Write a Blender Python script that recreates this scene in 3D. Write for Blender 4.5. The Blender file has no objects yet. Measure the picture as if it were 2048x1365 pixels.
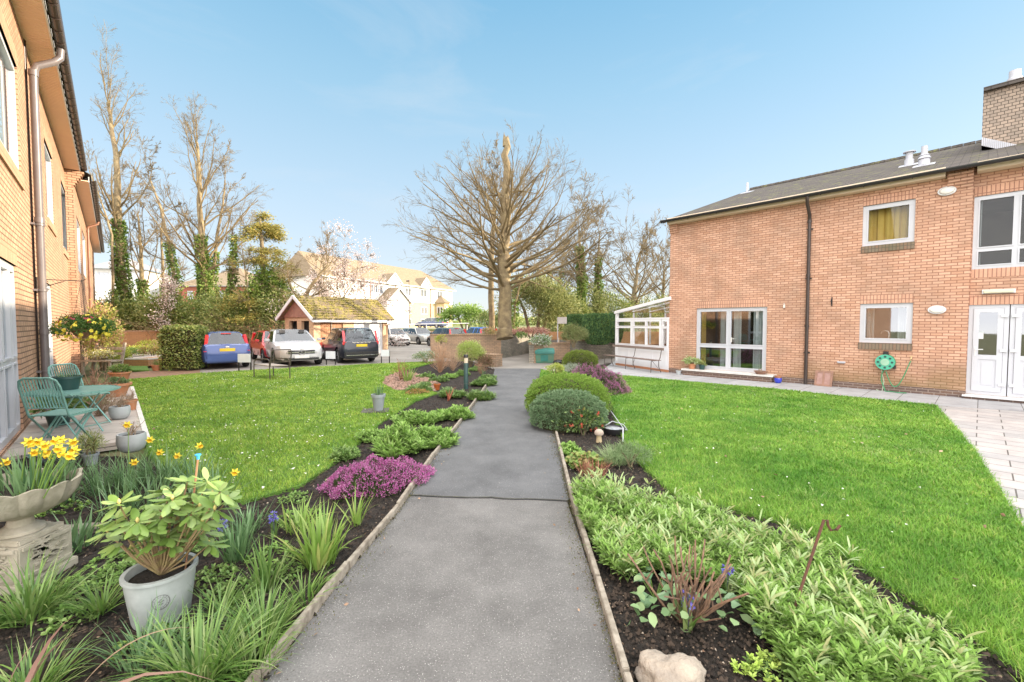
import bpy, bmesh, math, random
import numpy as np
from mathutils import Vector, Matrix
R = math.radians
random.seed(7); rng = np.random.default_rng(7)
SC = bpy.context.scene
COL = SC.collection
# ---------------- camera
CAMH = 1.7; F = 880.0; HOR = 648.0
PITCH = math.atan((682.5 - HOR) / F)
cam_d = bpy.data.cameras.new('camera'); cam = bpy.data.objects.new('camera', cam_d); COL.objects.link(cam)
cam_d.sensor_width = 36; cam_d.lens = F / 2048 * 36; cam_d.clip_start = 0.05; cam_d.clip_end = 3000
cam.location = (0, 0, CAMH); cam.rotation_euler = (R(90) - PITCH, 0, 0)
SC.camera = cam
# ---------------- world, sun, exposure
SUN_AZ = R(82)      # clockwise from +Y
SUN_EL = R(15)
W = bpy.data.worlds.new('World'); SC.world = W; W.use_nodes = True
nt = W.node_tree
for n in list(nt.nodes): nt.nodes.remove(n)
wo = nt.nodes.new('ShaderNodeOutputWorld'); bg = nt.nodes.new('ShaderNodeBackground')
sky = nt.nodes.new('ShaderNodeTexSky'); sky.sky_type = 'NISHITA'; sky.sun_disc = False
sky.sun_elevation = SUN_EL; sky.sun_rotation = SUN_AZ; sky.air_density = 1.0; sky.dust_density = 0.6; sky.ozone_density = 1.5
bg.inputs['Strength'].default_value = 0.15
EXPO = 1.32; KS = 1 / (0.15 * 2 ** EXPO)
# clear blue sky towards the horizon, with a bright cloud sheet added overhead and behind the viewer to fill the shade
tc = nt.nodes.new('ShaderNodeTexCoord'); nz = nt.nodes.new('ShaderNodeVectorMath'); nz.operation = 'NORMALIZE'; nt.links.new(tc.outputs['Generated'], nz.inputs[0])
sx = nt.nodes.new('ShaderNodeSeparateXYZ'); nt.links.new(nz.outputs[0], sx.inputs[0])
def wramp(src, stops):
    r = nt.nodes.new('ShaderNodeValToRGB'); e = r.color_ramp.elements
    while len(e) < len(stops): e.new(.5)
    for i, (p, c) in enumerate(stops): e[i].position = p; e[i].color = (c[0], c[1], c[2], 1)
    nt.links.new(src, r.inputs[0]); return r.outputs[0]
def wmix(f, a, b, mode='MIX'):
    m = nt.nodes.new('ShaderNodeMix'); m.data_type = 'RGBA'; m.blend_type = mode; m.clamp_result = False
    for s_, x in ((m.inputs[0], f), (m.inputs[6], a), (m.inputs[7], b)):
        if hasattr(x, 'links'): nt.links.new(x, s_)
        elif isinstance(x, (int, float)): s_.default_value = x
        else: s_.default_value = (x[0], x[1], x[2], 1)
    return m.outputs[2]
grad = wramp(sx.outputs[2], [(0, (.82, .86, .92)), (.12, (.72, .82, .92)), (.27, (.58, .77, .93)), (.45, (.39, .67, .88)), (.62, (.22, .54, .81))])
grad = wmix(1.0, grad, (KS, KS, KS), 'MULTIPLY')
clear = wmix(.85, sky.outputs[0], grad)
cn = nt.nodes.new('ShaderNodeTexNoise'); cn.inputs['Scale'].default_value = 2.2; cn.inputs['Detail'].default_value = 8; cn.inputs['Roughness'].default_value = .6; cn.inputs['Distortion'].default_value = .6
mp = nt.nodes.new('ShaderNodeMapping'); mp.inputs['Scale'].default_value = (1, .6, 3.2); nt.links.new(nz.outputs[0], mp.inputs[0]); nt.links.new(mp.outputs[0], cn.inputs['Vector'])
wisp = wramp(cn.outputs[0], [(.52, (0, 0, 0)), (.78, (.30, .30, .30))])
clear = wmix(wisp, clear, (.80 * KS, .86 * KS, .93 * KS))
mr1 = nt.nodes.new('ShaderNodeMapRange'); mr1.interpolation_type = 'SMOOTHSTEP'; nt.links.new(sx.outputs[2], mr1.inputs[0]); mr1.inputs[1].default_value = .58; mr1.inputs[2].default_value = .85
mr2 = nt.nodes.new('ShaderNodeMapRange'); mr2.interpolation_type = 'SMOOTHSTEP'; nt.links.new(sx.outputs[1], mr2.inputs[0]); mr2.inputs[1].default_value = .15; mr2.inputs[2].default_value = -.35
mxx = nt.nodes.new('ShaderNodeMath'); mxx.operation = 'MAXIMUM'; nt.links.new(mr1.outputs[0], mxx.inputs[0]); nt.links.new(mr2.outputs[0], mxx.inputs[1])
FILL_CLD = 1.8
fill_veil = wramp(cn.outputs[0], [(.3, (.75, .75, .78)), (.7, (1, .96, .9))])
fill_veil = wmix(1.0, fill_veil, (FILL_CLD / .15, FILL_CLD / .15, FILL_CLD / .15), 'MULTIPLY')
full = wmix(mxx.outputs[0], clear, fill_veil)
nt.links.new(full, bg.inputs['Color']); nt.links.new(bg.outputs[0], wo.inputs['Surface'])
sd = bpy.data.lights.new('sun', 'SUN'); sd.energy = 5.0; sd.angle = R(0.5); sd.color = (1.0, 0.83, 0.62)
sun = bpy.data.objects.new('sun', sd); COL.objects.link(sun)
sv = Vector((math.sin(SUN_AZ) * math.cos(SUN_EL), math.cos(SUN_AZ) * math.cos(SUN_EL), math.sin(SUN_EL)))
sun.rotation_euler = sv.to_track_quat('Z', 'Y').to_euler()
SC.view_settings.view_transform = 'Standard'; SC.view_settings.look = 'None'
SC.view_settings.exposure = EXPO; SC.view_settings.gamma = 1.0; SC.view_settings.use_curve_mapping = False
try:
    SC.cycles.max_bounces = 8; SC.cycles.transparent_max_bounces = 12; SC.cycles.use_denoising = True
except Exception: pass

# ---------------- pixel helpers (photo pixels, 2048 wide) used to survey the place
def ray(u, v):
    xc = (u - 1024) / F; yc = -(v - 682.5) / F
    c, s = math.cos(PITCH), math.sin(PITCH)
    return np.array([xc, c + yc * s, -s + yc * c])
def G(u, v, z=0.0):
    d = ray(u, v); t = (z - CAMH) / d[2]
    return np.array([d[0] * t, d[1] * t, z])
def Y(u, v, y):
    d = ray(u, v); t = y / d[1]
    return np.array([d[0] * t, y, CAMH + d[2] * t])
def zat(u, v, p):                 # height seen at row v above ground point p
    return Y(u, v, p[1])[2]
class Pl:                          # a vertical wall plane: origin, direction along, outward normal
    def __init__(s, o, d, flip=False):
        s.o = np.array([o[0], o[1], 0.]); d = np.array([d[0], d[1], 0.]); s.d = d / np.linalg.norm(d)
        s.n = np.array([s.d[1], -s.d[0], 0.]) * (-1 if flip else 1)
    def uv(s, u, v, off=0):
        r = ray(u, v); c = np.array([0, 0, CAMH])
        o = s.o + s.n * off
        t = np.dot(o - c, s.n) / np.dot(r, s.n); p = c + r * t
        return float(np.dot(p - s.o, s.d)), float(p[2])
    def pt(s, a, z, off=0.0): return s.o + s.d * a + s.n * off + np.array([0, 0, z])
    def shift(s, off):
        q = Pl(s.o + s.n * off, s.d); q.n = s.n.copy(); return q

# ---------------- materials
def newmat(name):
    m = bpy.data.materials.new(name); m.use_nodes = True
    n = m.node_tree.nodes; b = n['Principled BSDF']
    return m, m.node_tree, b
def N(t, typ, **k):
    n = t.nodes.new(typ)
    for a, v in k.items():
        if a.startswith('i_'):
            n.inputs[a[2:].replace('_', ' ')].default_value = v
        else: setattr(n, a, v)
    return n
def c4(c): return (c[0], c[1], c[2], 1)
def ramp(t, src, stops, interp='LINEAR'):
    r = t.nodes.new('ShaderNodeValToRGB'); r.color_ramp.interpolation = interp
    e = r.color_ramp.elements
    while len(e) < len(stops): e.new(0.5)
    for i, (p, c) in enumerate(stops): e[i].position = p; e[i].color = c4(c)
    t.links.new(src, r.inputs[0]); return r.outputs[0]
def mix(t, fac, a, b, mode='MIX'):
    m = t.nodes.new('ShaderNodeMix'); m.data_type = 'RGBA'; m.blend_type = mode
    for s, x in ((m.inputs[0], fac), (m.inputs[6], a), (m.inputs[7], b)):
        if hasattr(x, 'links'): t.links.new(x, s)
        elif isinstance(x, (int, float)): s.default_value = x
        else: s.default_value = c4(x)
    return m.outputs[2]
def noise(t, scale, detail=4, coord='Object', rough=.55, vec=None):
    n = t.nodes.new('ShaderNodeTexNoise'); n.inputs['Scale'].default_value = scale; n.inputs['Detail'].default_value = detail
    n.inputs['Roughness'].default_value = rough
    if vec is None:
        g = t.nodes.new('ShaderNodeNewGeometry') if coord == 'World' else t.nodes.new('ShaderNodeTexCoord')
        vec = g.outputs['Position'] if coord == 'World' else g.outputs[coord]
    t.links.new(vec, n.inputs['Vector']); return n.outputs[0]
def bump(t, b, h, strength=.3, dist=.01):
    n = t.nodes.new('ShaderNodeBump'); n.inputs['Strength'].default_value = strength; n.inputs['Distance'].default_value = dist
    t.links.new(h, n.inputs['Height']); t.links.new(n.outputs[0], b.inputs['Normal'])
def M(name, c1, c2=None, scale=6, rough=.6, metal=0, bs=0, bst=.3, bd=.01, spec=.5, lo=.35, hi=.65, coat=0):
    m, t, b = newmat(name)
    b.inputs['Roughness'].default_value = rough; b.inputs['Metallic'].default_value = metal
    b.inputs['Specular IOR Level'].default_value = spec; b.inputs['Coat Weight'].default_value = coat
    if c2 is None: c2 = tuple(x * .86 for x in c1)
    f = noise(t, scale, 5, 'World')
    t.links.new(ramp(t, f, [(lo, c1), (hi, c2)]), b.inputs['Base Color'])
    if bs: bump(t, b, noise(t, bs, 5, 'World'), bst, bd)
    return m
def leafmat(name, cols, rough=.55, trans=.25, spec=.3):
    m, t, b = newmat(name)
    g = t.nodes.new('ShaderNodeNewGeometry')
    k = len(cols); st = [(i / max(1, k - 1), c) for i, c in enumerate(cols)]
    c = ramp(t, g.outputs['Random Per Island'], st)
    t.links.new(c, b.inputs['Base Color']); b.inputs['Roughness'].default_value = rough; b.inputs['Specular IOR Level'].default_value = spec
    tr = t.nodes.new('ShaderNodeBsdfTranslucent'); t.links.new(c, tr.inputs[0])
    mx = t.nodes.new('ShaderNodeMixShader'); mx.inputs[0].default_value = trans
    t.links.new(b.outputs[0], mx.inputs[1]); t.links.new(tr.outputs[0], mx.inputs[2])
    t.links.new(mx.outputs[0], t.nodes['Material Output'].inputs[0]); return m
def brickmat(name, c1, c2, mortar, bw=.2, bh=.067, ms=.009, dirt=(.12, .09, .06), dirtamt=.25, swap=False, rough=.85, bst=.5, low=None):
    m, t, b = newmat(name); uv = t.nodes.new('ShaderNodeUVMap')
    vec = uv.outputs[0]
    if swap:
        sp = t.nodes.new('ShaderNodeSeparateXYZ'); cb = t.nodes.new('ShaderNodeCombineXYZ'); t.links.new(vec, sp.inputs[0])
        t.links.new(sp.outputs[1], cb.inputs[0]); t.links.new(sp.outputs[0], cb.inputs[1]); vec = cb.outputs[0]
    # uneven edges
    br = t.nodes.new('ShaderNodeTexBrick'); t.links.new(vec, br.inputs['Vector'])
    if swap: br.offset = 0.0
    br.inputs['Color1'].default_value = c4(c1); br.inputs['Color2'].default_value = c4(c2); br.inputs['Mortar'].default_value = c4(mortar)
    br.inputs['Scale'].default_value = 1; br.inputs['Mortar Size'].default_value = ms; br.inputs['Mortar Smooth'].default_value = .2
    br.inputs['Brick Width'].default_value = bw; br.inputs['Row Height'].default_value = bh; br.inputs['Bias'].default_value = 0
    f = noise(t, 1.3, 6, 'World', .65)
    c = mix(t, ramp(t, f, [(.45, (0, 0, 0)), (.75, (dirtamt,) * 3)]), br.outputs['Color'], dirt)
    f2 = noise(t, 35, 3, 'World')
    c = mix(t, ramp(t, f2, [(.3, (.0,) * 3), (.8, (.35,) * 3)]), c, tuple(x * .55 for x in c1))
    if low:      # weathered green-brown band low on the wall (rain splash staining)
        g = t.nodes.new('ShaderNodeNewGeometry'); sp = t.nodes.new('ShaderNodeSeparateXYZ'); t.links.new(g.outputs['Position'], sp.inputs[0])
        mr = t.nodes.new('ShaderNodeMapRange'); t.links.new(sp.outputs[2], mr.inputs[0]); mr.inputs[1].default_value = low; mr.inputs[2].default_value = 0.1
        ml = t.nodes.new('ShaderNodeMath'); ml.operation = 'MULTIPLY'; t.links.new(mr.outputs[0], ml.inputs[0])
        t.links.new(ramp(t, noise(t, 1.1, 5, 'World'), [(.35, (.1,) * 3), (.65, (.75,) * 3)]), ml.inputs[1])
        c = mix(t, ml.outputs[0], c, (.16, .12, .05))
    t.links.new(c, b.inputs['Base Color']); b.inputs['Roughness'].default_value = rough; b.inputs['Specular IOR Level'].default_value = .2
    iv = t.nodes.new('ShaderNodeMath'); iv.operation = 'SUBTRACT'; iv.inputs[0].default_value = 1; t.links.new(br.outputs['Fac'], iv.inputs[1])
    ad = t.nodes.new('ShaderNodeMath'); ad.operation = 'ADD'; t.links.new(iv.outputs[0], ad.inputs[0])
    mm = t.nodes.new('ShaderNodeMath'); mm.operation = 'MULTIPLY'; mm.inputs[1].default_value = .35; t.links.new(f2, mm.inputs[0]); t.links.new(mm.outputs[0], ad.inputs[1])
    bump(t, b, ad.outputs[0], bst, .008); return m
def tilemat(name, c1, c2, moss, mossamt=(.5, .62), bw=.25, bh=.16):
    m, t, b = newmat(name); uv = t.nodes.new('ShaderNodeUVMap')
    br = t.nodes.new('ShaderNodeTexBrick'); t.links.new(uv.outputs[0], br.inputs['Vector'])
    br.inputs['Color1'].default_value = c4(c1); br.inputs['Color2'].default_value = c4(c2); br.inputs['Mortar'].default_value = c4(tuple(x * .35 for x in c1))
    br.inputs['Scale'].default_value = 1; br.inputs['Mortar Size'].default_value = .008; br.inputs['Brick Width'].default_value = bw; br.inputs['Row Height'].default_value = bh
    f = noise(t, 3.2, 7, 'World', .7)
    c = mix(t, ramp(t, f, [(mossamt[0], (0, 0, 0)), (mossamt[1], (1, 1, 1))]), br.outputs['Color'], moss)
    t.links.new(c, b.inputs['Base Color']); b.inputs['Roughness'].default_value = .9; b.inputs['Specular IOR Level'].default_value = .2
    # overlapping courses: saw-tooth height
    sp = t.nodes.new('ShaderNodeSeparateXYZ'); t.links.new(uv.outputs[0], sp.inputs[0])
    dv = t.nodes.new('ShaderNodeMath'); dv.operation = 'DIVIDE'; t.links.new(sp.outputs[1], dv.inputs[0]); dv.inputs[1].default_value = bh
    fr = t.nodes.new('ShaderNodeMath'); fr.operation = 'FRACT'; t.links.new(dv.outputs[0], fr.inputs[0])
    sb = t.nodes.new('ShaderNodeMath'); sb.operation = 'SUBTRACT'; t.links.new(f, sb.inputs[0]); t.links.new(fr.outputs[0], sb.inputs[1])
    bump(t, b, sb.outputs[0], .8, .025); return m
def glassmat(name, tint=(.75, .8, .8), refl=.22, rough=.02):
    m, t, b = newmat(name)
    gl = t.nodes.new('ShaderNodeBsdfGlossy'); gl.inputs['Roughness'].default_value = rough; gl.inputs[0].default_value = (.95, .97, 1, 1)
    tr = t.nodes.new('ShaderNodeBsdfTransparent'); tr.inputs[0].default_value = c4(tint)
    fr = t.nodes.new('ShaderNodeFresnel'); gg = t.nodes.new('ShaderNodeNewGeometry'); io = t.nodes.new('ShaderNodeMath'); io.operation = 'MULTIPLY_ADD'; t.links.new(gg.outputs['Backfacing'], io.inputs[0]); io.inputs[1].default_value = 1 / 1.5 - 1.5; io.inputs[2].default_value = 1.5; t.links.new(io.outputs[0], fr.inputs[0])
    ad = t.nodes.new('ShaderNodeMath'); ad.operation = 'ADD'; ad.use_clamp = True; t.links.new(fr.outputs[0], ad.inputs[0]); ad.inputs[1].default_value = refl
    mx = t.nodes.new('ShaderNodeMixShader'); t.links.new(ad.outputs[0], mx.inputs[0]); t.links.new(tr.outputs[0], mx.inputs[1]); t.links.new(gl.outputs[0], mx.inputs[2])
    t.links.new(mx.outputs[0], t.nodes['Material Output'].inputs[0]); return m

# ---------------- objects
ORG = {}
def tag(o, label=None, cat=None, group=None, kind=None):
    if label: o['label'] = label
    if cat: o['category'] = cat
    if group: o['group'] = group
    if kind: o['kind'] = kind
    return o
def thing(name, label, cat, loc=(0, 0, 0), group=None):
    o = bpy.data.objects.new(name, None); o.empty_display_size = .2; COL.objects.link(o)
    o.location = (float(loc[0]), float(loc[1]), float(loc[2]) if len(loc) > 2 else 0.0)
    ORG[o.name] = np.array(o.location); return tag(o, label, cat, group)
def link(name, me, mat, parent=None, origin=None, smooth=False, uv=False):
    o = bpy.data.objects.new(name, me); COL.objects.link(o)
    if mat: me.materials.append(mat)
    org = ORG[parent.name] if parent is not None else (np.zeros(3) if origin is None else np.array(origin, float))
    nv = len(me.vertices)
    co = np.empty(nv * 3, np.float32); me.vertices.foreach_get('co', co)
    if uv: autouv(me)
    co = (co.reshape(-1, 3) - org).astype(np.float32); me.vertices.foreach_set('co', co.ravel())
    if parent is not None: o.parent = parent
    else: o.location = org
    ORG[o.name] = org
    if smooth: me.polygons.foreach_set('use_smooth', np.ones(len(me.polygons), bool))
    me.update(); return o
def autouv(me):
    nl = len(me.loops); co = np.empty(len(me.vertices) * 3); me.vertices.foreach_get('co', co); co = co.reshape(-1, 3)
    vi = np.empty(nl, int); me.loops.foreach_get('vertex_index', vi)
    me.update(); npz = len(me.polygons); nn = np.empty(npz * 3); me.polygons.foreach_get('normal', nn); nn = nn.reshape(-1, 3)
    ls = np.empty(npz, int); me.polygons.foreach_get('loop_total', ls); pn = np.repeat(nn, ls, 0)
    t = np.stack([-pn[:, 1], pn[:, 0], np.zeros(nl)], 1); l = np.linalg.norm(t, axis=1)
    fl = l < .05; t[fl] = (1, 0, 0); l[fl] = 1; t /= l[:, None]
    b = np.cross(pn, t); P = co[vi]
    uv = np.stack([(P * t).sum(1), (P * b).sum(1)], 1)
    lay = me.uv_layers.new(name='UVMap'); lay.data.foreach_set('uv', uv.astype(np.float32).ravel())
def fastmesh(name, V, Fc, mat, parent=None, origin=None, smooth=False, uv=False):
    """V (n,3), Fc (m,k) constant-size faces"""
    V = np.asarray(V, np.float32).reshape(-1, 3); Fc = np.asarray(Fc, np.int32); m, k = Fc.shape
    me = bpy.data.meshes.new(name); me.vertices.add(len(V)); me.vertices.foreach_set('co', V.ravel())
    me.loops.add(m * k); me.loops.foreach_set('vertex_index', Fc.ravel())
    me.polygons.add(m); me.polygons.foreach_set('loop_start', np.arange(0, m * k, k, dtype=np.int32))
    me.update(calc_edges=True)
    return link(name, me, mat, parent, origin, smooth, uv)
class MB:
    def __init__(s): s.v = []; s.f = []
    def add(s, V, Fs):
        k = len(s.v); s.v += [tuple(map(float, p)) for p in V]; s.f += [tuple(i + k for i in f) for f in Fs]; return s
    def quad(s, a, b, c, d): return s.add([a, b, c, d], [(0, 1, 2, 3)])
    def poly(s, pts): return s.add(pts, [tuple(range(len(pts)))])
    def obox(s, o, ax, ay, az):       # o corner, three edge vectors
        o, ax, ay, az = map(np.array, (o, ax, ay, az))
        V = [o, o + ax, o + ax + ay, o + ay, o + az, o + ax + az, o + ax + ay + az, o + ay + az]
        if np.dot(np.cross(ax, ay), az) > 0: Fs = [(3, 2, 1, 0), (4, 5, 6, 7), (0, 1, 5, 4), (1, 2, 6, 5), (2, 3, 7, 6), (3, 0, 4, 7)]
        else: Fs = [(0, 1, 2, 3), (7, 6, 5, 4), (4, 5, 1, 0), (5, 6, 2, 1), (6, 7, 3, 2), (7, 4, 0, 3)]
        return s.add(V, Fs)
    def box(s, c, size, rz=0):
        cx, sx = math.cos(rz), math.sin(rz); x = np.array([cx, sx, 0]) * size[0]; y = np.array([-sx, cx, 0]) * size[1]; z = np.array([0, 0, size[2]])
        return s.obox(np.array(c) - x / 2 - y / 2 - z / 2, x, y, z)
    def pbox(s, pl, a0, a1, z0, z1, o0, o1):
        return s.obox(pl.pt(a0, z0, o0), pl.d * (a1 - a0), pl.n * (o1 - o0), (0, 0, z1 - z0))
    def bar(s, a, b, w, h=None):
        h = w if h is None else h; a = np.array(a, float); b = np.array(b, float); d = b - a; L = np.linalg.norm(d); d /= L
        up = np.array([0, 0, 1.]) if abs(d[2]) < .95 else np.array([0, 1., 0]); x = np.cross(d, up); x /= np.linalg.norm(x); y = np.cross(x, d)
        return s.obox(a - x * w / 2 - y * h / 2, x * w, y * h, d * L)
    def tube(s, pts, r, k=8, caps=True):
        P = np.array(pts, float); n = len(P); rr = np.full(n, r) if np.isscalar(r) else np.array(r, float)
        V, Fc = tubes_np(P[None], rr[None], k); s.add(V, [tuple(f) for f in Fc])
        if caps: s.f += [tuple(range(len(s.v) - n * k, len(s.v) - n * k + k))[::-1], tuple(range(len(s.v) - k, len(s.v)))]
        return s
    def lathe(s, c, prof, k=24, sc=(1, 1), caps=(True, True)):
        n = len(prof); V = []
        for r, z in prof:
            for j in range(k):
                a = 2 * math.pi * j / k; V.append((c[0] + r * math.cos(a) * sc[0], c[1] + r * math.sin(a) * sc[1], c[2] + z))
        Fs = [(i * k + j, i * k + (j + 1) % k, (i + 1) * k + (j + 1) % k, (i + 1) * k + j) for i in range(n - 1) for j in range(k)]
        if caps[0] and prof[0][0] > 1e-4: Fs.append(tuple(range(k))[::-1])
        if caps[1] and prof[-1][0] > 1e-4: Fs.append(tuple(range((n - 1) * k, n * k)))
        return s.add(V, Fs)
    def wall(s, pl, a0, a1, z0, z1, ops=(), off=0.0, depth=.12, topz=None):
        A = sorted({a0, a1} | {x for o in ops for x in o[:2] if a0 < x < a1}); Z = sorted({z0, z1} | {x for o in ops for x in o[2:4] if z0 < x < z1})
        for i in range(len(A) - 1):
            for j in range(len(Z) - 1):
                ca, cz = (A[i] + A[i + 1]) / 2, (Z[j] + Z[j + 1]) / 2
                if any(o[0] < ca < o[1] and o[2] < cz < o[3] for o in ops): continue
                s.face(pl, [(A[i], Z[j]), (A[i + 1], Z[j]), (A[i + 1], Z[j + 1]), (A[i], Z[j + 1])], off)
        for o in ops:
            p = [(o[0], o[2]), (o[1], o[2]), (o[1], o[3]), (o[0], o[3])]
            for i in range(4):
                q, r = p[i], p[(i + 1) % 4]
                s.quad(pl.pt(*q, off), pl.pt(*r, off), pl.pt(*r, off - depth), pl.pt(*q, off - depth))
        return s
    def face(s, pl, pts, off=0.0):
        P = [pl.pt(a, z, off) for a, z in pts]
        n = np.cross(P[1] - P[0], P[2] - P[0])
        if np.dot(n, pl.n) < 0: P = P[::-1]
        return s.poly(P)
    def build(s, name, mat, parent=None, origin=None, smooth=False, uv=False, bevel=0, fixn=False):
        me = bpy.data.meshes.new(name); me.from_pydata(s.v, [], s.f)
        if fixn or bevel:
            b = bmesh.new(); b.from_mesh(me)
            if fixn: bmesh.ops.recalc_face_normals(b, faces=b.faces)
            if bevel:
                bmesh.ops.remove_doubles(b, verts=b.verts, dist=1e-5)
                bmesh.ops.bevel(b, geom=[e for e in b.edges if e.is_manifold and e.calc_face_angle(0) > .5], offset=bevel, segments=2, affect='EDGES', clamp_overlap=True)
            b.to_mesh(me); b.free()
        o = link(name, me, mat, parent, origin, smooth, uv)
        if smooth:
            try:
                me.set_sharp_from_angle(angle=R(40))
            except Exception: pass
        return o
def tubes_np(P, Rr, k=4):
    """P (n,m,3) polylines, Rr (n,m) radii"""
    P = np.asarray(P, float); n, m, _ = P.shape
    T = np.gradient(P, axis=1); T /= np.linalg.norm(T, axis=2, keepdims=True) + 1e-9
    ref = np.where(np.abs(T[:, :1, 2:3]) > .8, np.array([1., 0, 0]), np.array([0, 0, 1.])); ref = np.repeat(ref, m, 1)
    X = np.cross(T, ref); X /= np.linalg.norm(X, axis=2, keepdims=True) + 1e-9; Yv = np.cross(T, X)
    a = np.arange(k) * 2 * math.pi / k
    V = P[:, :, None, :] + Rr[:, :, None, None] * (X[:, :, None, :] * np.cos(a)[None, None, :, None] + Yv[:, :, None, :] * np.sin(a)[None, None, :, None])
    idx = np.arange(n * m * k).reshape(n, m, k); j2 = (np.arange(k) + 1) % k
    Fc = np.stack([idx[:, :-1, :], idx[:, 1:, :], idx[:, 1:, :][:, :, j2], idx[:, :-1, :][:, :, j2]], -1).reshape(-1, 4)
    return V.reshape(-1, 3), Fc
def copy_tree(o, parent=None):
    c = o.copy(); COL.objects.link(c)
    if parent is not None: c.parent = parent
    for ch in list(o.children): copy_tree(ch, c)
    ORG[c.name] = ORG.get(o.name, np.zeros(3)); return c
# ---------------- foliage
def unit(v): return v / (np.linalg.norm(v, axis=-1, keepdims=True) + 1e-9)
def rnd(n): return unit(rng.normal(size=(n, 3)))
def leaves_np(P, D, L, Wd, fold=.25, droop=.0):
    """6-vert folded leaves: P base points, D axis direction"""
    n = len(P); L = np.broadcast_to(L, n)[:, None]; Wd = np.broadcast_to(Wd, n)[:, None]
    D = unit(D); S = unit(np.cross(D, rnd(n))); U = np.cross(S, D)
    mid = P + D * L * .5 + U * L * .04; tip = P + D * L - np.array([0, 0, 1]) * droop * L
    a = mid + S * Wd * .5 + U * Wd * fold; b = mid - S * Wd * .5 + U * Wd * fold
    V = np.stack([P, a, tip, b], 1).reshape(-1, 3)
    i = np.arange(n)[:, None] * 4
    Fc = np.concatenate([i + np.array([[0, 1, 2]]), i + np.array([[0, 2, 3]])])
    return V, Fc
def blades_np(Rt, az, L, Wd, lean0, curl, segs=5, taper=.5):
    """arching strap leaves; returns quads"""
    n = len(Rt); L = np.broadcast_to(L, n); Wd = np.broadcast_to(Wd, n)
    t = np.linspace(0, 1, segs + 1); ang = lean0[:, None] + curl[:, None] * t[None] ** 1.5
    st = L[:, None] / segs; dx = np.sin(ang) * st; dz = np.cos(ang) * st
    h = np.concatenate([np.zeros((n, 1)), np.cumsum(dx[:, :-1], 1)], 1); z = np.concatenate([np.zeros((n, 1)), np.cumsum(dz[:, :-1], 1)], 1)
    ca, sa = np.cos(az)[:, None], np.sin(az)[:, None]
    C = np.stack([Rt[:, :1] + h * ca, Rt[:, 1:2] + h * sa, Rt[:, 2:3] + z], -1)
    w = Wd[:, None] * (1 - (t[None] ** 2.2) * .97) * (taper + (1 - taper) * np.sin(math.pi * np.minimum(t[None] * .9 + .12, 1)))
    tw = rng.normal(0, .35, n)[:, None]
    S = np.stack([-sa * np.cos(tw) + 0 * h, ca * np.cos(tw) + 0 * h, np.sin(tw) + 0 * h], -1)
    V = np.stack([C - S * w[..., None] / 2, C + S * w[..., None] / 2], 2)
    idx = np.arange(n * (segs + 1) * 2).reshape(n, segs + 1, 2)
    Fc = np.stack([idx[:, :-1, 0], idx[:, :-1, 1], idx[:, 1:, 1], idx[:, 1:, 0]], -1).reshape(-1, 4)
    return V.reshape(-1, 3), Fc
def ball_points(n, c, r, shell=.75, clumps=0, cs=.25):
    c = np.array(c); r = np.array(r) * np.ones(3)
    if clumps:
        k = unit(rng.normal(size=(clumps, 3))); k[:, 2] = np.abs(k[:, 2]) * 1.0 - .15; k = unit(k) * rng.uniform(.7, .95, (clumps, 1))
        j = rng.integers(0, clumps, n); d = k[j] + rng.normal(0, cs, (n, 3)); nrm = unit(d * .6 + (d - k[j]) * 2.0)
        return c + d * r, nrm
    d = rnd(n); rad = rng.uniform(shell, 1.02, (n, 1)); return c + d * rad * r, d
def pip(x, y, poly):
    poly = np.asarray(poly)[:, :2]; ins = np.zeros(np.shape(x), bool); j = len(poly) - 1
    for i in range(len(poly)):
        xi, yi = poly[i]; xj, yj = poly[j]
        c = ((yi > y) != (yj > y)) & (x < (xj - xi) * (y - yi) / (yj - yi + 1e-12) + xi); ins ^= c; j = i
    return ins
def scatter_poly(poly, n, near=True, p=1.0):
    """random points in polygon, density falling with distance from the camera"""
    poly = np.asarray(poly)[:, :2]; lo = poly.min(0); hi = poly.max(0); out = []; got = 0
    while got < n:
        q = rng.uniform(lo, hi, (n * 4, 2)); q = q[pip(q[:, 0], q[:, 1], poly)]
        if near:
            d = np.hypot(q[:, 0], q[:, 1]); q = q[rng.uniform(size=len(q)) < np.minimum(1, (2.2 / d) ** p)]
        out.append(q); got += len(q)
    return np.concatenate(out)[:n]
# ================= MATERIALS =================
MT = {}
MT['asphalt_far'] = M('path asphalt fine', (.135, .14, .145), (.19, .195, .20), 5, .85, bs=180, bst=.5, bd=.004)
def speckle(name, a, b_, sp, thr=.62):
    m, t, b = newmat(name)
    f = noise(t, 1.7, 8, 'World', .68); base = ramp(t, f, [(.3, a), (.7, b_)])
    g = noise(t, 90, 3, 'World', .7); base = mix(t, 1.0, base, ramp(t, g, [(.3, (.55,) * 3), (.7, (1.0,) * 3)]), 'MULTIPLY')
    v = t.nodes.new('ShaderNodeTexVoronoi'); v.inputs['Scale'].default_value = 120; gg = t.nodes.new('ShaderNodeNewGeometry'); t.links.new(gg.outputs['Position'], v.inputs['Vector'])
    sx = t.nodes.new('ShaderNodeSeparateXYZ'); t.links.new(v.outputs['Color'], sx.inputs[0])
    k = ramp(t, sx.outputs[0], [(thr, (0, 0, 0)), (thr + .02, (1, 1, 1))], 'LINEAR'); d = ramp(t, v.outputs['Distance'], [(.2, (1, 1, 1)), (.34, (0, 0, 0))])
    mk = mix(t, 1.0, k, d, 'MULTIPLY')
    t.links.new(mix(t, mk, base, sp), b.inputs['Base Color']); b.inputs['Roughness'].default_value = .8
    bump(t, b, g, .7, .006); return m
MT['asphalt'] = speckle('path asphalt with pale chippings', (.12, .116, .11), (.235, .228, .217), (.40, .39, .365), .80)
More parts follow.
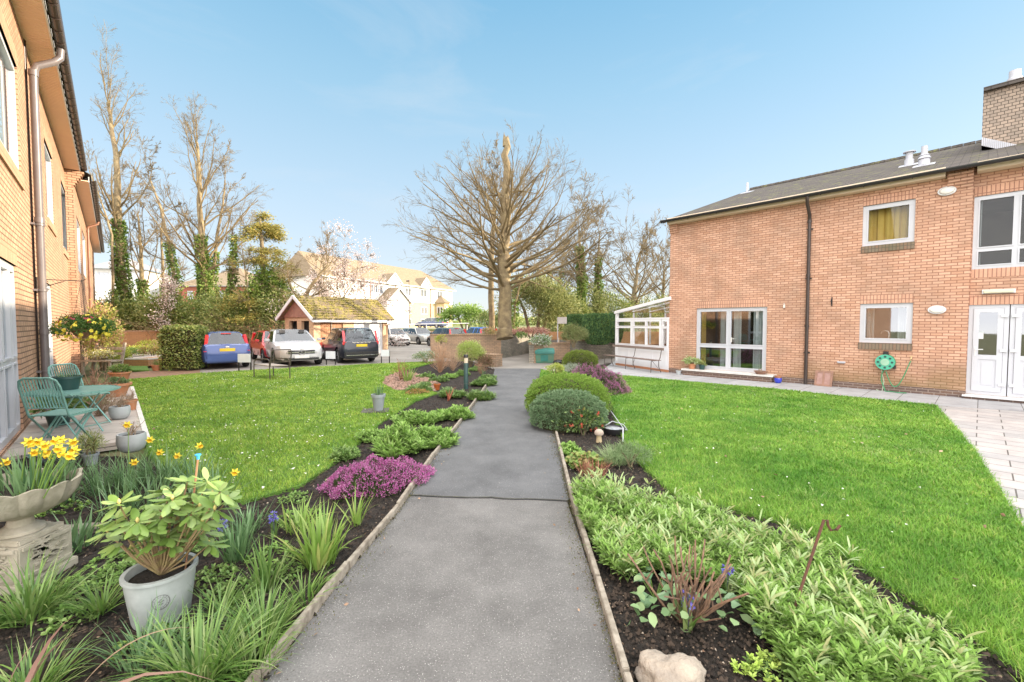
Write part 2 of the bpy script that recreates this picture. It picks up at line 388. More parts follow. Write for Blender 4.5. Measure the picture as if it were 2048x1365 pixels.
MT['asphalt2'] = speckle('newer asphalt', (.10, .102, .105), (.18, .183, .186), (.5, .5, .48), .95)
MT['carpark'] = M('car park tarmac', (.20, .18, .16), (.27, .25, .22), .8, .9, bs=60, bst=.4)
MT['ground'] = M('rough ground', (.09, .12, .035), (.12, .10, .05), 2, .95)
MT['soil'] = M('dark soil', (.010, .008, .006), (.040, .030, .022), 16, .95, bs=45, bst=1, bd=.03)
MT['bark'] = M('bark mulch', (.10, .06, .045), (.20, .13, .10), 30, .95, bs=40, bst=1, bd=.03)
MT['lawn'] = M('lawn base', (.07, .15, .02), (.10, .20, .03), 1.6, .95, bs=60, bst=.8, bd=.02)
MT['moss'] = M('moss', (.12, .14, .02), (.18, .16, .04), 20, .95, bs=60)
def slabs(name, c1, c2, bw, bh, ms=.006, off=.5, mort=(.10, .09, .08)):
    m, t, b = newmat(name); uv = t.nodes.new('ShaderNodeUVMap')
    br = t.nodes.new('ShaderNodeTexBrick'); br.offset = off; t.links.new(uv.outputs[0], br.inputs['Vector'])
    for k, v in (('Color1', c4(c1)), ('Color2', c4(c2)), ('Mortar', c4(mort)), ('Scale', 1), ('Mortar Size', ms), ('Brick Width', bw), ('Row Height', bh)): br.inputs[k].default_value = v
    f = noise(t, 3, 6, 'World', .7)
    c = mix(t, 1, br.outputs['Color'], ramp(t, f, [(.3, (.72,) * 3), (.7, (1.05,) * 3)]), 'MULTIPLY')
    t.links.new(c, b.inputs['Base Color']); b.inputs['Roughness'].default_value = .75
    iv = t.nodes.new('ShaderNodeMath'); iv.operation = 'SUBTRACT'; iv.inputs[0].default_value = 1; t.links.new(br.outputs['Fac'], iv.inputs[1]); bump(t, b, iv.outputs[0], .6, .01)
    return m
MT['slab'] = slabs('grey concrete slabs', (.36, .36, .37), (.42, .42, .43), .62, .62, .006, .0)
MT['patio'] = slabs('pale patio slabs', (.44, .38, .33), (.50, .45, .40), .6, .6, .006, .5)
MT['sandstone'] = slabs('riven sandstone slabs', (.44, .40, .38), (.34, .33, .325), .72, .34, .007, .4)
MT['pavers'] = slabs('brown block paving', (.24, .14, .09), (.30, .18, .11), .2, .1, .006, .5)
MT['brickR'] = brickmat('salmon brick', (.68, .42, .30), (.52, .29, .19), (.27, .13, .085), .205, .0675, .0085, (.22, .15, .11), .6, low=1.2)
MT['soldierR'] = brickmat('soldier course brick', (.68, .40, .28), (.58, .33, .23), (.28, .14, .10), .21, .0675, .008, swap=True)
MT['engR'] = brickmat('dark plinth brick', (.13, .09, .08), (.19, .12, .09), (.30, .24, .2), .205, .0675, .009)
MT['sillR'] = brickmat('mossy brick sill', (.22, .18, .13), (.26, .16, .11), (.12, .10, .08), .3, .0675, .008, (.10, .10, .05), .8, swap=True)
MT['brickL'] = brickmat('buff orange brick', (.54, .33, .22), (.43, .26, .17), (.13, .08, .055), .225, .083, .011, (.22, .14, .09), .6)
MT['soldierL'] = brickmat('buff soldier brick', (.48, .32, .21), (.42, .27, .18), (.30, .19, .12), .25, .083, .009, swap=True)
MT['brickW'] = brickmat('weathered red garden brick', (.48, .32, .21), (.37, .26, .18), (.25, .19, .14), .225, .075, .012, (.09, .09, .07), .7)
MT['brickG'] = brickmat('grey weathered garden brick', (.38, .34, .28), (.29, .27, .23), (.16, .15, .12), .225, .075, .012, (.06, .07, .05), .7)
MT['brickO'] = brickmat('orange boundary brick', (.50, .27, .13), (.44, .24, .12), (.32, .2, .12), .225, .075, .008)
MT['brickY'] = brickmat('cream brick', (.60, .47, .26), (.56, .43, .24), (.5, .4, .26), .225, .075, .006)
MT['roofR'] = tilemat('grey brown concrete tiles', (.085, .075, .068), (.11, .095, .085), (.16, .16, .07), (.55, .64), .3, .2)
MT['roofG'] = tilemat('mossy tiles', (.16, .12, .08), (.20, .15, .10), (.24, .20, .05), (.46, .6), .3, .16)
MT['roofA'] = tilemat('brown roof tiles', (.22, .17, .11), (.25, .19, .13), (.2, .17, .1), (.7, .8), .3, .2)
MT['hung'] = tilemat('hung wall tiles', (.26, .21, .17), (.36, .28, .22), (.2, .18, .13), (.6, .75), .13, .085)
MT['upvc'] = M('white upvc', (.53, .54, .575), (.50, .51, .55), 2, .3)
MT['white'] = M('white paint', (.66, .66, .67), (.60, .60, .61), 3, .5)
MT['render'] = M('white render', (.70, .68, .64), (.66, .64, .60), 1, .8)
MT['cream'] = M('cream fascia', (.72, .60, .45), (.68, .56, .42), 3, .6)
MT['soffit'] = M('peach soffit boards', (.80, .58, .42), (.76, .54, .40), 3, .6)
MT['black'] = M('black plastic', (.02, .02, .022), (.028, .028, .03), 5, .35)
MT['brownpipe'] = M('dark brown pipe', (.035, .025, .022), (.05, .035, .03), 8, .35)
MT['greypipe'] = M('grey brown pipe', (.13, .115, .12), (.16, .14, .14), 4, .3)
MT['coppipe'] = M('reddish brown pipe', (.28, .14, .09), (.24, .12, .08), 4, .4)
MT['upvcW'] = M('bright white upvc', (.78, .78, .80), (.74, .74, .77), 2, .3); MT['brickP'] = brickmat('pale garage brick', (.62, .43, .28), (.54, .36, .23), (.42, .28, .18), .225, .075, .008)
MT['glass'] = glassmat('window glass', refl=.20); MT['glassu'] = glassmat('upper window glass', (.75, .78, .78), refl=.0); MT['glassc'] = glassmat('clear glass', (.94, .95, .94), refl=.04)
MT['glassL'] = glassmat('pale window glass', (.6, .68, .72), refl=.08)
MT['glassd'] = glassmat('distant window glass', (.4, .43, .48), refl=.3)
MT['room'] = M('dim room', (.16, .13, .10), (.10, .08, .06), 1.5, .9)
MT['curtain'] = M('white net curtain', (.60, .61, .60), (.54, .56, .56), 4, .9)
MT['goldcurtain'] = M('gold curtain and wall reflection', (.65, .45, .12), (.58, .40, .1), 4, .8)
MT['lead'] = M('grey lead', (.45, .46, .5), (.5, .5, .54), 5, .5)
MT['timber'] = M('grey weathered timber', (.20, .17, .13), (.36, .32, .26), 14, .9, bs=30, bst=.8)
MT['brownwood'] = M('brown painted timber', (.22, .12, .08), (.30, .16, .11), 9, .6)
MT['steel'] = M('brown grey steel', (.10, .085, .075), (.13, .11, .1), 8, .45, metal=.3)
MT['terra'] = M('terracotta', (.50, .21, .10), (.42, .20, .11), 12, .8, bs=40, bst=.2)
MT['concrete'] = M('weathered stone', (.44, .40, .32), (.30, .28, .21), 9, .9, bs=60, bst=.6, bd=.008)
MT['rock'] = M('pitted sandstone rock', (.40, .34, .27), (.26, .22, .18), 9, .95, bs=35, bst=1, bd=.02)
MT['dgreen'] = M('dark green plastic', (.02, .06, .055), (.028, .075, .07), 6, .4)
MT['tealbox'] = M('teal green bin plastic', (.02, .16, .13), (.03, .20, .17), 6, .5)
MT['hose'] = M('green hose', (.03, .22, .09), (.04, .28, .12), 6, .4)
MT['greypot'] = M('grey glazed pot', (.26, .29, .31), (.30, .33, .35), 8, .5, bs=60, bst=.1)
MT['lightpot'] = M('light grey pot', (.44, .47, .48), (.38, .41, .42), 10, .6, bs=50, bst=.15)
MT['bistro'] = M('teal green metal', (.16, .33, .29), (.19, .37, .33), 8, .4)
MT['ivory'] = M('ivory plastic', (.80, .78, .74), None, 3, .35)
MT['chalk'] = M('pale concrete edging', (.66, .64, .60), (.55, .53, .5), 8, .8)
# ================= GROUND =================
def gpoly(*px): return [G(u, v) if len(px[0]) == 2 else G(u, v) for u, v in px]
def sheet(name, pts, z, mat, skirt=0, kind='structure', cut=0, uvrot=None):
    mb = MB(); P = [(p[0], p[1], z) for p in pts]
    a = sum(P[i][0] * P[(i + 1) % len(P)][1] - P[(i + 1) % len(P)][0] * P[i][1] for i in range(len(P)))
    if a < 0: P = P[::-1]
    mb.poly(P)
    if skirt:
        for i in range(len(P)):
            p, q = P[i], P[(i + 1) % len(P)]; mb.quad((p[0], p[1], z - skirt), (q[0], q[1], z - skirt), q, p)
    o = mb.build(name, mat, uv=True)
    if uvrot is not None:
        lay = o.data.uv_layers[0]; n = len(lay.data); a = np.empty(n * 2); lay.data.foreach_get('uv', a); a = a.reshape(-1, 2)
        c, s = uvrot[:2]; u0 = uvrot[2] if len(uvrot) > 2 else 0; co = np.array([o.data.vertices[l.vertex_index].co[:] for l in o.data.loops])
        uv = np.stack([co[:, 0] * c + co[:, 1] * s + u0, -co[:, 0] * s + co[:, 1] * c], 1); lay.data.foreach_set('uv', uv.astype(np.float32).ravel())
    return tag(o, kind=kind) if kind else o
sheet('ground', [(-900, -60, 0), (900, -60, 0), (900, 1500, 0), (-900, 1500, 0)], -.08, MT['ground'])
LP = [(525, 1365), (700, 1140), (800, 1020), (870, 915), (935, 830), (985, 757), (990, 738)]
LPw = [G(u, v) for u, v in LP]; e = LPw[0] - LPw[1]; LPw = [LPw[0] + e * 2.2] + LPw
RP = [(1245, 1365), (1190, 1170), (1140, 1000), (1110, 870), (1092, 810), (1078, 757), (1082, 738)]
RPw = [G(u, v) for u, v in RP]; e = RPw[0] - RPw[1]; RPw = [RPw[0] + e * 2.2] + RPw
JL, JR = G(812, 992), G(1134, 1003)
def lerp(a, b, t): return a + (b - a) * t
li = 3
pathL_near = [p for p in LPw if p[1] < JL[1] - .01]; pathL_far = [p for p in LPw if p[1] > JL[1] + .01]
pathR_near = [p for p in RPw if p[1] < JR[1] - .01]; pathR_far = [p for p in RPw if p[1] > JR[1] + .01]
JLr, JRr = JL, JR
jj = [lerp(JLr, JRr, t) + np.array([0, rng.normal(0, .012), 0]) for t in np.linspace(0, 1, 14)]
sheet('path', pathL_near + jj + pathR_near[::-1], .0, MT['asphalt'], .07)
sheet('path', pathL_far[::1] and ([j + np.array([0, .012, 0]) for j in jj[::-1]] + pathL_far + pathR_far[::-1]), .010, MT['asphalt2'], .07)
XP = [G(*p) for p in [(990, 738), (965, 737), (940, 722), (1000, 722), (1003, 716), (1066, 704), (1120, 690), (1160, 688), (1090, 700), (1075, 712), (1070, 726), (1150, 724), (1236, 718), (1200, 742), (1160, 752), (1110, 745), (1080, 738)]]
sheet('path', [G(*p) for p in [(985, 738), (940, 722), (1000, 720), (1003, 716), (1069, 703), (1069, 726), (1128, 724), (1236, 716), (1236, 724), (1110, 745), (1078, 738)]], .004, MT['carpark'], .05)
sheet('path', [G(*p) for p in [(1003, 716), (1069, 703), (1085, 690), (1110, 686), (1135, 686), (1090, 700), (1069, 726)]], -.002, MT['asphalt_far'])
# car park and upper terrace
sheet('car_park', [G(*p) for p in [(400, 748), (590, 737), (790, 727), (905, 722)]] + [np.array([-3.2, 22, 0]), np.array([-2.2, 44, 0]), np.array([-60, 44, 0]), np.array([-34, 26, 0]), G(400, 718)], -.01, MT['carpark'])
mbt = MB(); mbt.obox((-80, 47, -1), (160, 0, 0), (0, 160, 0), (0, 0, 2.1)); tag(mbt.build('grass_bank', M('bank grass', (.11, .16, .04), (.16, .15, .06), 1, .95)), kind='structure')
mbt = MB(); mbt.obox((-70, 58, .8), (68, 0, 0), (0, 12, 0), (0, 0, .304)); tag(mbt.build('road', MT['carpark']), kind='structure')
# ---- planes of the two courtyard buildings
A = G(1930, 797); B = G(1337, 746)
RW = Pl(A, B - A, flip=True); LEN = float(np.linalg.norm((B - A)[:2]))
O_L = G(45, 872); LW = Pl(O_L, (-math.sin(R(42.15)), math.cos(R(42.15))))
# ---- slabs right, patio left
slab_edge = [G(*p) for p in [(1200, 745), (1240, 752), (1500, 775), (1870, 812)]]
sa = math.atan2(RW.d[1], RW.d[0])
far_s = RW.uv(1232, 690)[0]
sheet('paving', [RW.pt(-3.5, 0), RW.pt(-.0, 0), RW.pt(LEN, 0), G(1337, 738), G(1338, 712), G(1228, 712), G(1236, 718)] + slab_edge + [RW.pt(-3.5, 0, .62)], .014, MT['slab'], .08, uvrot=(math.cos(sa), math.sin(sa)))
sheet('patio', [G(1872, 812.5), G(1950, 905), G(2048, 1060), G(2130, 1200)] + [RW.pt(-6, 0, 3.2), RW.pt(-6, 0, .62), RW.pt(-3.5, 0, .622)], .010, MT['sandstone'], .08, uvrot=(math.cos(sa), math.sin(sa)))
PW = 1.42
mbp = MB(); mbp.pbox(LW, -1.7, 5.3, -.05, .05, .0, PW - .07); tag(mbp.build('patio', MT['patio'], uv=True), kind='structure')
mbp = MB(); mbp.pbox(LW, -1.7, 5.3, -.05, .062, PW - .068, PW); tag(mbp.build('patio_edging', MT['chalk']), kind='structure')
sheet('footpath', [G(*p) for p in [(255, 762), (268, 757), (400, 748), (400, 738), (300, 742), (232, 748)]], -.004, MT['pavers'], .05)
# ---- soil beds (bumpy) under everything between lawn, path and patio
SOILP = [[G(*p) for p in [(-700, 1500), (-60, 935), (20, 925), (90, 905), (300, 918), (380, 970), (480, 1008), (600, 975), (703, 902), (758, 850), (829, 804), (873, 788), (860, 784), (790, 782), (765, 770), (770, 756), (800, 744), (880, 724), (960, 722), (990, 738), (985, 757), (935, 830), (870, 915), (800, 1020), (700, 1140), (525, 1365), (300, 1700)]],
         [G(*p) for p in [(1245, 1365), (1190, 1170), (1140, 1000), (1110, 870), (1092, 810), (1078, 759), (1184, 759), (1220, 790), (1240, 870), (1280, 930), (1345, 992), (1600, 1060), (2030, 1340), (2300, 1700), (1350, 1900)]]]
def soil(poly, name, cell=.045, amp=.03, mat=None, z=.0):
    poly = np.array(poly); lo = poly.min(0); hi = poly.max(0); lo[1] = max(lo[1], .7); lo[0] = max(lo[0], -7)
    nx, ny = int((hi[0] - lo[0]) / cell) + 2, int((hi[1] - lo[1]) / cell) + 2
    X, Yy = np.meshgrid(lo[0] + np.arange(nx) * cell, lo[1] + np.arange(ny) * cell, indexing='ij')
    Z = np.zeros_like(X)
    for s, a in ((.9, .5), (2.3, .35), (5.1, .25), (11, .2)):
        ph = rng.uniform(0, 6, 4); Z += a * np.sin(X * s * 3 + ph[0] + 2 * np.sin(Yy * s * 2 + ph[1])) * np.sin(Yy * s * 3.3 + ph[2] + np.sin(X * s * 2.7 + ph[3]))
    Z = Z * amp * .6 + rng.normal(0, amp * .22, X.shape) + z - .008
    idx = np.arange(nx * ny).reshape(nx, ny); cx, cy = X[:-1, :-1] + cell / 2, Yy[:-1, :-1] + cell / 2
    k = pip(cx, cy, poly); Fc = np.stack([idx[:-1, :-1], idx[1:, :-1], idx[1:, 1:], idx[:-1, 1:]], -1)[k]
    o = fastmesh(name, np.stack([X, Yy, Z], -1).reshape(-1, 3), Fc, mat or MT['soil'], smooth=True); tag(o, kind='structure'); return o
soil(SOILP[0], 'soil'); soil(SOILP[1], 'soil')
soil([G(*p) for p in [(765, 770), (770, 756), (800, 744), (840, 750), (880, 770), (870, 785), (790, 783)]], 'bark_mulch', .05, .03, MT['bark'], .02)
# ---- lawns
LAWN_L = [G(*p) for p in [(300, 915), (268, 785), (258, 762), (400, 748.5), (590, 737.5), (790, 727.5), (880, 724), (800, 744), (770, 756), (764, 770), (790, 783), (860, 785), (875, 789), (829, 805), (758, 851), (703, 903), (600, 976), (480, 1009), (380, 971)]]
LAWN_R = [G(*p) for p in [(1240, 753), (1500, 776), (1870, 813), (1950, 906), (2048, 1062), (2130, 1202), (2500, 1900), (2300, 1700), (2030, 1340), (1600, 1060), (1345, 991), (1280, 929), (1240, 869), (1220, 790), (1185, 752), (1200, 745.5)]]
sheet('lawn', LAWN_L, .022, MT['lawn'], .06); sheet('lawn', LAWN_R, .022, MT['lawn'], .06)
sheet('lawn', [G(*p) for p in [(1079, 757), (1082, 741), (1112, 746), (1196, 745.5), (1180, 757)]], .022, MT['lawn'], .05)
sheet('lawn', [G(*p) for p in [(246, 742), (298, 742), (294, 732), (262, 728), (240, 734)]], .02, MT['lawn'], .05)
def grassvar(name, cols, lo, hi):
    m = leafmat(name, cols, .5, .35); t = m.node_tree; rp_ = [n for n in t.nodes if n.type == 'VALTORGB'][0]; b = t.nodes['Principled BSDF']; tr = [n for n in t.nodes if n.type == 'BSDF_TRANSLUCENT'][0]
    f = noise(t, .75, 6, 'World', .65); c = mix(t, 1.0, rp_.outputs[0], ramp(t, f, [(.35, lo), (.65, hi)]), 'MULTIPLY'); c = mix(t, 1.0, c, ramp(t, noise(t, 4.5, 5, 'World', .7), [(.38, (.70, .80, .72)), (.6, (1.2, 1.12, 1.1))]), 'MULTIPLY'); t.links.new(c, b.inputs['Base Color']); t.links.new(c, tr.inputs[0]); return m
GRR = grassvar('grass blades right', [(.12, .26, .03), (.17, .36, .045), (.22, .43, .07), (.15, .33, .035), (.34, .42, .12)], (.62, .78, .62), (1.4, 1.2, 1.35))
GRL = grassvar('grass blades left', [(.17, .31, .035), (.23, .41, .055), (.30, .49, .08), (.20, .37, .04), (.42, .48, .14)], (.72, .80, .68), (1.35, 1.16, 1.3))
def grass(name, poly, n, h, w, p=1.1, lab=None):
    q = scatter_poly(poly, n, True, p); k = len(q); d = np.hypot(q[:, 0], q[:, 1])
    pn = .5 + .5 * np.sin(q[:, 0] * 1.7 + 2 * np.sin(q[:, 1] * 1.1)) * np.sin(q[:, 1] * 2.1 + np.sin(q[:, 0] * 1.3))
    L = h * rng.uniform(.5, 1.3, k) * (.75 + .5 * pn); wd = w * np.maximum(1, d / 3.2) * rng.uniform(.7, 1.2, k)
    az = rng.uniform(0, 6.283, k); ln = rng.uniform(.1, .9, k)
    Rt = np.concatenate([q, np.full((k, 1), .02)], 1); D = np.stack([np.cos(az) * np.sin(ln), np.sin(az) * np.sin(ln), np.cos(ln)], 1)
    S = np.stack([-np.sin(az + rng.normal(0, .5, k)), np.cos(az), 0 * az], 1)
    mid = Rt + D * L[:, None] * .55; tip = Rt + D * L[:, None] + np.stack([np.cos(az), np.sin(az), -.3 + 0 * az], 1) * L[:, None] * .25
    V = np.stack([Rt - S * wd[:, None] / 2, Rt + S * wd[:, None] / 2, mid + S * wd[:, None] * .4, tip, mid - S * wd[:, None] * .4], 1).reshape(-1, 3)
    i = np.arange(k)[:, None] * 5
    o = fastmesh(name, V, np.concatenate([i + np.array([[0, 1, 2]]), i + np.array([[0, 2, 4]]), i + np.array([[4, 2, 3]])]), GRL if poly is LAWN_L else GRR)
    return tag(o, lab, 'grass', kind='stuff')
grass('grass', LAWN_L, 130000, .045, .0045, 1.0, 'short green grass of the lawn left of the path')
grass('grass', [G(*p) for p in [(1079, 757), (1082, 741), (1112, 746), (1196, 745.5), (1180, 757)]], 2500, .05, .0045, 1.0, 'small patch of grass between the path junction and the round shrubs')
grass('grass', LAWN_R, 190000, .05, .0042, 1.2, 'green grass of the lawn right of the path')
def daisies(name, poly, n, lab, clus=None):
    q = scatter_poly(poly, n * 3, False)
    if clus is not None:
        c = np.array([G(*p)[:2] for p in clus]); d = np.min(np.hypot(q[:, None, 0] - c[None, :, 0], q[:, None, 1] - c[None, :, 1]), 1)
        q = q[rng.uniform(size=len(q)) < np.exp(-(d / 1.1) ** 2) * .9 + .14]
    q = q[:n]; k = len(q); V = []; Fc = []
    a = np.arange(6) * math.pi / 3; r = rng.uniform(.007, .014, k)
    Z = .06 + rng.uniform(0, .025, k); P = np.stack([q[:, 0][:, None] + r[:, None] * np.cos(a), q[:, 1][:, None] + r[:, None] * np.sin(a), Z[:, None] + r[:, None] * rng.uniform(-.6, .6, (k, 6))], -1)
    me = fastmesh(name, P.reshape(-1, 3), np.arange(k * 6).reshape(k, 6), leafmat('daisy white', [(.8, .8, .78), (.75, .76, .6)], .6, .2)); tag(me, lab, 'daisies', kind='stuff')
daisies('daisies', LAWN_L, 620, 'tiny white daisies scattered over the lawn left of the path', [(440, 760), (530, 775), (620, 755), (560, 780), (640, 745), (330, 870), (420, 900), (560, 880), (470, 950)])
daisies('daisies', LAWN_R, 95, 'sparse white daisies in the lawn right of the path', [(1420, 880), (1480, 850), (1700, 900), (1640, 980), (1300, 830)])
# fallen brown leaves
q = np.concatenate([scatter_poly(LAWN_R, 45, False), scatter_poly(LAWN_L, 12, False)]); n = len(q)
V, Fc = leaves_np(np.concatenate([q, np.full((n, 1), .055)], 1), np.concatenate([rng.normal(size=(n, 2)), rng.normal(0, .2, (n, 1))], 1), rng.uniform(.03, .06, n), .035, .1)
tag(fastmesh('fallen_leaves', V, Fc, leafmat('dry leaf', [(.35, .2, .13), (.5, .34, .25)], .7, .1)), 'small dry brown leaves fallen on the lawns', 'leaves', kind='stuff')
# soil crumbs, pebbles and litter
def crumbs(name, poly, n, s0, s1, mat, lab, cat, z=.0, p=1.3):
    q = scatter_poly(poly, n, True, p); k = len(q); s = rng.uniform(s0, s1, k) * rng.uniform(.5, 1, k)
    base = np.array([(1, 0, -.3), (-.5, .8, -.3), (-.5, -.8, -.3), (0.1, 0, .6)]); a = rng.uniform(0, 6.28, k); c, sn = np.cos(a), np.sin(a)
    b = base[None] * s[:, None, None] * rng.uniform(.6, 1.3, (k, 4, 1)); V = np.stack([b[..., 0] * c[:, None] - b[..., 1] * sn[:, None], b[..., 0] * sn[:, None] + b[..., 1] * c[:, None], b[..., 2]], -1)
    V[..., 0] += q[:, :1]; V[..., 1] += q[:, 1:]; V[..., 2] += z + .012
    i = np.arange(k)[:, None] * 4; Fc = np.concatenate([i + np.array([t]) for t in ((0, 1, 3), (1, 2, 3), (2, 0, 3))])
    return tag(fastmesh(name, V.reshape(-1, 3), Fc, mat), lab, cat, kind='stuff')
SC1 = leafmat('soil crumb', [(.008, .007, .006), (.03, .022, .017), (.07, .05, .036)], .9, 0)
PB = leafmat('litter', [(.14, .08, .05), (.26, .19, .13), (.10, .07, .05), (.40, .33, .26)], .8, 0)
for i, sd_ in enumerate(('left', 'right')):
    crumbs('soil_crumbs', SOILP[i], 14000, .008, .026, SC1, 'dark soil crumbs of the flower bed on the %s of the path' % sd_, 'soil crumbs')
    crumbs('leaf_litter', SOILP[i], 1500, .004, .013, PB, 'pale chips and dead leaf litter on the %s flower bed' % sd_, 'leaf litter', .008)
bk = [G(*p) for p in [(765, 770), (770, 756), (800, 744), (840, 750), (880, 770), (870, 785), (790, 783)]]
crumbs('bark_chips', bk, 1500, .03, .05, leafmat('bark chip', [(.22, .12, .08), (.38, .25, .19), (.12, .07, .05)], .8, 0), 'reddish bark chips on the round end of the flower bed', 'bark chips', .03)
# moss and dirt along the path edges
def edge_moss(line, side, n):
    P = np.array(line); seg = np.linalg.norm(np.diff(P, axis=0), axis=1); cs = np.concatenate([[0], np.cumsum(seg)]); t = rng.uniform(.3, 1, n) ** 1.0 * cs[-1]; t = rng.uniform(0, cs[-1] * .85, n)
    x = np.interp(t, cs, P[:, 0]); y = np.interp(t, cs, P[:, 1]); k = 6 * np.sin(t * 3.1) * np.sin(t * 1.3) + 2
    off = np.abs(rng.normal(0, 1, n)) * (.02 + .03 * np.maximum(0, np.sin(t * 2.3 + 1) + .4)); x = x + side * off; return np.stack([x, y], 1)
em = np.concatenate([edge_moss(RPw, -1, 5200), edge_moss(LPw, 1, 2400)])
n = len(em); V, Fc = leaves_np(np.concatenate([em, np.full((n, 1), .012)], 1), rnd(n) + np.array([0, 0, .5]), rng.uniform(.004, .014, n), .008)
tag(fastmesh('moss', V, Fc, leafmat('moss tufts', [(.05, .045, .03), (.12, .13, .03), (.09, .10, .02), (.2, .14, .09)], .8, .1)), 'moss and dirt gathered along the path edges', 'moss', kind='stuff')
m = MB()
for i in range(len(jj) - 1): a, b = jj[i], jj[i + 1]; w_ = rng.uniform(.002, .010); m.quad((a[0], a[1] - w_, .0125), (b[0], b[1] - w_, .0125), (b[0], b[1] + .008, .0125), (a[0], a[1] + .008, .0125))
tag(m.build('path', M('crack dirt', (.05, .045, .04), (.09, .09, .06), 30, .95)), kind='structure')
def onpath(n, s0, s1, mat, nm, lab, wd):
    e = np.concatenate([edge_moss(RPw, -1, n), edge_moss(LPw, 1, n)]); e += rng.normal(0, wd, e.shape); k = len(e); V, Fc = leaves_np(np.concatenate([e, np.full((k, 1), .014)], 1), rnd(k) * (1, 1, .3), rng.uniform(s0, s1, k), s1 * .5, .05); tag(fastmesh(nm, V, Fc, mat), lab, nm.replace('_', ' '), kind='stuff')
onpath(150, .01, .035, leafmat('blown leaf', [(.30, .18, .10), (.45, .30, .20), (.20, .12, .08), (.35, .32, .2)], .8, .1), 'blown_leaves', 'small dead leaves and bits blown onto the path edges', .09)
onpath(900, .003, .009, SC1, 'spilt_soil', 'soil crumbs spilt over the edging onto the path', .06)
# weeds, clover and longer tufts in the lawns, ragged edges
def tufts(poly, lab, n, cl):
    c = scatter_poly(poly, cl, False); i = rng.integers(0, cl, n); q = c[i] + rng.normal(0, .13, (n, 2)) * rng.uniform(.3, 1, (cl, 1))[i]; k = pip(q[:, 0], q[:, 1], poly); q = q[k]; n = len(q)
    V, Fc = blades_np(np.concatenate([q, np.full((n, 1), .02)], 1), rng.uniform(0, 6.28, n), rng.uniform(.05, .12, n), np.full(n, .005), rng.uniform(.2, 1.2, n), rng.uniform(.2, 1.2, n), 3)
    tag(fastmesh('long_grass', V, Fc, leafmat('long pale grass', [(.22, .38, .08), (.36, .48, .16), (.48, .50, .24)], .6, .3)), lab, 'grass', kind='stuff')
    c = scatter_poly(poly, cl * 2, False); n = 2600; i = rng.integers(0, len(c), n); q = c[i] + rng.normal(0, .10, (n, 2)); q = q[pip(q[:, 0], q[:, 1], poly)]; n = len(q)
    V, Fc = leaves_np(np.concatenate([q, np.full((n, 1), .04)], 1), rnd(n) * (1, 1, .3) + (0, 0, .3), rng.uniform(.015, .035, n), .02, .1); tag(fastmesh('lawn_weeds', V, Fc, leafmat('clover and moss', [(.07, .17, .03), (.14, .28, .05), (.26, .36, .08)], .6, .2)), lab.replace('longer grass tufts', 'clover and broad leaved weeds'), 'weeds', kind='stuff')
tufts(LAWN_L, 'longer grass tufts in the lawn left of the path', 1500, 26); tufts(LAWN_R, 'longer grass tufts in the lawn right of the path', 2400, 34)
def ragged(poly, lab, n):
    P = np.array(poly); Q = np.roll(P, -1, 0); L_ = np.linalg.norm(Q - P, axis=1) * (np.linalg.norm((P + Q) / 2, axis=1) < 18); i = rng.choice(len(P), n, p=L_ / L_.sum()); t = rng.uniform(0, 1, (n, 1)); q = P[i] * (1 - t) + Q[i] * t + rng.normal(0, .022, (n, 3)); q[:, 2] = .012
    V, Fc = blades_np(q, rng.uniform(0, 6.28, n), rng.uniform(.03, .085, n), np.full(n, .0045), rng.uniform(.3, 1.3, n), rng.uniform(.2, 1.0, n), 2); tag(fastmesh('edge_grass', V, Fc, GRR), lab, 'grass', kind='stuff')
ragged(LAWN_R, 'uneven grass overhanging the edge of the right lawn', 9000); ragged(LAWN_L, 'uneven grass overhanging the edge of the left lawn', 7000)
# ================= timber edging boards =================
def boards(line, side, labs, n_off=0):
    for i in range(len(line) - 1):
        a, b = np.array(line[i]), np.array(line[i + 1]); d = unit(b - a); nrm = np.array([-d[1], d[0], 0]) * side
        mb = MB(); mb.obox(a + d * .006 + nrm * .001 + np.array([0, 0, -.06]), d * (np.linalg.norm(b - a) - .012), nrm * .034, (0, 0, .125 + rng.uniform(-.01, .01)))
        o = mb.build('edging_board', MT['timber'], bevel=.004, origin=a); tag(o, labs[i], 'edging board', 'timber boards edging the path')
Lb = [LPw[0], LPw[1], LPw[2], LPw[3], LPw[4], LPw[5], LPw[6]]
boards(Lb, 1, ['grey timber edging board left of the path, nearest one running out of the frame', 'grey timber edging board beside the strap leaved clumps', 'grey timber edging board in front of the magenta heather', 'grey timber edging board beside the leafy pale green clumps, near half', 'grey timber edging board beside the leafy pale green clumps, far half', 'grey timber edging board just past the black bollard light'])
boards(RPw[:5], -1, ['grey timber edging board right of the path, nearest one running out of the frame', 'grey timber edging board beside the pitted rock and hydrangea', 'grey timber edging board at the near end of the pale ground cover', 'grey timber edging board between the ground cover and the round shrubs'])
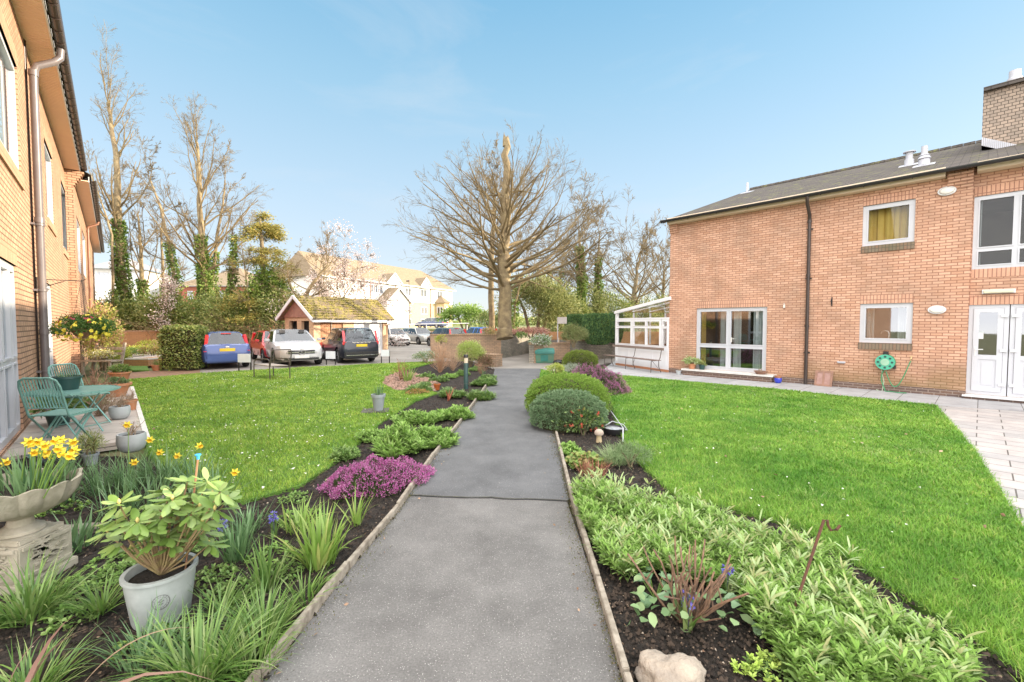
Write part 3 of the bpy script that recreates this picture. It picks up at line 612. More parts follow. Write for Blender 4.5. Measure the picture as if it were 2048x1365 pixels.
# ================= WINDOWS =================
def rc(pl, u0, u1, vt0, vt1, vb0, vb1, off=0):
    a0 = pl.uv(u0, (vt0 + vb0) / 2, off)[0]; a1 = pl.uv(u1, (vt1 + vb1) / 2, off)[0]
    zt = (pl.uv(u0, vt0, off)[1] + pl.uv(u1, vt1, off)[1]) / 2; zb = (pl.uv(u0, vb0, off)[1] + pl.uv(u1, vb1, off)[1]) / 2
    return (min(a0, a1), max(a0, a1), zb, zt)
def window(root, pl, r, inset=.05, fr=.07, mull=(), tran=(), glass='glass', curtain=None, casement=(), name='window', org=None, cdepth=.12, fm='upvc', lights=None):
    a0, a1, z0, z1 = r; mb = MB(); o0, o1 = -inset - .06, -inset
    mb.pbox(pl, a0, a1, z0, z0 + fr, o0, o1); mb.pbox(pl, a0, a1, z1 - fr, z1, o0, o1)
    mb.pbox(pl, a0, a0 + fr, z0 + fr, z1 - fr, o0, o1); mb.pbox(pl, a1 - fr, a1, z0 + fr, z1 - fr, o0, o1)
    xs = [a0 + fr] + [a0 + (a1 - a0) * m for m in mull] + [a1 - fr]
    for m in mull: x = a0 + (a1 - a0) * m; mb.pbox(pl, x - fr * .45, x + fr * .45, z0 + fr, z1 - fr, o0, o1 - .002)
    for tz in tran:
        z = z0 + (z1 - z0) * tz; mb.pbox(pl, a0 + fr, a1 - fr, z - fr * .4, z + fr * .4, o0, o1 - .004)
    # raised sash lips round each light
    zs = [z0 + fr] + [z0 + (z1 - z0) * m for m in tran] + [z1 - fr]
    l = fr * .35
    if fr > .04:
        for i in range(len(xs) - 1):
            for j in range(len(zs) - 1):
                b0, b1, c0, c1 = xs[i] + (fr * .45 if i else 0), xs[i + 1] - (fr * .45 if i + 2 < len(xs) else 0), zs[j] + (fr * .4 if j else 0), zs[j + 1] - (fr * .4 if j + 2 < len(zs) else 0)
                for q in ((b0, b1, c0, c0 + l), (b0, b1, c1 - l, c1), (b0, b0 + l, c0 + l, c1 - l), (b1 - l, b1, c0 + l, c1 - l)): mb.pbox(pl, *q, o0 + .01, o1 + .012)
    w = mb.build(name, MT[fm], root)
    g = MB(); g.face(pl, [(a0 + fr * .5, z0 + fr * .5), (a1 - fr * .5, z0 + fr * .5), (a1 - fr * .5, z1 - fr * .5), (a0 + fr * .5, z1 - fr * .5)], -inset - .035); g.build('pane', MT[glass], w)
    if curtain:
        for (f0, f1, cm) in curtain:
            c = MB(); n = 26; prev = None
            for i in range(n + 1):
                x = a0 + (a1 - a0) * (f0 + (f1 - f0) * i / n); of = -inset - cdepth - .03 * math.sin(i * 1.25) - .012 * math.sin(i * 2.9)
                cur = (pl.pt(x, z0 + .03, of), pl.pt(x, z1 - .03, of))
                if prev: c.quad(prev[0], cur[0], cur[1], prev[1])
                prev = cur
            c.build('curtain', MT[cm], w, smooth=True)
    return w
def room(root, pl, r, depth=2.2, inset=.14, grow=.25, mat='room'):
    a0, a1, z0, z1 = r; a0 -= grow; a1 += grow; z1 += .1; z0 -= .1; mb = MB(); P = lambda a, z, o: pl.pt(a, z, o)
    i, d = -inset, -depth
    mb.quad(P(a0, z0, d), P(a1, z0, d), P(a1, z1, d), P(a0, z1, d)); mb.quad(P(a0, z0, i), P(a0, z0, d), P(a0, z1, d), P(a0, z1, i)); mb.quad(P(a1, z0, i), P(a1, z0, d), P(a1, z1, d), P(a1, z1, i))
    mb.quad(P(a0, z0, i), P(a1, z0, i), P(a1, z0, d), P(a0, z0, d)); mb.quad(P(a0, z1, i), P(a1, z1, i), P(a1, z1, d), P(a0, z1, d)); mb.build('room', MT[mat], root)
# ================= RIGHT BUILDING =================
rb = thing('brick_building', 'salmon brick two storey building with mossy tiled roof on the right of the courtyard', 'building', A)
EV = 5.2
fw = rc(RW, 1392, 1533, 618, 613, 737, 748); kw = rc(RW, 1719, 1825, 609, 605, 684, 689); uw = rc(RW, 1725, 1830, 410, 401, 492, 485)
mb = MB(); mb.wall(RW, 0.0, LEN, .17, EV, [fw, kw, uw], depth=.1)
# far gable end and back so the building is closed
GN = Pl(RW.pt(LEN, 0), -RW.n); RIDGE = 7.8; HALF = 7.8
gp = [(0, 0), (2 * HALF, 0), (2 * HALF, EV), (HALF, RIDGE), (0, EV)]
GN.n = RW.d.copy(); mb.face(GN, gp)
mb.quad(RW.pt(LEN, 0, -2 * HALF), RW.pt(-9, 0, -2 * HALF), RW.pt(-9, EV, -2 * HALF), RW.pt(LEN, EV, -2 * HALF))
# stepped corbels under the eaves
for a0_, a1_ in ((LEN - .28, LEN + .002), (.002, .42)):
    for i in range(5): mb.pbox(RW, a0_, a1_, EV - .42 + i * .0675, EV - .42 + (i + 1) * .0675 - .004, .0, .03 + i * .025)
mb.pbox(RW, 0.0, .12, .17, EV, -.14, -.002)
mb.build('wall', MT['brickR'], rb, uv=True)
mb = MB(); mb.pbox(RW, 0, LEN, 0, .172, -.1, .006); mb.build('plinth', MT['engR'], rb, uv=True)
R2 = RW.shift(-.13)
bw_ = rc(R2, 1938, 2130, 398, 366, 531, 538); bw_ = (bw_[0], -0.02, bw_[2], bw_[3])
dr = rc(R2, 1924, 2016, 611, 609, 786, 795); dr2 = rc(R2, 2018, 2110, 609, 607, 795, 804)
dr = (dr[0], -.005, dr[2], dr[3]); dr2 = (dr2[0], dr[0] - .015, dr[2], dr[3])
mb = MB(); mb.wall(R2, -9, 0, .0, EV, [bw_, (dr2[0], dr[1], dr[2], dr[3])], depth=.1); mb.build('wall', MT['brickR'], rb, uv=True)
for r_, pl in ((fw, RW), (kw, RW), (uw, RW), (bw_, R2), ((dr2[0], dr[1], dr[2], dr[3]), R2)): mb = MB(); mb.pbox(pl, r_[0], r_[1], r_[3], r_[3] + .21, -.05, .004); mb.build('brick_lintel', MT['soldierR'], rb, uv=True)
mb = MB(); mb.pbox(R2, bw_[0], bw_[1], bw_[2] - .2, bw_[2], -.05, .004); mb.build('brick_sill', MT['soldierR'], rb, uv=True)
for r_ in (kw, uw): mb = MB(); mb.pbox(RW, r_[0] - .01, r_[1] + .01, r_[2] - .17, r_[2] - .002, -.05, .035); mb.build('window_sill', MT['sillR'], rb, uv=True)
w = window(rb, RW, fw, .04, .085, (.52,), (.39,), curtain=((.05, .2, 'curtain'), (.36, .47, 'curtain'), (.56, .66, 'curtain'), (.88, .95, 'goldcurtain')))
mb = MB(); hx = fw[0] + (fw[1] - fw[0]) * .475; mb.pbox(RW, hx - .015, hx + .015, fw[2] + .9, fw[2] + 1.05, -.03, -.015); mb.pbox(RW, hx - .10, hx, fw[2] + 1.0, fw[2] + 1.02, .0, .015); mb.build('door_handle', MT['ivory'], w)
room(rb, RW, fw, 3)
window(rb, RW, kw, .04, .085, curtain=((.05, .3, 'curtain'), (.75, .93, 'curtain')), cdepth=.3); room(rb, RW, kw, 2.5, grow=.5)
ft = RW.pt((kw[0] + kw[1]) / 2 - .05, kw[2] + .10, -.28); mb = MB(); mb.tube([ft + np.array([0, 0, z]) + RW.d * x for x, z in ((0, 0), (0, .14), (.02, .19), (.08, .21), (.14, .19), (.16, .12))], .011, 6); mb.build('kitchen_tap', M('chrome', (.7, .7, .7), None, 3, .15, metal=1), rb)
window(rb, RW, uw, .04, .085, glass='glassu', curtain=((.02, .98, 'goldcurtain'),), cdepth=.25); room(rb, RW, uw, 2.5, grow=.5)  # gold sheet paints in the sunlit opposite wall's reflection, not a real curtain
window(rb, R2, bw_, .03, .07, (.5,), (.27,), glass='glassu', curtain=((.9, .98, 'curtain'),)); room(rb, R2, bw_, 3)
def upvc_door(r_, hinge):
    a0, a1, z0, z1 = r_; mb = MB(); f = .075; zm = z0 + (z1 - z0) * .42
    for q in ((a0, a1, z0, z0 + f), (a0, a1, z1 - f, z1), (a0, a0 + f, z0 + f, z1 - f), (a1 - f, a1, z0 + f, z1 - f)): mb.pbox(R2, *q, -.1, -.03)
    b0, b1, c0, c1 = a0 + f + .004, a1 - f - .004, z0 + f + .004, z1 - f - .004; s = .09
    for q in ((b0, b1, c0, c0 + s), (b0, b1, c1 - s, c1), (b0, b0 + s, c0 + s, c1 - s), (b1 - s, b1, c0 + s, c1 - s), (b0 + s, b1 - s, zm - .05, zm + .05)): mb.pbox(R2, *q, -.09, -.012)
    mb.pbox(R2, b0 + s, b1 - s, c0 + s, zm - .05, -.08, -.028); mb.pbox(R2, b0 + s + .06, b1 - s - .06, c0 + s + .06, zm - .11, -.03, -.02)
    d = mb.build('door', MT['upvc'], rb)
    g = MB(); g.face(R2, [(b0 + s - .01, zm + .04), (b1 - s + .01, zm + .04), (b1 - s + .01, c1 - s + .01), (b0 + s - .01, c1 - s + .01)], -.05); g.build('pane', MT['glass'], d)
    hs = -1 if hinge else 1; xh = (b1 - .045) if hinge else (b0 + .045)
    m = MB(); m.pbox(R2, xh - .016, xh + .016, zm + .02, zm + .24, -.012, -.002); m.bar(R2.pt(xh, zm + .17, .03), R2.pt(xh + (-.12), zm + .175, .03), .018); m.bar(R2.pt(xh, zm + .17, -.005), R2.pt(xh, zm + .17, .04), .018); m.build('door_handle', MT['white'], d)
    m = MB(); xe = (b0 - .01) if hinge else (b1 + .01)
    for z in (z0 + .25, (z0 + z1) / 2, z1 - .25): m = MB(); m.pbox(R2, xe - .05, xe + .05, z - .03, z + .03, -.012, .012); m.build('hinge', MT['white'], d)
    return d
dd = upvc_door(dr, True); tag(dd, 'left white half glazed door with a paper notice'); upvc_door(dr2, False)
m = MB(); zn = rc(R2, 1940, 1967, 663, 663, 678, 678); m.pbox(R2, zn[0], zn[1], zn[2], zn[3], -.045, -.040); m.build('paper_notice', MT['white'], dd)
m = MB(); m.pbox(R2, zn[0], zn[1], zn[3] - .03, zn[3], -.0395, -.037); m.build('notice_header', M('pale grey print', (.45, .5, .5), None, 3, .7), dd)
room(rb, R2, (dr2[0], dr[1], dr[2], dr[3]), 2.5)
mb = MB(); mb.pbox(R2, dr2[0] - .5, .02, .0, dr[2] - .03, .0, .3); mb.build('door_step', MT['engR'], rb, uv=True)
mb = MB(); mb.pbox(R2, dr2[0] - .5, .05, dr[2] - .03, dr[2] - .002, .0, .34); mb.build('step_edge', MT['white'], rb)
# roof
roofmb = MB(); ov = .32; zsl = (RIDGE - EV) / HALF; T0, T1 = -9, LEN + .12
e0 = EV + .10 - ov * zsl
roofmb.quad(RW.pt(T0, e0, ov), RW.pt(T1, e0, ov), RW.pt(T1, RIDGE + .10, -HALF), RW.pt(T0, RIDGE + .10, -HALF))
roofmb.quad(RW.pt(T1, e0, -2 * HALF - ov), RW.pt(T0, e0, -2 * HALF - ov), RW.pt(T0, RIDGE + .10, -HALF), RW.pt(T1, RIDGE + .10, -HALF))
roofmb.quad(RW.pt(T1, e0, ov), RW.pt(T1, e0 - .1, ov), RW.pt(T1, RIDGE, -HALF), RW.pt(T1, RIDGE + .10, -HALF))
roof = roofmb.build('roof', MT['roofR'], rb, uv=True)
mb = MB()
for i in range(60):
    a = T1 - .3 * i
    if a < T0: break
    mb.tube([RW.pt(a, RIDGE + .09, -HALF), RW.pt(a - .29, RIDGE + .10, -HALF)], .1, 8)
mb.build('ridge_tiles', MT['roofR'], roof, uv=True)
mb = MB(); mb.pbox(RW, .45, LEN, EV - .14, EV + .06, .01, .25); mb.build('fascia', MT['cream'], rb)
mb = MB(); mb.pbox(R2, -9, -.05, EV - .14, EV + .06, .01, .32); mb.build('fascia', MT['cream'], rb)
gb = MB(); n = 10; prof = [(math.cos(math.pi + math.pi * i / n) * .075, math.sin(math.pi + math.pi * i / n) * .075) for i in range(n + 1)]
def gutter(pl, a0, a1, off, z, r=.075, name='gutter', mat='black', parent=None, br=.9, brs=.012):
    mb = MB(); n = 10; P = []
    for i in range(n + 1): t = math.pi + math.pi * i / n; P.append((math.cos(t) * r, math.sin(t) * r))
    for (x, y), (x2, y2) in zip(P[:-1], P[1:]): mb.quad(pl.pt(a0, z + y, off + x), pl.pt(a1, z + y, off + x), pl.pt(a1, z + y2, off + x2), pl.pt(a0, z + y2, off + x2))
    g = mb.build(name, MT[mat], parent, smooth=True); a = a0 + .2
    while a < a1:
        mb = MB(); mb.tube([pl.pt(a, z + y * 1.06, off + x * 1.06) for x, y in P[:9]], brs, 5); mb.pbox(pl, a - .012, a + .012, z - .03, z + .02, off - r - .12, off - r); a += br; mb.build('gutter_bracket', MT[mat], g)
    return g
gutter(RW, -.1, LEN + .15, ov + .06, e0 - .01, .07, parent=rb); gutter(R2, -9, -.1, ov + .19, e0 - .01, .07, parent=rb)
dp = RW.uv(1612, 770)[0]; dps = RW.uv(1632, 403, .1)[0]; dps = dp
mb = MB(); mb.tube([RW.pt(dp, e0 - .05, ov + .05), RW.pt(dp, e0 - .25, ov + .03), RW.pt(dp, e0 - .5, .09), RW.pt(dp, e0 - .75, .07), RW.pt(dp, .02, .07)], .042, 12)
for z in (e0 - .72, 3.0, 1.6): mb.tube([RW.pt(dp, z, .07), RW.pt(dp, z + .07, .07)], .054, 12)
for z in (2.95, .9, 4.3): mb.pbox(RW, dp - .075, dp + .075, z - .02, z + .02, .0, .03)
mb.build('downpipe', MT['brownpipe'], rb, smooth=True)
# flues
def flue(u, vb, vt, kind, lab):
    # on the roof slope: find point on slope under pixel
    best = None
    for o in np.linspace(-.2, -HALF, 80):
        a, z = RW.uv(u, vb, o); zr = e0 + (ov - o) * zsl
        if best is None or abs(z - zr) < best[0]: best = (abs(z - zr), a, zr, o)
    _, a, z, o = best; p = RW.pt(a, z, o); h = zat(u, vt, p) - z; mb = MB()
    mb.obox(p - RW.d * .22 - RW.n * .2 + np.array([0, 0, .01 + .2 * zsl]), RW.d * .44, RW.n * .4 - np.array([0, 0, .4 * zsl]), (0, 0, .02))
    if kind == 0: mb.lathe(p, [(.11, 0), (.11, h * .4), (.085, h * .42), (.085, h * .9), (.15, h * .9), (.15, h * .96), (.04, h)], 14)
    elif kind == 1: mb.lathe(p, [(.12, 0), (.12, h * .3), (.10, h * .32), (.14, h * .36), (.10, h * .5), (.12, h * .52), (.07, h * .6), (.07, h)], 14)
    else: mb.lathe(p, [(.04, 0), (.04, h)], 8)
    f = mb.build('flue_pipe', MT['lead'], rb, smooth=True); tag(f, lab)
flue(1818, 332, 303, 0, 'grey flue pipe with flat dark cap'); flue(1848, 332, 293, 1, 'taller grey flue pipe with collars'); flue(1494, 386, 366, 2, 'thin vent pipe near the roof end')
# tile hung block above the roof
TH = RW.shift(-3.2); q = [TH.uv(1963, 292), TH.uv(1967, 186), TH.uv(2100, 138), TH.uv(2100, 322)]; print('TH', q); zt9 = (q[1][1] + q[2][1]) / 2 + .1; q = [q[0], (q[1][0], q[1][1]), (q[1][0] - 9, q[1][1]), (q[1][0] - 9, q[3][1] - .5), q[3]]
mb = MB(); mb.face(TH, q); P = [TH.pt(a, z) for a, z in q]; Q = [TH.pt(a, z, -4.5) for a, z in q]
mb.quad(P[0], P[1], Q[1], Q[0]); mb.quad(P[1], P[2], Q[2], Q[1]); mb.quad(P[2], P[3], Q[3], Q[2]); mb.build('tile_hung_wall', MT['hung'], rb, uv=True, fixn=False)
mb = MB(); mb.obox(P[1] + np.array([0, 0, .0]), P[2] - P[1], TH.n * .12, (0, 0, .1)); mb.build('verge', MT['roofR'], rb, uv=True)
mb = MB()
for i in range(34):
    t0 = i / 34; a = P[0] + (P[4] - P[0]) * t0; b = P[0] + (P[4] - P[0]) * (t0 + .024); mb.obox(a + TH.n * .01, b - a, TH.n * .02, np.array([0, 0, .22]))
mb.build('lead_flashing', MT['lead'], rb)
mb = MB(); c = TH.pt(TH.uv(2030, 160)[0], TH.uv(2030, 172)[1], -.3); mb.lathe(c, [(.14, 0), (.14, .3), (.11, .32), (.11, .5)], 14); mb.build('flue_pipe', MT['lead'], rb, smooth=True)
# ---- things fixed on or standing at the right wall
def oval_light(u, v, lab):
    a, z = RW.uv(u, v); o = thing('wall_light', lab, 'wall light', RW.pt(a, z)); Rz = math.atan2(RW.d[1], RW.d[0])
    for nm, s0, dd_, m_ in (('base', 1.0, .0, 'white'), ('diffuser', .9, .05, 'ivory')):
        V = []; k = 24; rings = [(1, 0), (1, .04), (.8, .085), (.4, .1)] if nm == 'diffuser' else [(1.05, 0), (1.05, .05)]
        mb = MB()
        for r_, dp_ in rings:
            for j in range(k): t = 2 * math.pi * j / k; V.append(RW.pt(a + math.cos(t) * .15 * r_ * s0, z + math.sin(t) * .095 * r_ * s0, dp_ + .002))
        Fs = [(i * k + j, i * k + (j + 1) % k, (i + 1) * k + (j + 1) % k, (i + 1) * k + j) for i in range(len(rings) - 1) for j in range(k)] + [tuple(range((len(rings) - 1) * k, len(rings) * k))]
        mb.add(V, Fs); mb.build(nm, MT[m_], o, smooth=True, fixn=True)
oval_light(1874, 620, 'oval white bulkhead light beside the ground floor kitchen window'); oval_light(1894, 383, 'oval white bulkhead light high up under the eaves')
a, z = R2.uv(1997, 583); o = thing('strip_light', 'short white strip light on the brick above the white doors', 'wall light', R2.pt(a, z))
mb = MB(); mb.pbox(R2, a - .25, a + .25, z - .045, z + .045, .004, .05); mb.build('base', MT['white'], o)
mb = MB(); mb.pbox(R2, a - .225, a + .225, z - .035, z + .035, .051, .085); mb.build('diffuser', M('yellowed diffuser', (.72, .68, .48), None, 3, .3), o, bevel=.01)
a, z = RW.uv(1683, 724); mb = MB(); mb.pbox(RW, a - .09, a + .09, z - .025, z + .012, .002, .06); mb.pbox(RW, a - .075, a + .075, z - .04, z - .026, .002, .045); tag(mb.build('wall_vent', MT['lead'], origin=RW.pt(a, z), bevel=.006), 'small grey wall vent between the downpipe and the hose reel', 'vent')
a, z = RW.uv(1569, 612); mb = MB(); mb.pbox(RW, a - .02, a + .02, z - .06, z + .03, .002, .045); mb.tube([RW.pt(a, z + .03, .02), RW.pt(a, z + .07, .03), RW.pt(a, z + .06, .07)], .008, 6); tag(mb.build('wall_hook', MT['ivory'], origin=RW.pt(a, z)), 'small white hook on the brick right of the french window', 'hook')
a, z = RW.uv(1664, 603); mb = MB(); mb.pbox(RW, a - .012, a + .012, z - .13, z + .11, .002, .015); mb.tube([RW.pt(a, z + .10, .01), RW.pt(a + .01, z + .0, .09), RW.pt(a, z - .1, .03)], .01, 6); mb.tube([RW.pt(a, z - .09, .04), RW.pt(a, z - .02, .09)], .014, 6); tag(mb.build('wall_bracket', MT['black'], origin=RW.pt(a, z)), 'small black iron bracket on the brick left of the kitchen window', 'bracket')
# ledge below the french window
mb = MB(); s0, s1 = RW.uv(1545, 762, .3)[0], RW.uv(1366, 750, .3)[0]; mb.pbox(RW, s0, s1, .0, fw[2] - .055, .008, .34); o = mb.build('door_step', MT['engR'], rb, uv=True)
mb = MB(); mb.pbox(RW, s0 - .03, s1 + .03, fw[2] - .054, fw[2] - .002, .008, .38); mb.build('step_edge', MT['chalk'], rb)
ST = fw[2] - .0015
# hose reel
a, z = RW.uv(1772, 724); hr = thing('hose_reel', 'green garden hose reel hung on the brick wall below the kitchen window', 'hose reel', RW.pt(a, z))
def disc(pl, a, z, r, o0, o1, k=28, hole=0):
    mb = MB(); V = []
    rs = [(r, o0), (r, o1)]
    for rr, oo in rs:
        for j in range(k): t = 2 * math.pi * j / k; V.append(pl.pt(a + math.cos(t) * rr, z + math.sin(t) * rr, oo))
    Fs = [(j, (j + 1) % k, k + (j + 1) % k, k + j) for j in range(k)] + [tuple(range(k, 2 * k)), tuple(range(k))[::-1]]
    return mb.add(V, Fs)
disc(RW, a, z, .19, .16, .185).build('reel_face', M('teal reel', (.08, .42, .28), None, 5, .4), hr, fixn=True)
disc(RW, a, z, .19, .02, .04).build('reel_back', MT['hose'], hr, fixn=True); disc(RW, a, z, .085, .186, .20).build('hub', M('pale green hub', (.3, .5, .36), None, 5, .4), hr, fixn=True)
mb = MB()
for i in range(8):
    t = i * math.pi / 4; disc(RW, a + math.cos(t) * .135, z + math.sin(t) * .135, .026, .186, .190, 12).build('reel_hole', MT['dgreen'], hr, fixn=True)
mb = MB()
for i in range(5):
    oo = .055 + i * .022; mb.tube([RW.pt(a + math.cos(t) * (.15 + .008 * (i % 2)), z + math.sin(t) * (.15 + .008 * (i % 2)), oo) for t in np.linspace(0, 6.283, 24)], .011, 6, caps=False)
mb.build('coiled_hose', MT['hose'], hr, smooth=True)
mb = MB(); mb.pbox(RW, a - .05, a + .05, z + .15, z + .26, .0, .1); mb.pbox(RW, a - .20, a - .15, z - .16, z - .08, .0, .12); mb.build('wall_bracket', MT['black'], hr)
ta, tz = RW.uv(1823, 716)
mb = MB(); cur = [RW.pt(a + (ta - a) * t, (z - .2) * (1 - t) + (tz - .05) * t - .62 * math.sin(math.pi * min(1, t * 1.0)) * (1 - t * .35), .06 + .05 * math.sin(3 * t)) for t in np.linspace(0.02, 1, 22)]
mb.tube(cur, .011, 7)
mb.tube([RW.pt(a + .02 + .05 * math.sin(t * 4), z - .18 - (z - .2) * t, .08 + .05 * t) for t in np.linspace(0, 1, 12)] + [RW.pt(a - .12, .035, .2), RW.pt(a - .3, .03, .26), RW.pt(a - .42, .03, .22), RW.pt(a - .25, .035, .3)], .011, 7)
tag(mb.build('garden_hose', MT['hose'], origin=RW.pt(a, .02), smooth=True), 'green hose looping from the reel to the tap and lying on the paving', 'hose')
mb = MB(); mb.tube([RW.pt(a + .08, z - .18, .07), RW.pt(a + .02, z - .5, .07), RW.pt(a + .05, z - .75, .09), RW.pt(a + .16, .04, .12)], .009, 6); tag(mb.build('garden_hose', M('pale hose', (.45, .55, .40), None, 4, .5), origin=RW.pt(a, .02), smooth=True), 'short pale green hose end hanging left below the reel', 'hose')
mb = MB(); mb.tube([RW.pt(ta, tz, .0), RW.pt(ta, tz, .07), RW.pt(ta, tz - .03, .09), RW.pt(ta, tz - .07, .085)], .014, 8); mb.tube([RW.pt(ta - .03, tz + .04, .05), RW.pt(ta + .03, tz + .04, .05)], .007, 6); mb.tube([RW.pt(ta, tz, .05), RW.pt(ta, tz + .04, .05)], .007, 6)
tag(mb.build('garden_tap', M('brass', (.55, .42, .22), None, 4, .3, metal=.8), origin=RW.pt(ta, tz), smooth=True), 'small brass outdoor tap on the brick right of the hose reel', 'tap')
# leaning panel board
a0_, _ = RW.uv(1666, 775); a1_, _ = RW.uv(1631, 770); pb = thing('leaning_board', 'brown panelled wooden board leaning against the brick wall by the downpipe', 'board', RW.pt(a0_, .015))
zt = .42
def lean(a, z, o): return RW.pt(a, .016 + z * .97, .13 - z * .27 + o)
def leanbox(mb, a0, a1, z0, z1, t0, t1): o = lean(a0, z0, t0); return mb.obox(o, RW.d * (a1 - a0), RW.n * (t1 - t0), lean(a0, z1, t0) - o)
m = leanbox(MB(), a0_, a1_, 0, zt, 0, .02); m.build('panel', M('faded brown paint', (.30, .17, .14), (.36, .22, .19), 12, .7), pb)
m = MB(); ww = a1_ - a0_
for q in ((a0_, a1_, 0, .05), (a0_, a1_, zt - .05, zt), (a0_, a0_ + .05, .05, zt - .05), (a1_ - .05, a1_, .05, zt - .05), ((a0_ + a1_) / 2 - .02, (a0_ + a1_) / 2 + .02, .05, zt - .05)): leanbox(m, *q, .021, .035)
m.build('stiles', MT['brownwood'], pb)
# ================= CONSERVATORY =================
CL, CR = G(1231, 731), RW.pt(LEN, 0, .02)
CP = Pl(CR, CL - CR, flip=True); cl = float(np.linalg.norm((CL - CR)[:2]))
cs = thing('conservatory', 'white framed glass conservatory with sloping roof beside the brick building', 'conservatory', CL)
CZ = zat(1236, 626, CL); dw = .35 * CZ
mb = MB(); mb.pbox(CP, 0, cl, 0, .1, -.1, .0); mb.build('plinth', MT['terra'], cs)
mb = MB(); zb = zat(1237, 690, CL); mb.pbox(CP, 0, cl, .1, zb, -.1, .0)
for f in np.linspace(.04, .96, 5): mb.pbox(CP, cl * f - .012, cl * f + .012, .15, zb - .05, .0, .008)
mb.build('white_panel', MT['upvcW'], cs)
zt2 = zat(1237, 652, CL) ; zt1 = zat(1237, 640, CL)
sx = [0, .31, .62, .93, cl] if False else [CP.uv(u, 690)[0] for u in (1336, 1322, 1264, 1234)]
sx = [0.0, sx[1], sx[2], cl]
for i in range(3):
    window(cs, CP, (sx[i] + .01, sx[i + 1] - .01, zb, zt1), .0, .06, (.5,) if i == 1 else (), (.72,), glass='glassc', fm='upvcW')
mb = MB(); mb.pbox(CP, cl - .09, cl, .1, CZ, -.08, .03); zr = CZ + .42; mb.bar(CP.pt(cl + .05, CZ, .0), CP.pt(-.05, zr, .0), .12, .1); mb.pbox(CP, 0, cl, zt1, zt1 + .06, -.08, .01); mb.build('roof_beam', MT['upvcW'], cs)
back = -CP.n * 2.6
mb = MB(); mb.quad(CP.pt(cl + .08, CZ + .02), CP.pt(-.05, zr + .02), CP.pt(-.05, zr + .02) + back, CP.pt(cl + .08, CZ + .02) + back); mb.build('glass_roof', MT['glassc'], cs)
mb = MB()
for f in np.linspace(0, 1, 4): mb.bar(CP.pt(cl + .05, CZ + .05) + back * f, CP.pt(-.05, zr + .05) + back * f, .05, .04)
mb.build('glazing_bars', MT['upvcW'], cs)
mb = MB(); mb.quad(CP.pt(cl, 0) + back, CP.pt(0, 0) + back, CP.pt(0, zr) + back, CP.pt(cl, CZ) + back); mb.quad(CP.pt(cl, .1), CP.pt(cl, .1) + back, CP.pt(cl, zb) + back, CP.pt(cl, zb)); mb.build('wall', MT['brickR'], cs, uv=True)
m = MB(); m.pbox(Pl(CP.pt(cl, 0), -CP.n), 0, 2.6, zt1, zt1 + .06, -.03, .03)
for f in (0.0, .87, 1.73, 2.55): m.pbox(Pl(CP.pt(cl, 0), -CP.n), f, f + .05, zb, CZ, -.03, .03)
m.build('side_frame', MT['upvcW'], cs)
m = MB(); pz = CP.pt(cl - .02, zb); m.quad(pz, pz + back, pz + back + np.array([0, 0, CZ - zb]), pz + np.array([0, 0, CZ - zb])); m.build('side_pane', MT['glassc'], cs)
# bench in front of conservatory
bn = thing('garden_bench', 'long brown metal bench standing in front of the white conservatory', 'bench', CP.pt(cl * .5, 0, .5))
BP = CP; off0 = .22
mb = MB(); zs_, zt_ = .43, .82
for i in range(3): mb.pbox(BP, -.0, cl + .02, zs_, zs_ + .022, off0 + .10 + i * .11, off0 + .19 + i * .11)
mb.build('seat', M('brown slats', (.16, .11, .09), (.2, .14, .11), 12, .6), bn)
mb = MB(); mb.pbox(BP, 0, cl - .1, zt_ - .045, zt_ + .045, off0 - .02, off0 + .01); mb.build('backrest', M('grey brown slat', (.20, .15, .13), (.25, .19, .16), 12, .6), bn)
for x in (.12, cl * .5, cl - .16):
    mb = MB(); mb.tube([BP.pt(x, zt_ + .03, off0 - .03), BP.pt(x, zs_ + .08, off0 + .04), BP.pt(x, zs_, off0 + .10), BP.pt(x, .2, off0 + .09), BP.pt(x, .016, off0 + .0)], .014, 6); mb.tube([BP.pt(x, zs_, off0 + .1), BP.pt(x, zs_ - .01, off0 + .42), BP.pt(x, .016, off0 + .44)], .014, 6)
    mb.bar(BP.pt(x, .12, off0 + .05), BP.pt(x, .12, off0 + .44), .018); mb.bar(BP.pt(x + .02, .16, off0 + .1), BP.pt(x + (.25 if x < .5 else -.25), zs_ - .01, off0 + .2), .01); mb.build('leg', MT['steel'], bn, smooth=True)
# ================= LEFT BUILDING =================
lb = thing('brick_building', 'tall buff brick two storey building with brown gutter along the left of the courtyard', 'building', O_L)
ZE = (LW.uv(63, 133)[1] + LW.uv(110, 278)[1]) / 2
s_step = LW.uv(137, 560)[0]; PR = .2; L2 = LW.shift(PR)
s_end = L2.uv(191, 600)[0]
ldoor = (-2.4, LW.uv(40, 700)[0], .09, LW.uv(22, 526)[1]); s_uw = LW.uv(38, 240)[0]; uwin = (-2.6, s_uw, (LW.uv(37, 345)[1] + LW.uv(0, 292)[1]) / 2, (LW.uv(37, 142)[1] + LW.uv(5, 62)[1]) / 2)
ld2 = (LW.uv(94, 640)[0] + .02, LW.uv(106, 640)[0], .09, LW.uv(100, 570)[1])
uw2 = rc(LW, 91, 107, 288, 322, 428, 456); uw3 = rc(LW, 124, 134, 368, 392, 492, 506)
uw4 = rc(L2, 155, 162, 440, 455, 541, 548); uw5 = rc(L2, 166, 172, 468, 478, 549, 555)
EVL = ZE
mb = MB(); mb.wall(LW, -6, s_step, 0, EVL, [ldoor, uwin, ld2, uw2, uw3], depth=.1)
mb.wall(L2, s_step, s_end, 0, EVL - .25, [uw4, uw5], depth=.1)
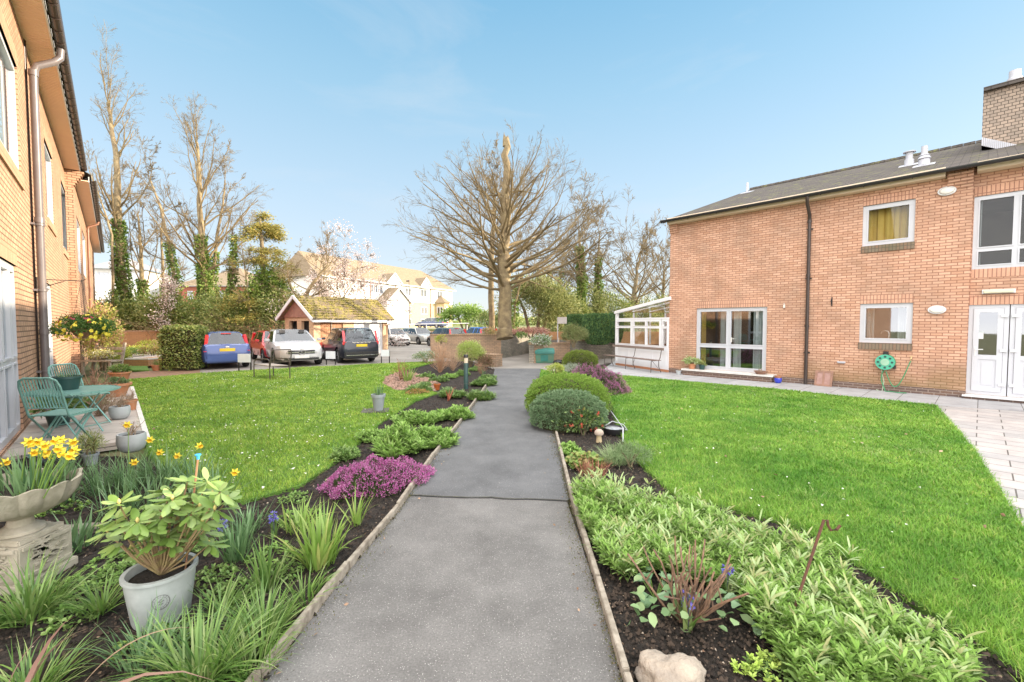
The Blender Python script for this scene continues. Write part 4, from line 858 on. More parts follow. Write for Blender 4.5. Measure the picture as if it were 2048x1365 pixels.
mb.quad(LW.pt(s_step, 0), LW.pt(s_step, 0, PR), LW.pt(s_step, EVL, PR), LW.pt(s_step, EVL))
for i in range(6): mb.pbox(LW, s_step, s_step + .3, EVL - .5 + i * .08, EVL - .5 + (i + 1) * .08 - .004, PR, PR + .04 + i * .045)
mb.quad(L2.pt(s_end, 0), L2.pt(s_end, 0, -8), L2.pt(s_end, EVL, -8), L2.pt(s_end, EVL - .25)); mb.quad(L2.pt(s_end, 0, -8), LW.pt(-6, 0, -8), LW.pt(-6, EVL, -8), L2.pt(s_end, EVL, -8))
mb.quad(LW.pt(-6, 0, -8), LW.pt(-6, 0), LW.pt(-6, EVL), LW.pt(-6, EVL, -8))
mb.build('wall', MT['brickL'], lb, uv=True)
for r_ in (ldoor, uwin, ld2, uw2, uw3): mb = MB(); mb.pbox(LW, r_[0], r_[1] + (.06 if r_[1] - r_[0] > 1 else .03), r_[3], min(r_[3] + .24, EVL - .01), -.05, .004); mb.build('brick_lintel', MT['soldierL'], lb, uv=True)
for r_ in (uwin, uw2, uw3): mb = MB(); mb.pbox(LW, r_[0], r_[1] + .05, r_[2] - .19, r_[2] - .002, -.05, .03); mb.build('window_sill', MT['soldierL'], lb, uv=True)
window(lb, LW, uwin, .03, .09, (.45,), (), 'glassL', ((.3, .5, 'curtain'), (.75, .97, 'curtain'))); room(lb, LW, uwin, 3)
w = window(lb, LW, ldoor, .03, .085, (.52, .8), (.43,), 'glassL', ((.55, .72, 'curtain'),)); room(lb, LW, ldoor, 3, mat='room')
window(lb, LW, ld2, .03, .07, (), (.4,), 'glassL'); room(lb, LW, ld2, 2)
for r_, pl in ((uw2, LW), (uw3, LW), (uw4, L2), (uw5, L2)): window(lb, pl, r_, .03, .07, (), (), 'glassL', ((.0, .9, 'curtain'),)); room(lb, pl, r_, 2, mat='curtain')
so = .36
mb = MB(); mb.pbox(LW, -6, s_step + .0, EVL, EVL + .03, .0, so)
for i in range(int((s_step + 6) / .09)): mb.pbox(LW, -6 + i * .09, -6 + i * .09 + .012, EVL - .004, EVL, .0, so - .01)
mb.build('soffit', MT['soffit'], lb)
mb = MB(); mb.pbox(L2, s_step + .3, s_end + .1, EVL - .25, EVL - .22, .0, so); mb.build('soffit', MT['soffit'], lb)
mb = MB(); mb.pbox(LW, -6, s_step + .02, EVL - .01, EVL + .17, so, so + .022); mb.pbox(L2, s_step + .3, s_end + .12, EVL - .27, EVL - .08, so, so + .022); mb.build('fascia', MT['white'], lb)
rf = MB(); th = math.tan(R(30))
for pl, a0_, a1_, ez in ((LW, -6, s_step + .1, EVL + .2), (L2, s_step + .1, s_end + .15, EVL - .05)):
    rf.quad(pl.pt(a0_, ez, so + .07), pl.pt(a1_, ez, so + .07), pl.pt(a1_, ez + 5 * th, so - 4.9), pl.pt(a0_, ez + 5 * th, so - 4.9)); rf.quad(pl.pt(a1_, ez + 5 * th, so - 4.9), pl.pt(a0_, ez + 5 * th, so - 4.9), pl.pt(a0_, ez, -9), pl.pt(a1_, ez, -9))
    rf.quad(pl.pt(a1_, ez, so + .07), pl.pt(a1_, ez + 5 * th, so - 4.9), pl.pt(a1_, ez - .1, -8), pl.pt(a1_, ez - .1, so))
rf.build('roof', MT['roofR'], lb, uv=True)
gutter(LW, -6, s_step + .12, so + .11, EVL + .12, .085, parent=lb, mat='brownpipe', br=.45, brs=.010); gutter(L2, s_step + .3, s_end + .15, so + .11, EVL - .12, .085, parent=lb, mat='brownpipe', br=.45, brs=.010)
sp_ = LW.uv(84, 600, .1)[0]
mb = MB(); sp2 = sp_ ; po = .11
mb.tube([LW.pt(sp2 + .05, EVL + .02, so + .11), LW.pt(sp2 + .05, EVL - .14, so + .10), LW.pt(sp2 + .02, EVL - .26, so + .02), LW.pt(sp2, EVL - .42, po + .05), LW.pt(sp2, EVL - .55, po), LW.pt(sp2, .05, po)], .058, 14)
for z in (EVL - .62, 3.55, 1.5): mb.tube([LW.pt(sp2, z, po), LW.pt(sp2, z + .1, po)], .07, 14)
for z in (3.5, 2.3, .8): mb.tube([LW.pt(sp2, z, po), LW.pt(sp2, z + .035, po)], .075, 14); mb.pbox(LW, sp2 - .12, sp2 - .0, z, z + .035, .0, .06)
mb.build('downpipe', MT['greypipe'], lb, smooth=True)
mb = MB(); sx_ = LW.uv(69, 600)[0]; mb.tube([LW.pt(sx_, .1, .02), LW.pt(sx_, EVL, .02)], .010, 6); mb.tube([LW.pt(sx_ - .05, .1, .012), LW.pt(sx_ - .05, EVL, .012)], .006, 5); mb.build('cable', MT['brownpipe'], lb)
sp3 = L2.uv(182, 600, .1)[0]; mb = MB(); mb.tube([L2.pt(sp3, EVL - .2, so + .1), L2.pt(sp3, EVL - .32, so + .08), L2.pt(sp3, EVL - .5, .1), L2.pt(sp3, EVL - .62, .08), L2.pt(sp3, .05, .08)], .05, 12)
for z in (EVL - .75, 2.5, 1.2): mb.tube([L2.pt(sp3, z, .08), L2.pt(sp3, z + .06, .08)], .062, 12)
mb.build('downpipe', MT['coppipe'], lb, smooth=True)
# hanging basket bracket
sb0 = LW.uv(56, 545)[0]; zb_ = LW.uv(56, 552)[1]
HB = G(125, 800); HBp = Y(122, 655, LW.pt(sp_ + .35, 0, .55)[1]); 
bk_ = thing('hanging_bracket', 'thin black wrought iron bracket on the buff wall above the hanging basket', 'bracket', LW.pt(sp_ + .35, zb_))
mb = MB(); bs_ = sp_ + .35; mb.bar(LW.pt(bs_, zb_ - .25, .01), LW.pt(bs_, zb_ + .06, .01), .02, .012); mb.build('wall_plate', MT['black'], bk_)
mb = MB(); mb.tube([LW.pt(bs_, zb_ + .02, .01), LW.pt(bs_, zb_ + .02, .62), LW.pt(bs_, zb_ + .06, .68), LW.pt(bs_, zb_ + .08, .64)], .008, 6); mb.tube([LW.pt(bs_, zb_ - .2, .01), LW.pt(bs_, zb_ - .1, .15), LW.pt(bs_, zb_, .38)], .008, 6); mb.tube([LW.pt(bs_ , zb_ - .05 + .05 * math.sin(t), .12 + .05 * math.cos(t)) for t in np.linspace(0, 5.2, 14)], .006, 5); mb.build('arm', MT['black'], bk_, smooth=True)
# ================= CARS =================
PAINT = {}
def paint(name, c, metal=.3): 
    if name not in PAINT:
        m, t, b = newmat('car paint ' + name); b.inputs['Base Color'].default_value = c4(c); b.inputs['Metallic'].default_value = metal; b.inputs['Roughness'].default_value = .35; b.inputs['Coat Weight'].default_value = .8; b.inputs['Coat Roughness'].default_value = .05
        PAINT[name] = m
    return PAINT[name]
MT['carglass'] = glassmat('car window glass', (.30, .38, .42), refl=.05, rough=.03)
MT['tyre'] = M('tyre rubber', (.02, .02, .02), None, 5, .8)
MT['rim'] = M('alloy rim', (.55, .55, .56), None, 3, .3, metal=.7)
MT['redlamp'] = M('red tail lamp', (.65, .02, .03), (.55, .02, .02), 20, .2, coat=1)
MT['headlamp'] = M('clear headlamp', (.55, .52, .46), (.75, .72, .66), 30, .15, coat=1)
MT['plateY'] = M('yellow number plate', (.80, .56, .03), None, 3, .4); MT['plateW'] = M('white number plate', (.8, .8, .78), None, 3, .4)
MT['chrome'] = M('bright trim', (.75, .75, .77), None, 3, .15, metal=.9)
MT['seatdark'] = M('dark car interior', (.05, .05, .055), (.09, .085, .08), 4, .8)
def car(style, col, label, pos, head, scale, parts='rear', metal=.3, group=None, plate=True, dark_trim=False):
    """local: +x forward, z up; built metric, root scaled"""
    root = thing('parked_car', label, 'car'); P_ = paint(col[0], col[1], metal)
    S = {'hatch': dict(L=3.92, W=1.68, H=1.43, belt=.95, hood=.92, nose=.62, cowl=1.12, wb=(-1.22, 1.27), wr=.30, tail=.06, roof0=.42, roof1=2.45, cow=2.95, ge=.30),
         'sedan': dict(L=4.42, W=1.80, H=1.38, belt=.93, hood=.93, nose=.66, cowl=1.2, wb=(-1.36, 1.37), wr=.32, tail=.10, roof0=.75, roof1=2.4, cow=3.2, ge=.42),
         'suv': dict(L=4.50, W=1.80, H=1.68, belt=1.06, hood=1.06, nose=.78, cowl=1.1, wb=(-1.31, 1.32), wr=.35, tail=.05, roof0=.32, roof1=2.75, cow=3.35, ge=.24),
         'estate': dict(L=4.65, W=1.80, H=1.46, belt=.95, hood=.93, nose=.66, cowl=1.2, wb=(-1.36, 1.37), wr=.32, tail=.05, roof0=.42, roof1=2.75, cow=3.35, ge=.3)}[style]
    L, Wd, H = S['L'], S['W'], S['H']; hw = Wd / 2; x0 = -L / 2; zb = .22; bl = S['belt']
    # body lower loft. stations: x, width factor, bottom z, shoulder z, deck z
    st = [(x0 + .0, .80, zb + .16, bl - .28, bl - .30), (x0 + .03, .90, zb + .05, bl - .08, bl - .02), (x0 + .12, .96, zb, bl, bl + .02), (x0 + .6, 1, zb, bl + .0, bl + .02), (x0 + 1.4, 1, zb, bl, bl), (x0 + S['cow'] - .2, 1, zb, bl - .02, bl),
          (x0 + S['cow'] + .1, .995, zb, bl - .04, S['hood'] + .02), (x0 + L - .75, .98, zb, S['hood'] - .10, S['hood'] - .03), (x0 + L - .32, .93, zb, S['nose'] + .06, S['hood'] - .13), (x0 + L - .10, .82, zb + .0, S['nose'] - .02, S['nose'] + .06), (x0 + L - .02, .66, zb + .06, S['nose'] - .14, S['nose'] - .08)]
    rings = []
    for x, wf, a, sh, dk in st:
        w = hw * wf; mid = a + (sh - a) * .5
        half = [(0, a), (w * .80, a), (w * .95, a + .07), (w * .985, a + (mid - a) * .6), (w, mid), (w * .985, mid + (sh - mid) * .6), (w * .93, sh), (w * .80, sh + (dk - sh) * .55 + .012), (w * .45, dk + .0), (0, dk + .012)]
        rings.append([(x, y, z) for y, z in half] + [(x, -y, z) for y, z in half[-2:0:-1]])
    # interpolate extra stations
    RN = []
    for i in range(len(rings) - 1):
        for t in (0, .5): RN.append([tuple(np.array(p) * (1 - t) + np.array(q) * t) for p, q in zip(rings[i], rings[i + 1])])
    RN.append(rings[-1]); k = len(RN[0]); mb = MB(); V = [p for r_ in RN for p in r_]
    Fs = [(i * k + j, i * k + (j + 1) % k, (i + 1) * k + (j + 1) % k, (i + 1) * k + j) for i in range(len(RN) - 1) for j in range(k)] + [tuple(range(k))[::-1], tuple(range((len(RN) - 1) * k, len(RN) * k))]
    mb.add(V, Fs); body = mb.build('body', P_, root, fixn=True)
    # wheel arches cut
    cut = MB()
    for wx in S['wb']:
        for sy in (-1, 1):
            n = 22; ra = S['wr'] + .07; V = []
            for yy in (sy * (hw - .26), sy * (hw + .2)):
                V += [(wx + ra * math.cos(2 * math.pi * j / n), yy, S['wr'] + .01 + ra * math.sin(2 * math.pi * j / n)) for j in range(n)]
            cut.add(V, [(j, (j + 1) % n, n + (j + 1) % n, n + j) for j in range(n)] + [tuple(range(n)), tuple(range(n, 2 * n))[::-1]])
    cme = bpy.data.meshes.new('cut'); cme.from_pydata(cut.v, [], cut.f); bb = bmesh.new(); bb.from_mesh(cme); bmesh.ops.recalc_face_normals(bb, faces=bb.faces); bb.to_mesh(cme); bb.free()
    co = bpy.data.objects.new('cut', cme); COL.objects.link(co); md = body.modifiers.new('b', 'BOOLEAN'); md.operation = 'DIFFERENCE'; md.object = co; md.solver = 'EXACT'
    dg = bpy.context.evaluated_depsgraph_get(); dg.update(); nm = bpy.data.meshes.new_from_object(body.evaluated_get(dg)); body.modifiers.clear()
    # glasshouse
    xr0, xr1, xf1, xf0 = x0 + S['tail'] + .03, x0 + S['roof0'], x0 + S['roof1'], x0 + S['cow']
    wB, wT = hw * .92, hw * .70; zr = H
    def ring(x, f, zr_, wf=1.0):     # f 0 belt ..1 roof
        z = bl - .02 + (zr_ - bl + .02) * f; w = (wB + (wT - wB) * f) * wf; zr2 = z
        return [(x, w0 * (-1), z0) for w0, z0 in ((wB * wf, bl - .02), (w + .0, z - .05 * f), (w - .07, z), (w * .45, z + .025 * f))] + [(x, w0, z0) for w0, z0 in ((w * .45, z + .025 * f), (w - .07, z), (w, z - .05 * f), (wB * wf, bl - .02))]
    bx1 = (xr1 + xf1) / 2 - .02; pz = .05
    ge = S['ge']
    gs = [ring(xr0, 0.03, zr - .08, .93), ring(xr1, .97, zr - .03, .96), ring(xr1 + ge, 1, zr, .98), ring(xr1 + ge + .06, 1, zr, .985), ring(bx1 - pz, 1, zr, 1), ring(bx1 + pz, 1, zr, 1), ring(xf1 - .02, .985, zr, 1), ring(xf0, .03, zr - .05, .98)]
    g_rear, g_front, pm = MB(), MB(), MB(); g_side = []
    for i in range(7):
        for j in range(7):
            q = [gs[i][j], gs[i][j + 1], gs[i + 1][j + 1], gs[i + 1][j]]; side = j in (0, 6); corner = j in (1, 5); top = j in (2, 3, 4)
            tgt = pm
            if i == 0 and top: tgt = g_rear
            elif i == 6 and top: tgt = g_front
            elif side and i in (1, 3, 5, 6): tgt = MB(); g_side.append(tgt)
            tgt.quad(*q)
    # door glass between C pillar etc. done; paint part appended to body mesh
    b2 = bmesh.new(); b2.from_mesh(nm); vs = [b2.verts.new(v) for v in pm.v]
    for f in pm.f:
        try: b2.faces.new([vs[i] for i in f])
        except Exception: pass
    b2.to_mesh(nm); b2.free(); body.data = nm; nm.materials.clear(); nm.materials.append(P_); nm.polygons.foreach_set('use_smooth', np.ones(len(nm.polygons), bool))
    try: nm.set_sharp_from_angle(angle=R(32))
    except Exception: pass
    bpy.data.objects.remove(co)
    g_rear.build('rear_window', MT['carglass'], root); g_front.build('windscreen', MT['carglass'], root); [x_.build('side_window', MT['carglass'], root) for x_ in g_side]
    it = MB(); it.box((0 - .1, 0, bl - .1), (2.2, Wd * .78, .14))
    for x in (-.7, .35):
        for y in (-.36, .36): it.box((x, y, bl + .08), (.14, .42, .5)); it.box((x, y, bl + .38), (.09, .2, .14))
    it.build('seats', MT['seatdark'], root)
    for wx in S['wb']:
        for sy in (-1, 1):
            r_ = S['wr']; prof = [(r_ * .55, -.10), (r_ * .93, -.105), (r_, -.07), (r_, .07), (r_ * .93, .105), (r_ * .62, .09)]; n = 22; V = []
            for rr, yy in prof: V += [(wx + rr * math.cos(2 * math.pi * j / n), sy * (hw - .125) + yy * sy, r_ + rr * math.sin(2 * math.pi * j / n)) for j in range(n)]
            m = MB(); m.add(V, [(i * n + j, i * n + (j + 1) % n, (i + 1) * n + (j + 1) % n, (i + 1) * n + j) for i in range(len(prof) - 1) for j in range(n)]); w_ = m.build('wheel', MT['tyre'], root, smooth=True)
            m = MB(); yo = sy * (hw - .05); 
            V = [(wx + r_ * .62 * math.cos(2 * math.pi * j / n), yo, r_ + r_ * .62 * math.sin(2 * math.pi * j / n)) for j in range(n)] + [(wx + r_ * .56 * math.cos(2 * math.pi * j / n), yo, r_ + r_ * .56 * math.sin(2 * math.pi * j / n)) for j in range(n)]
            m.add(V, [(j, (j + 1) % n, n + (j + 1) % n, n + j) for j in range(n)])
            for q in range(7):
                t = q * 2 * math.pi / 7; m.bar((wx, yo - sy * .01, r_), (wx + r_ * .58 * math.cos(t), yo - sy * .01, r_ + r_ * .58 * math.sin(t)), .035, .02)
            m.build('rim', MT['rim'], w_)
    xe = x0 - .004; xn = x0 + L
    def rbox(name, mat, c, size, bev=.015): m = MB(); m.box(c, size); return m.build(name, mat, root, bevel=bev)
    bz = bl
    if style in ('suv',):
        for sy in (-1, 1): m = MB(); m.obox((xr0 + .0, sy * (hw - .13) - .06, bl - .06), (.02, 0, 0), (0, .12, 0), (.22, 0, zr - bl - .06)); m.obox((xr0 - .03, sy * (hw - .13) - .085, bl - .16), (.12, 0, 0), (0, .17, 0), (0, 0, .14)); m.build('tail_lamp', MT['redlamp'], root, bevel=.01)
    elif style == 'hatch':
        for sy in (-1, 1): m = MB(); m.bar((xr0 - .03, sy * (hw - .13), bl - .30), (xr1 - .10, sy * (hw * .74), zr - .10), .12, .12); m.build('tail_lamp', MT['redlamp'], root, bevel=.02)
        for sy in (-1, 1): rbox('fog_lamp', MT['redlamp'], (x0 + .0, sy * (hw - .32), .40), (.05, .13, .07))
        m = MB(); m.box((xr1 - .03, 0, zr - .05), (.06, .34, .04)); m.build('brake_lamp', MT['redlamp'], root)
    else:
        for sy in (-1, 1): rbox('tail_lamp', MT['redlamp'], (x0 + .06, sy * (hw - .24), bl - .14), (.12, .30, .14), .03)
    if style == 'suv':
        m = MB(); m.box((x0 + .0, 0, .44), (.14, Wd * .90, .26)); m.build('rear_bumper', MT['black'], root, bevel=.04)
        m = MB(); m.box((x0 - .075, 0, .40), (.012, Wd * .82, .035)); m.build('bumper_strip', MT['chrome'], root)
        m = MB(); m.box((x0 + .0, 0, bl - .05), (.03, .9, .03)); m.build('boot_trim', MT['chrome'], root, bevel=.008)
    else:
        m = MB(); m.box((x0 + .035, 0, .42), (.14, Wd * .86, .30)); m.build('rear_bumper', P_, root, bevel=.05)
    m = MB(); m.box((x0 + (-.015 if style == 'suv' else .0), 0, bl - .20), (.03, .52, .115)); m.build('number_plate', MT['plateY'], root)
    m = MB(); m.bar((xr0 + .12, .1, bl + .09), (xr0 + .17, -.28, bl + .10), .02); m.build('wiper', MT['black'], root)
    # front
    nz_ = S['nose']
    for sy in (-1, 1):
        m = MB(); m.obox((xn - .42, sy * (hw * .93) - sy * .02, nz_ - .02), (.30, -sy * .10, 0), (0.02, -sy * .36, 0), (-.06, 0, .15)); m.build('headlight', MT['headlamp'], root, bevel=.02, fixn=True)
    m = MB(); m.box((xn - .045, 0, nz_ - .12), (.09, 1.0, .17)); gr = m.build('grille', MT['black'], root, bevel=.03)
    m = MB(); m.box((xn - .05, 0, nz_ - .36), (.12, 1.25, .10)); m.build('lower_grille', MT['black'], root, bevel=.02)
    if plate: m = MB(); m.box((xn + .02, 0, nz_ - .28), (.02, .52, .11)); m.build('number_plate', MT['plateW'], root)
    m = MB(); m.box((xn - .09, 0, zb + .10), (.16, Wd * .80, .14)); m.build('front_bumper', P_, root, bevel=.04)
    for sy in (-1, 1):
        m = MB(); m.box((xf0 - .25, sy * (hw + .07), bl + .06), (.12, .19, .12)); m.build('wing_mirror', P_, root, bevel=.03)
    # door seams and handles
    for sy in (-1, 1):
        m = MB()
        for x in (bx1 - .9, bx1): m.box((x, sy * hw * 1.0, bl - .06), (.18, .03, .025))
        m.build('door_handle', P_, root, bevel=.008)
        m = MB()
        for x in (bx1 + .02, bx1 - .98, bx1 + 1.02): m.bar((x, sy * (hw * 1.001), .32), (x + .03, sy * hw * .955, bl - .03), .012, .02)
        m.build('door_seam', MT['black'], root)
    root.location = (pos[0], pos[1], pos[2] if len(pos) > 2 else 0); root.rotation_euler = (0, 0, head); root.scale = (scale,) * 3
    if group: root['group'] = group
    return root
def hd(dx, dy): return math.atan2(dy, dx)
hb = hd(-.64, .77)
def rearpos(u, v, L, sc, h): g = G(u, v); return (g[0] + math.cos(h) * L / 2 * sc, g[1] + math.sin(h) * L / 2 * sc)
c1 = car('hatch', ('blue', (.05, .09, .27)), 'dark blue hatchback seen from behind, nearest the clipped hedge', rearpos(456, 738, 3.92, .96, hb), hb, .96, group='cars in the car park')
m = MB(); m.lathe((0, 0, 0), [(.075, 0), (.075, .012), (.06, .016)], 20, (1, .5)); ob = m.build('badge', MT['chrome'], c1); ob.rotation_euler = (R(90), 0, R(-90)); ob.location = (-3.92 / 2 + .03, 0, .85)
hw_ = hd(.60, -.80); g = G(603, 733)
c2 = car('sedan', ('white', (.50, .50, .51)), 'white car facing the lawn between the blue hatchback and the black off-roader', (g[0] - math.cos(hw_) * 2.1 * 1.04, g[1] - math.sin(hw_) * 2.1 * 1.04), hw_, 1.04, metal=0, group='cars in the car park')
gm = MB(); xn = 2.21 + .012
for t0 in range(28):
    a, b_ = 2 * math.pi * t0 / 28, 2 * math.pi * (t0 + 1) / 28; gm.bar((xn, .115 * math.cos(a), .54 + .115 * math.sin(a)), (xn, .115 * math.cos(b_), .54 + .115 * math.sin(b_)), .016)
for t in (90, 210, 330): gm.bar((xn, 0, .54), (xn, .11 * math.cos(R(t)), .54 + .11 * math.sin(R(t))), .022, .012)
gm.box((xn - .005, .33, .54), (.012, .42, .03)); gm.box((xn - .005, -.33, .54), (.012, .42, .03)); gm.build('grille_emblem', MT['chrome'], c2)
hs = hd(-.60, .80)
c3 = car('suv', ('black', (.022, .027, .042)), 'black off-roader seen from behind in front of the white garage door', rearpos(724, 727, 4.5, .90, hs), hs, .90, group='cars in the car park')
for i, y in enumerate(np.linspace(.36, -.36, 5)):
    m = MB(); m.box((-2.262, y, .985), (.008, .07 if i % 2 else .05, .03)); m.build('boot_letter', MT['chrome'], c3)
car('hatch', ('red', (.55, .03, .03)), 'bright red car parked behind the blue hatchback', (-11.1, 20.6), hd(.64, -.77), .95, group='cars in the car park')
car('hatch', ('dark red', (.38, .015, .02)), 'dark red car partly hidden behind the white car roof', (-10.3, 22.6), hd(.55, -.83), .95, group='cars in the car park')
g = G(803, 692); hh = hd(.62, -.78)
car('hatch', ('pearl white', (.5, .49, .47)), 'small white car facing out just right of the garage', (g[0] - .9, g[1] + 1.1), hh, .92, metal=0, group='cars in the far car park')
g = G(850, 690); hh = hd(.66, -.75)
car('estate', ('silver', (.34, .34, .32)), 'silver grey estate car facing out beside the small white car', (g[0] - .9, g[1] + 1.9), hh, .92, group='cars in the far car park')
car('hatch', ('grey black', (.06, .06, .065)), 'dark grey hatchback behind the garden wall left of the blue car', (-4.95, 33.0), hd(-.62, .78), .98, group='cars in the far car park')
car('hatch', ('bright blue', (.03, .16, .60)), 'bright blue hatchback behind the garden wall left of the big oak trunk', (-2.55, 33.6), hd(-.50, .86), 1.0, group='cars in the far car park')
car('estate', ('navy', (.05, .07, .14)), 'dark blue car on the road in front of the white apartment block', (-11.8, 64, 1.104), hd(-.9, .3), 1.0, group='cars in the far car park')
# ================= GARAGE =================
ge_ = [G(628, 712)]; gr_near = np.array([-9.55, 21.2, 0]); gr_far = np.array([-7.15, 25.3, 0])
GP = Pl(gr_near, gr_far - gr_near); GL = float(np.linalg.norm((gr_far - gr_near)[:2])); GE = 2.12; GW = 2.3
if np.dot(GP.n, -gr_near) < 0: GP.n = -GP.n
ga = thing('garage', 'small brick garage with moss covered roof and a white up-and-over door', 'garage', gr_near)
tB = GP.uv(640, 660)[0]; t1_, t2_ = GP.uv(687, 680)[0], GP.uv(709, 680)[0]; tR = GP.uv(766, 680)[0]
op1 = (GP.uv(641, 680)[0], t1_ - .02, 0.0, GE - .28); op2 = (t2_ - .02, tR, 0.0, GE - .22)
mb = MB(); mb.wall(GP, 0, GL, 0, GE, [op1, op2], depth=.15)
GG = Pl(gr_near, -GP.n); GG.n = -GP.d
mb.wall(GG, 0, GW, 0, GE - .1, [(.35, .95, 0, GE - .28), (1.3, 1.95, 0, GE - .28)], depth=.15)
mb.quad(GP.pt(GL, 0), GP.pt(GL, GE), GP.pt(GL, GE, -GW), GP.pt(GL, 0, -GW)); mb.quad(GP.pt(0, 0, -GW), GP.pt(GL, 0, -GW), GP.pt(GL, GE, -GW), GP.pt(0, GE, -GW))
mb.build('wall', MT['brickP'], ga, uv=True)
RH = .92
mb = MB(); mb.face(GG, [(-.05, GE - .1), (GW + .05, GE - .1), (GW / 2, GE + RH - .06)], .06); mb.build('gable_boards', M('brown gable boarding', (.26, .13, .10), (.34, .18, .13), 4, .7, bs=8, bst=.3), ga)
r_ = MB(); s_ = RH / (GW / 2); o_ = .28
for sgn in (0, 1):
    a_, b_ = ((o_, -GW / 2) if sgn == 0 else (-GW - o_, -GW / 2))
    P = [GP.pt(-.3, GE - o_ * s_ + .05, a_), GP.pt(GL + .3, GE - o_ * s_ + .05, a_), GP.pt(GL + .3, GE + RH + .05, b_), GP.pt(-.3, GE + RH + .05, b_)]
    r_.quad(*(P if sgn == 0 else P[::-1])); Q = [p - np.array([0, 0, .07]) for p in P]; r_.quad(*(Q[::-1] if sgn == 0 else Q)); r_.quad(P[0], P[3], Q[3], Q[0]); r_.quad(P[1], P[2], Q[2], Q[1]); r_.quad(P[0], P[1], Q[1], Q[0])
r_.build('roof', MT['roofG'], ga, uv=True, fixn=False)
# moss tufts on roof
n = 5000; aa = rng.uniform(-.28, GL + .28, n); tt = rng.uniform(0, 1, n); tt = np.round(tt * 9) / 9 + rng.normal(0, .015, n); kk = (np.sin(aa * 2.3 + 3 * tt) + np.sin(aa * 5 + 1) * .5 + rng.normal(0, .6, n)) > -.2; aa, tt = aa[kk], np.clip(tt[kk], 0, 1); n = len(aa)
Pm = GP.o + GP.d * aa[:, None] + GP.n * (o_ + (-GW / 2 - o_) * tt)[:, None] + np.array([0, 0, 1]) * ((GE - o_ * s_ + .055) + (RH + o_ * s_) * tt)[:, None]
V, Fc = leaves_np(Pm, rnd(n) + np.array([0, 0, .6]), rng.uniform(.03, .075, n), .06); mo = fastmesh('roof_moss', V, Fc, leafmat('roof moss', [(.20, .17, .05), (.30, .27, .07), (.12, .11, .04)], .9, .1), ga); mo['kind'] = 'stuff'
for sgn in (1, -1):
    mb = MB(); mb.bar(GG.pt(GW / 2 + sgn * (GW / 2 + .30), GE - o_ * s_ - .0, .30), GG.pt(GW / 2, GE + RH + .0, .30), .04, .15); mb.build('bargeboard', MT['white'], ga)
mb = MB(); mb.pbox(GP, -.28, GL + .28, GE - o_ * s_ - .12, GE - o_ * s_ + .04, o_ - .03, o_); mb.build('fascia', MT['white'], ga)
mb = MB(); mb.pbox(GP, op2[0], op2[1], .01, op2[3], -.09, -.05)
for i in range(5): mb.pbox(GP, op2[0] + .02, op2[1] - .02, .1 + i * .33, .1 + i * .33 + .02, -.05, -.042)
mb.build('garage_door', MT['white'], ga)
mb = MB(); mb.pbox(GP, op1[0], op1[1], .01, op1[3], -.11, -.07)
for i in range(int((op1[1] - op1[0]) / .1)): mb.pbox(GP, op1[0] + i * .1, op1[0] + i * .1 + .09, .02, op1[3] - .02, -.07, -.06)
mb.build('wooden_door', M('orange brown timber', (.42, .20, .09), (.34, .16, .08), 6, .6), ga)
mb = MB(); mb.pbox(GP, op1[0], op1[1], op1[3] - .06, op1[3], -.055, -.0); mb.pbox(GP, (op1[0] + op1[1]) / 2 - .03, (op1[0] + op1[1]) / 2 + .03, .0, op1[3] - .06, -.055, -.02); mb.build('door_frame', MT['timber'], ga)
mb = MB(); mb.tube([GP.pt(GL - .02, GE - .4, .24), GP.pt(GL - .04, GE - .5, .06), GP.pt(GL - .04, .02, .06)], .035, 8); mb.build('downpipe', MT['steel'], ga)
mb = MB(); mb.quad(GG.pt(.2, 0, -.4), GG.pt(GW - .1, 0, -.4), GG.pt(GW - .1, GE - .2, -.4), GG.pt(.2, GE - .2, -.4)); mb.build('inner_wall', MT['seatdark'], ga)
# ================= APARTMENT BLOCK =================
TZ = 1.1
a0 = np.array([(640 - 1024) / F * 60.5, 60.5, 0]); a1 = np.array([(905 - 1024) / F * 88, 88, 0])
AP = Pl(a0, a1 - a0); AL = float(np.linalg.norm((a1 - a0)[:2]))
if np.dot(AP.n, -a0) < 0: AP.n = -AP.n
ap = thing('apartment_building', 'long three storey apartment block with white render upper walls beyond the far car park', 'building', np.array([a0[0], a0[1], TZ]))
AE = 8.45; mid = TZ + 4.45
def au(u): return AP.uv(u, 600)[0]
wins = []
for u, hw0 in ((748, .9), (759, .9), (817, .8), (848, .9), (880, .8)): wins.append((u, hw0, AE - 1.9, AE - .5))
for u, hw0 in ((817, .8), (849, .9)): wins.append((u, hw0, mid - 2.15, mid - .75))
for u, hw0 in ((817, .8), (849, 1.0)): wins.append((u, hw0, TZ + .4, TZ + 1.5))
wr_ = [(au(u) - h_, au(u) + h_, z0, z1) for u, h_, z0, z1 in wins]
up = [w_ for w_ in wr_ if w_[2] > mid]; lo_ = [w_ for w_ in wr_ if w_[2] < mid]
mb = MB(); mb.wall(AP, 0, AL, mid, AE, up, depth=.1); mb.quad(AP.pt(AL, TZ), AP.pt(AL, TZ, -9), AP.pt(AL, AE, -9), AP.pt(AL, AE)); mb.quad(AP.pt(0, TZ), AP.pt(0, TZ, -9), AP.pt(0, AE, -9), AP.pt(0, AE)); mb.build('rendered_wall', MT['render'], ap)
mb = MB(); mb.wall(AP, 0, AL, TZ, mid, lo_, off=-.05, depth=.1); mb.build('brick_wall', MT['brickY'], ap, uv=True)
mb = MB(); mb.pbox(AP, 0, AL, mid - .08, mid + .08, -.0, .06); mb.build('string_course', MT['render'], ap)
for w_ in up: window(ap, AP, w_, .04, .09, (.5,), (), 'glassd')
for w_ in lo_: window(ap, AP, w_, .09, .09, (.5,), (), 'glassd')
mb = MB(); 
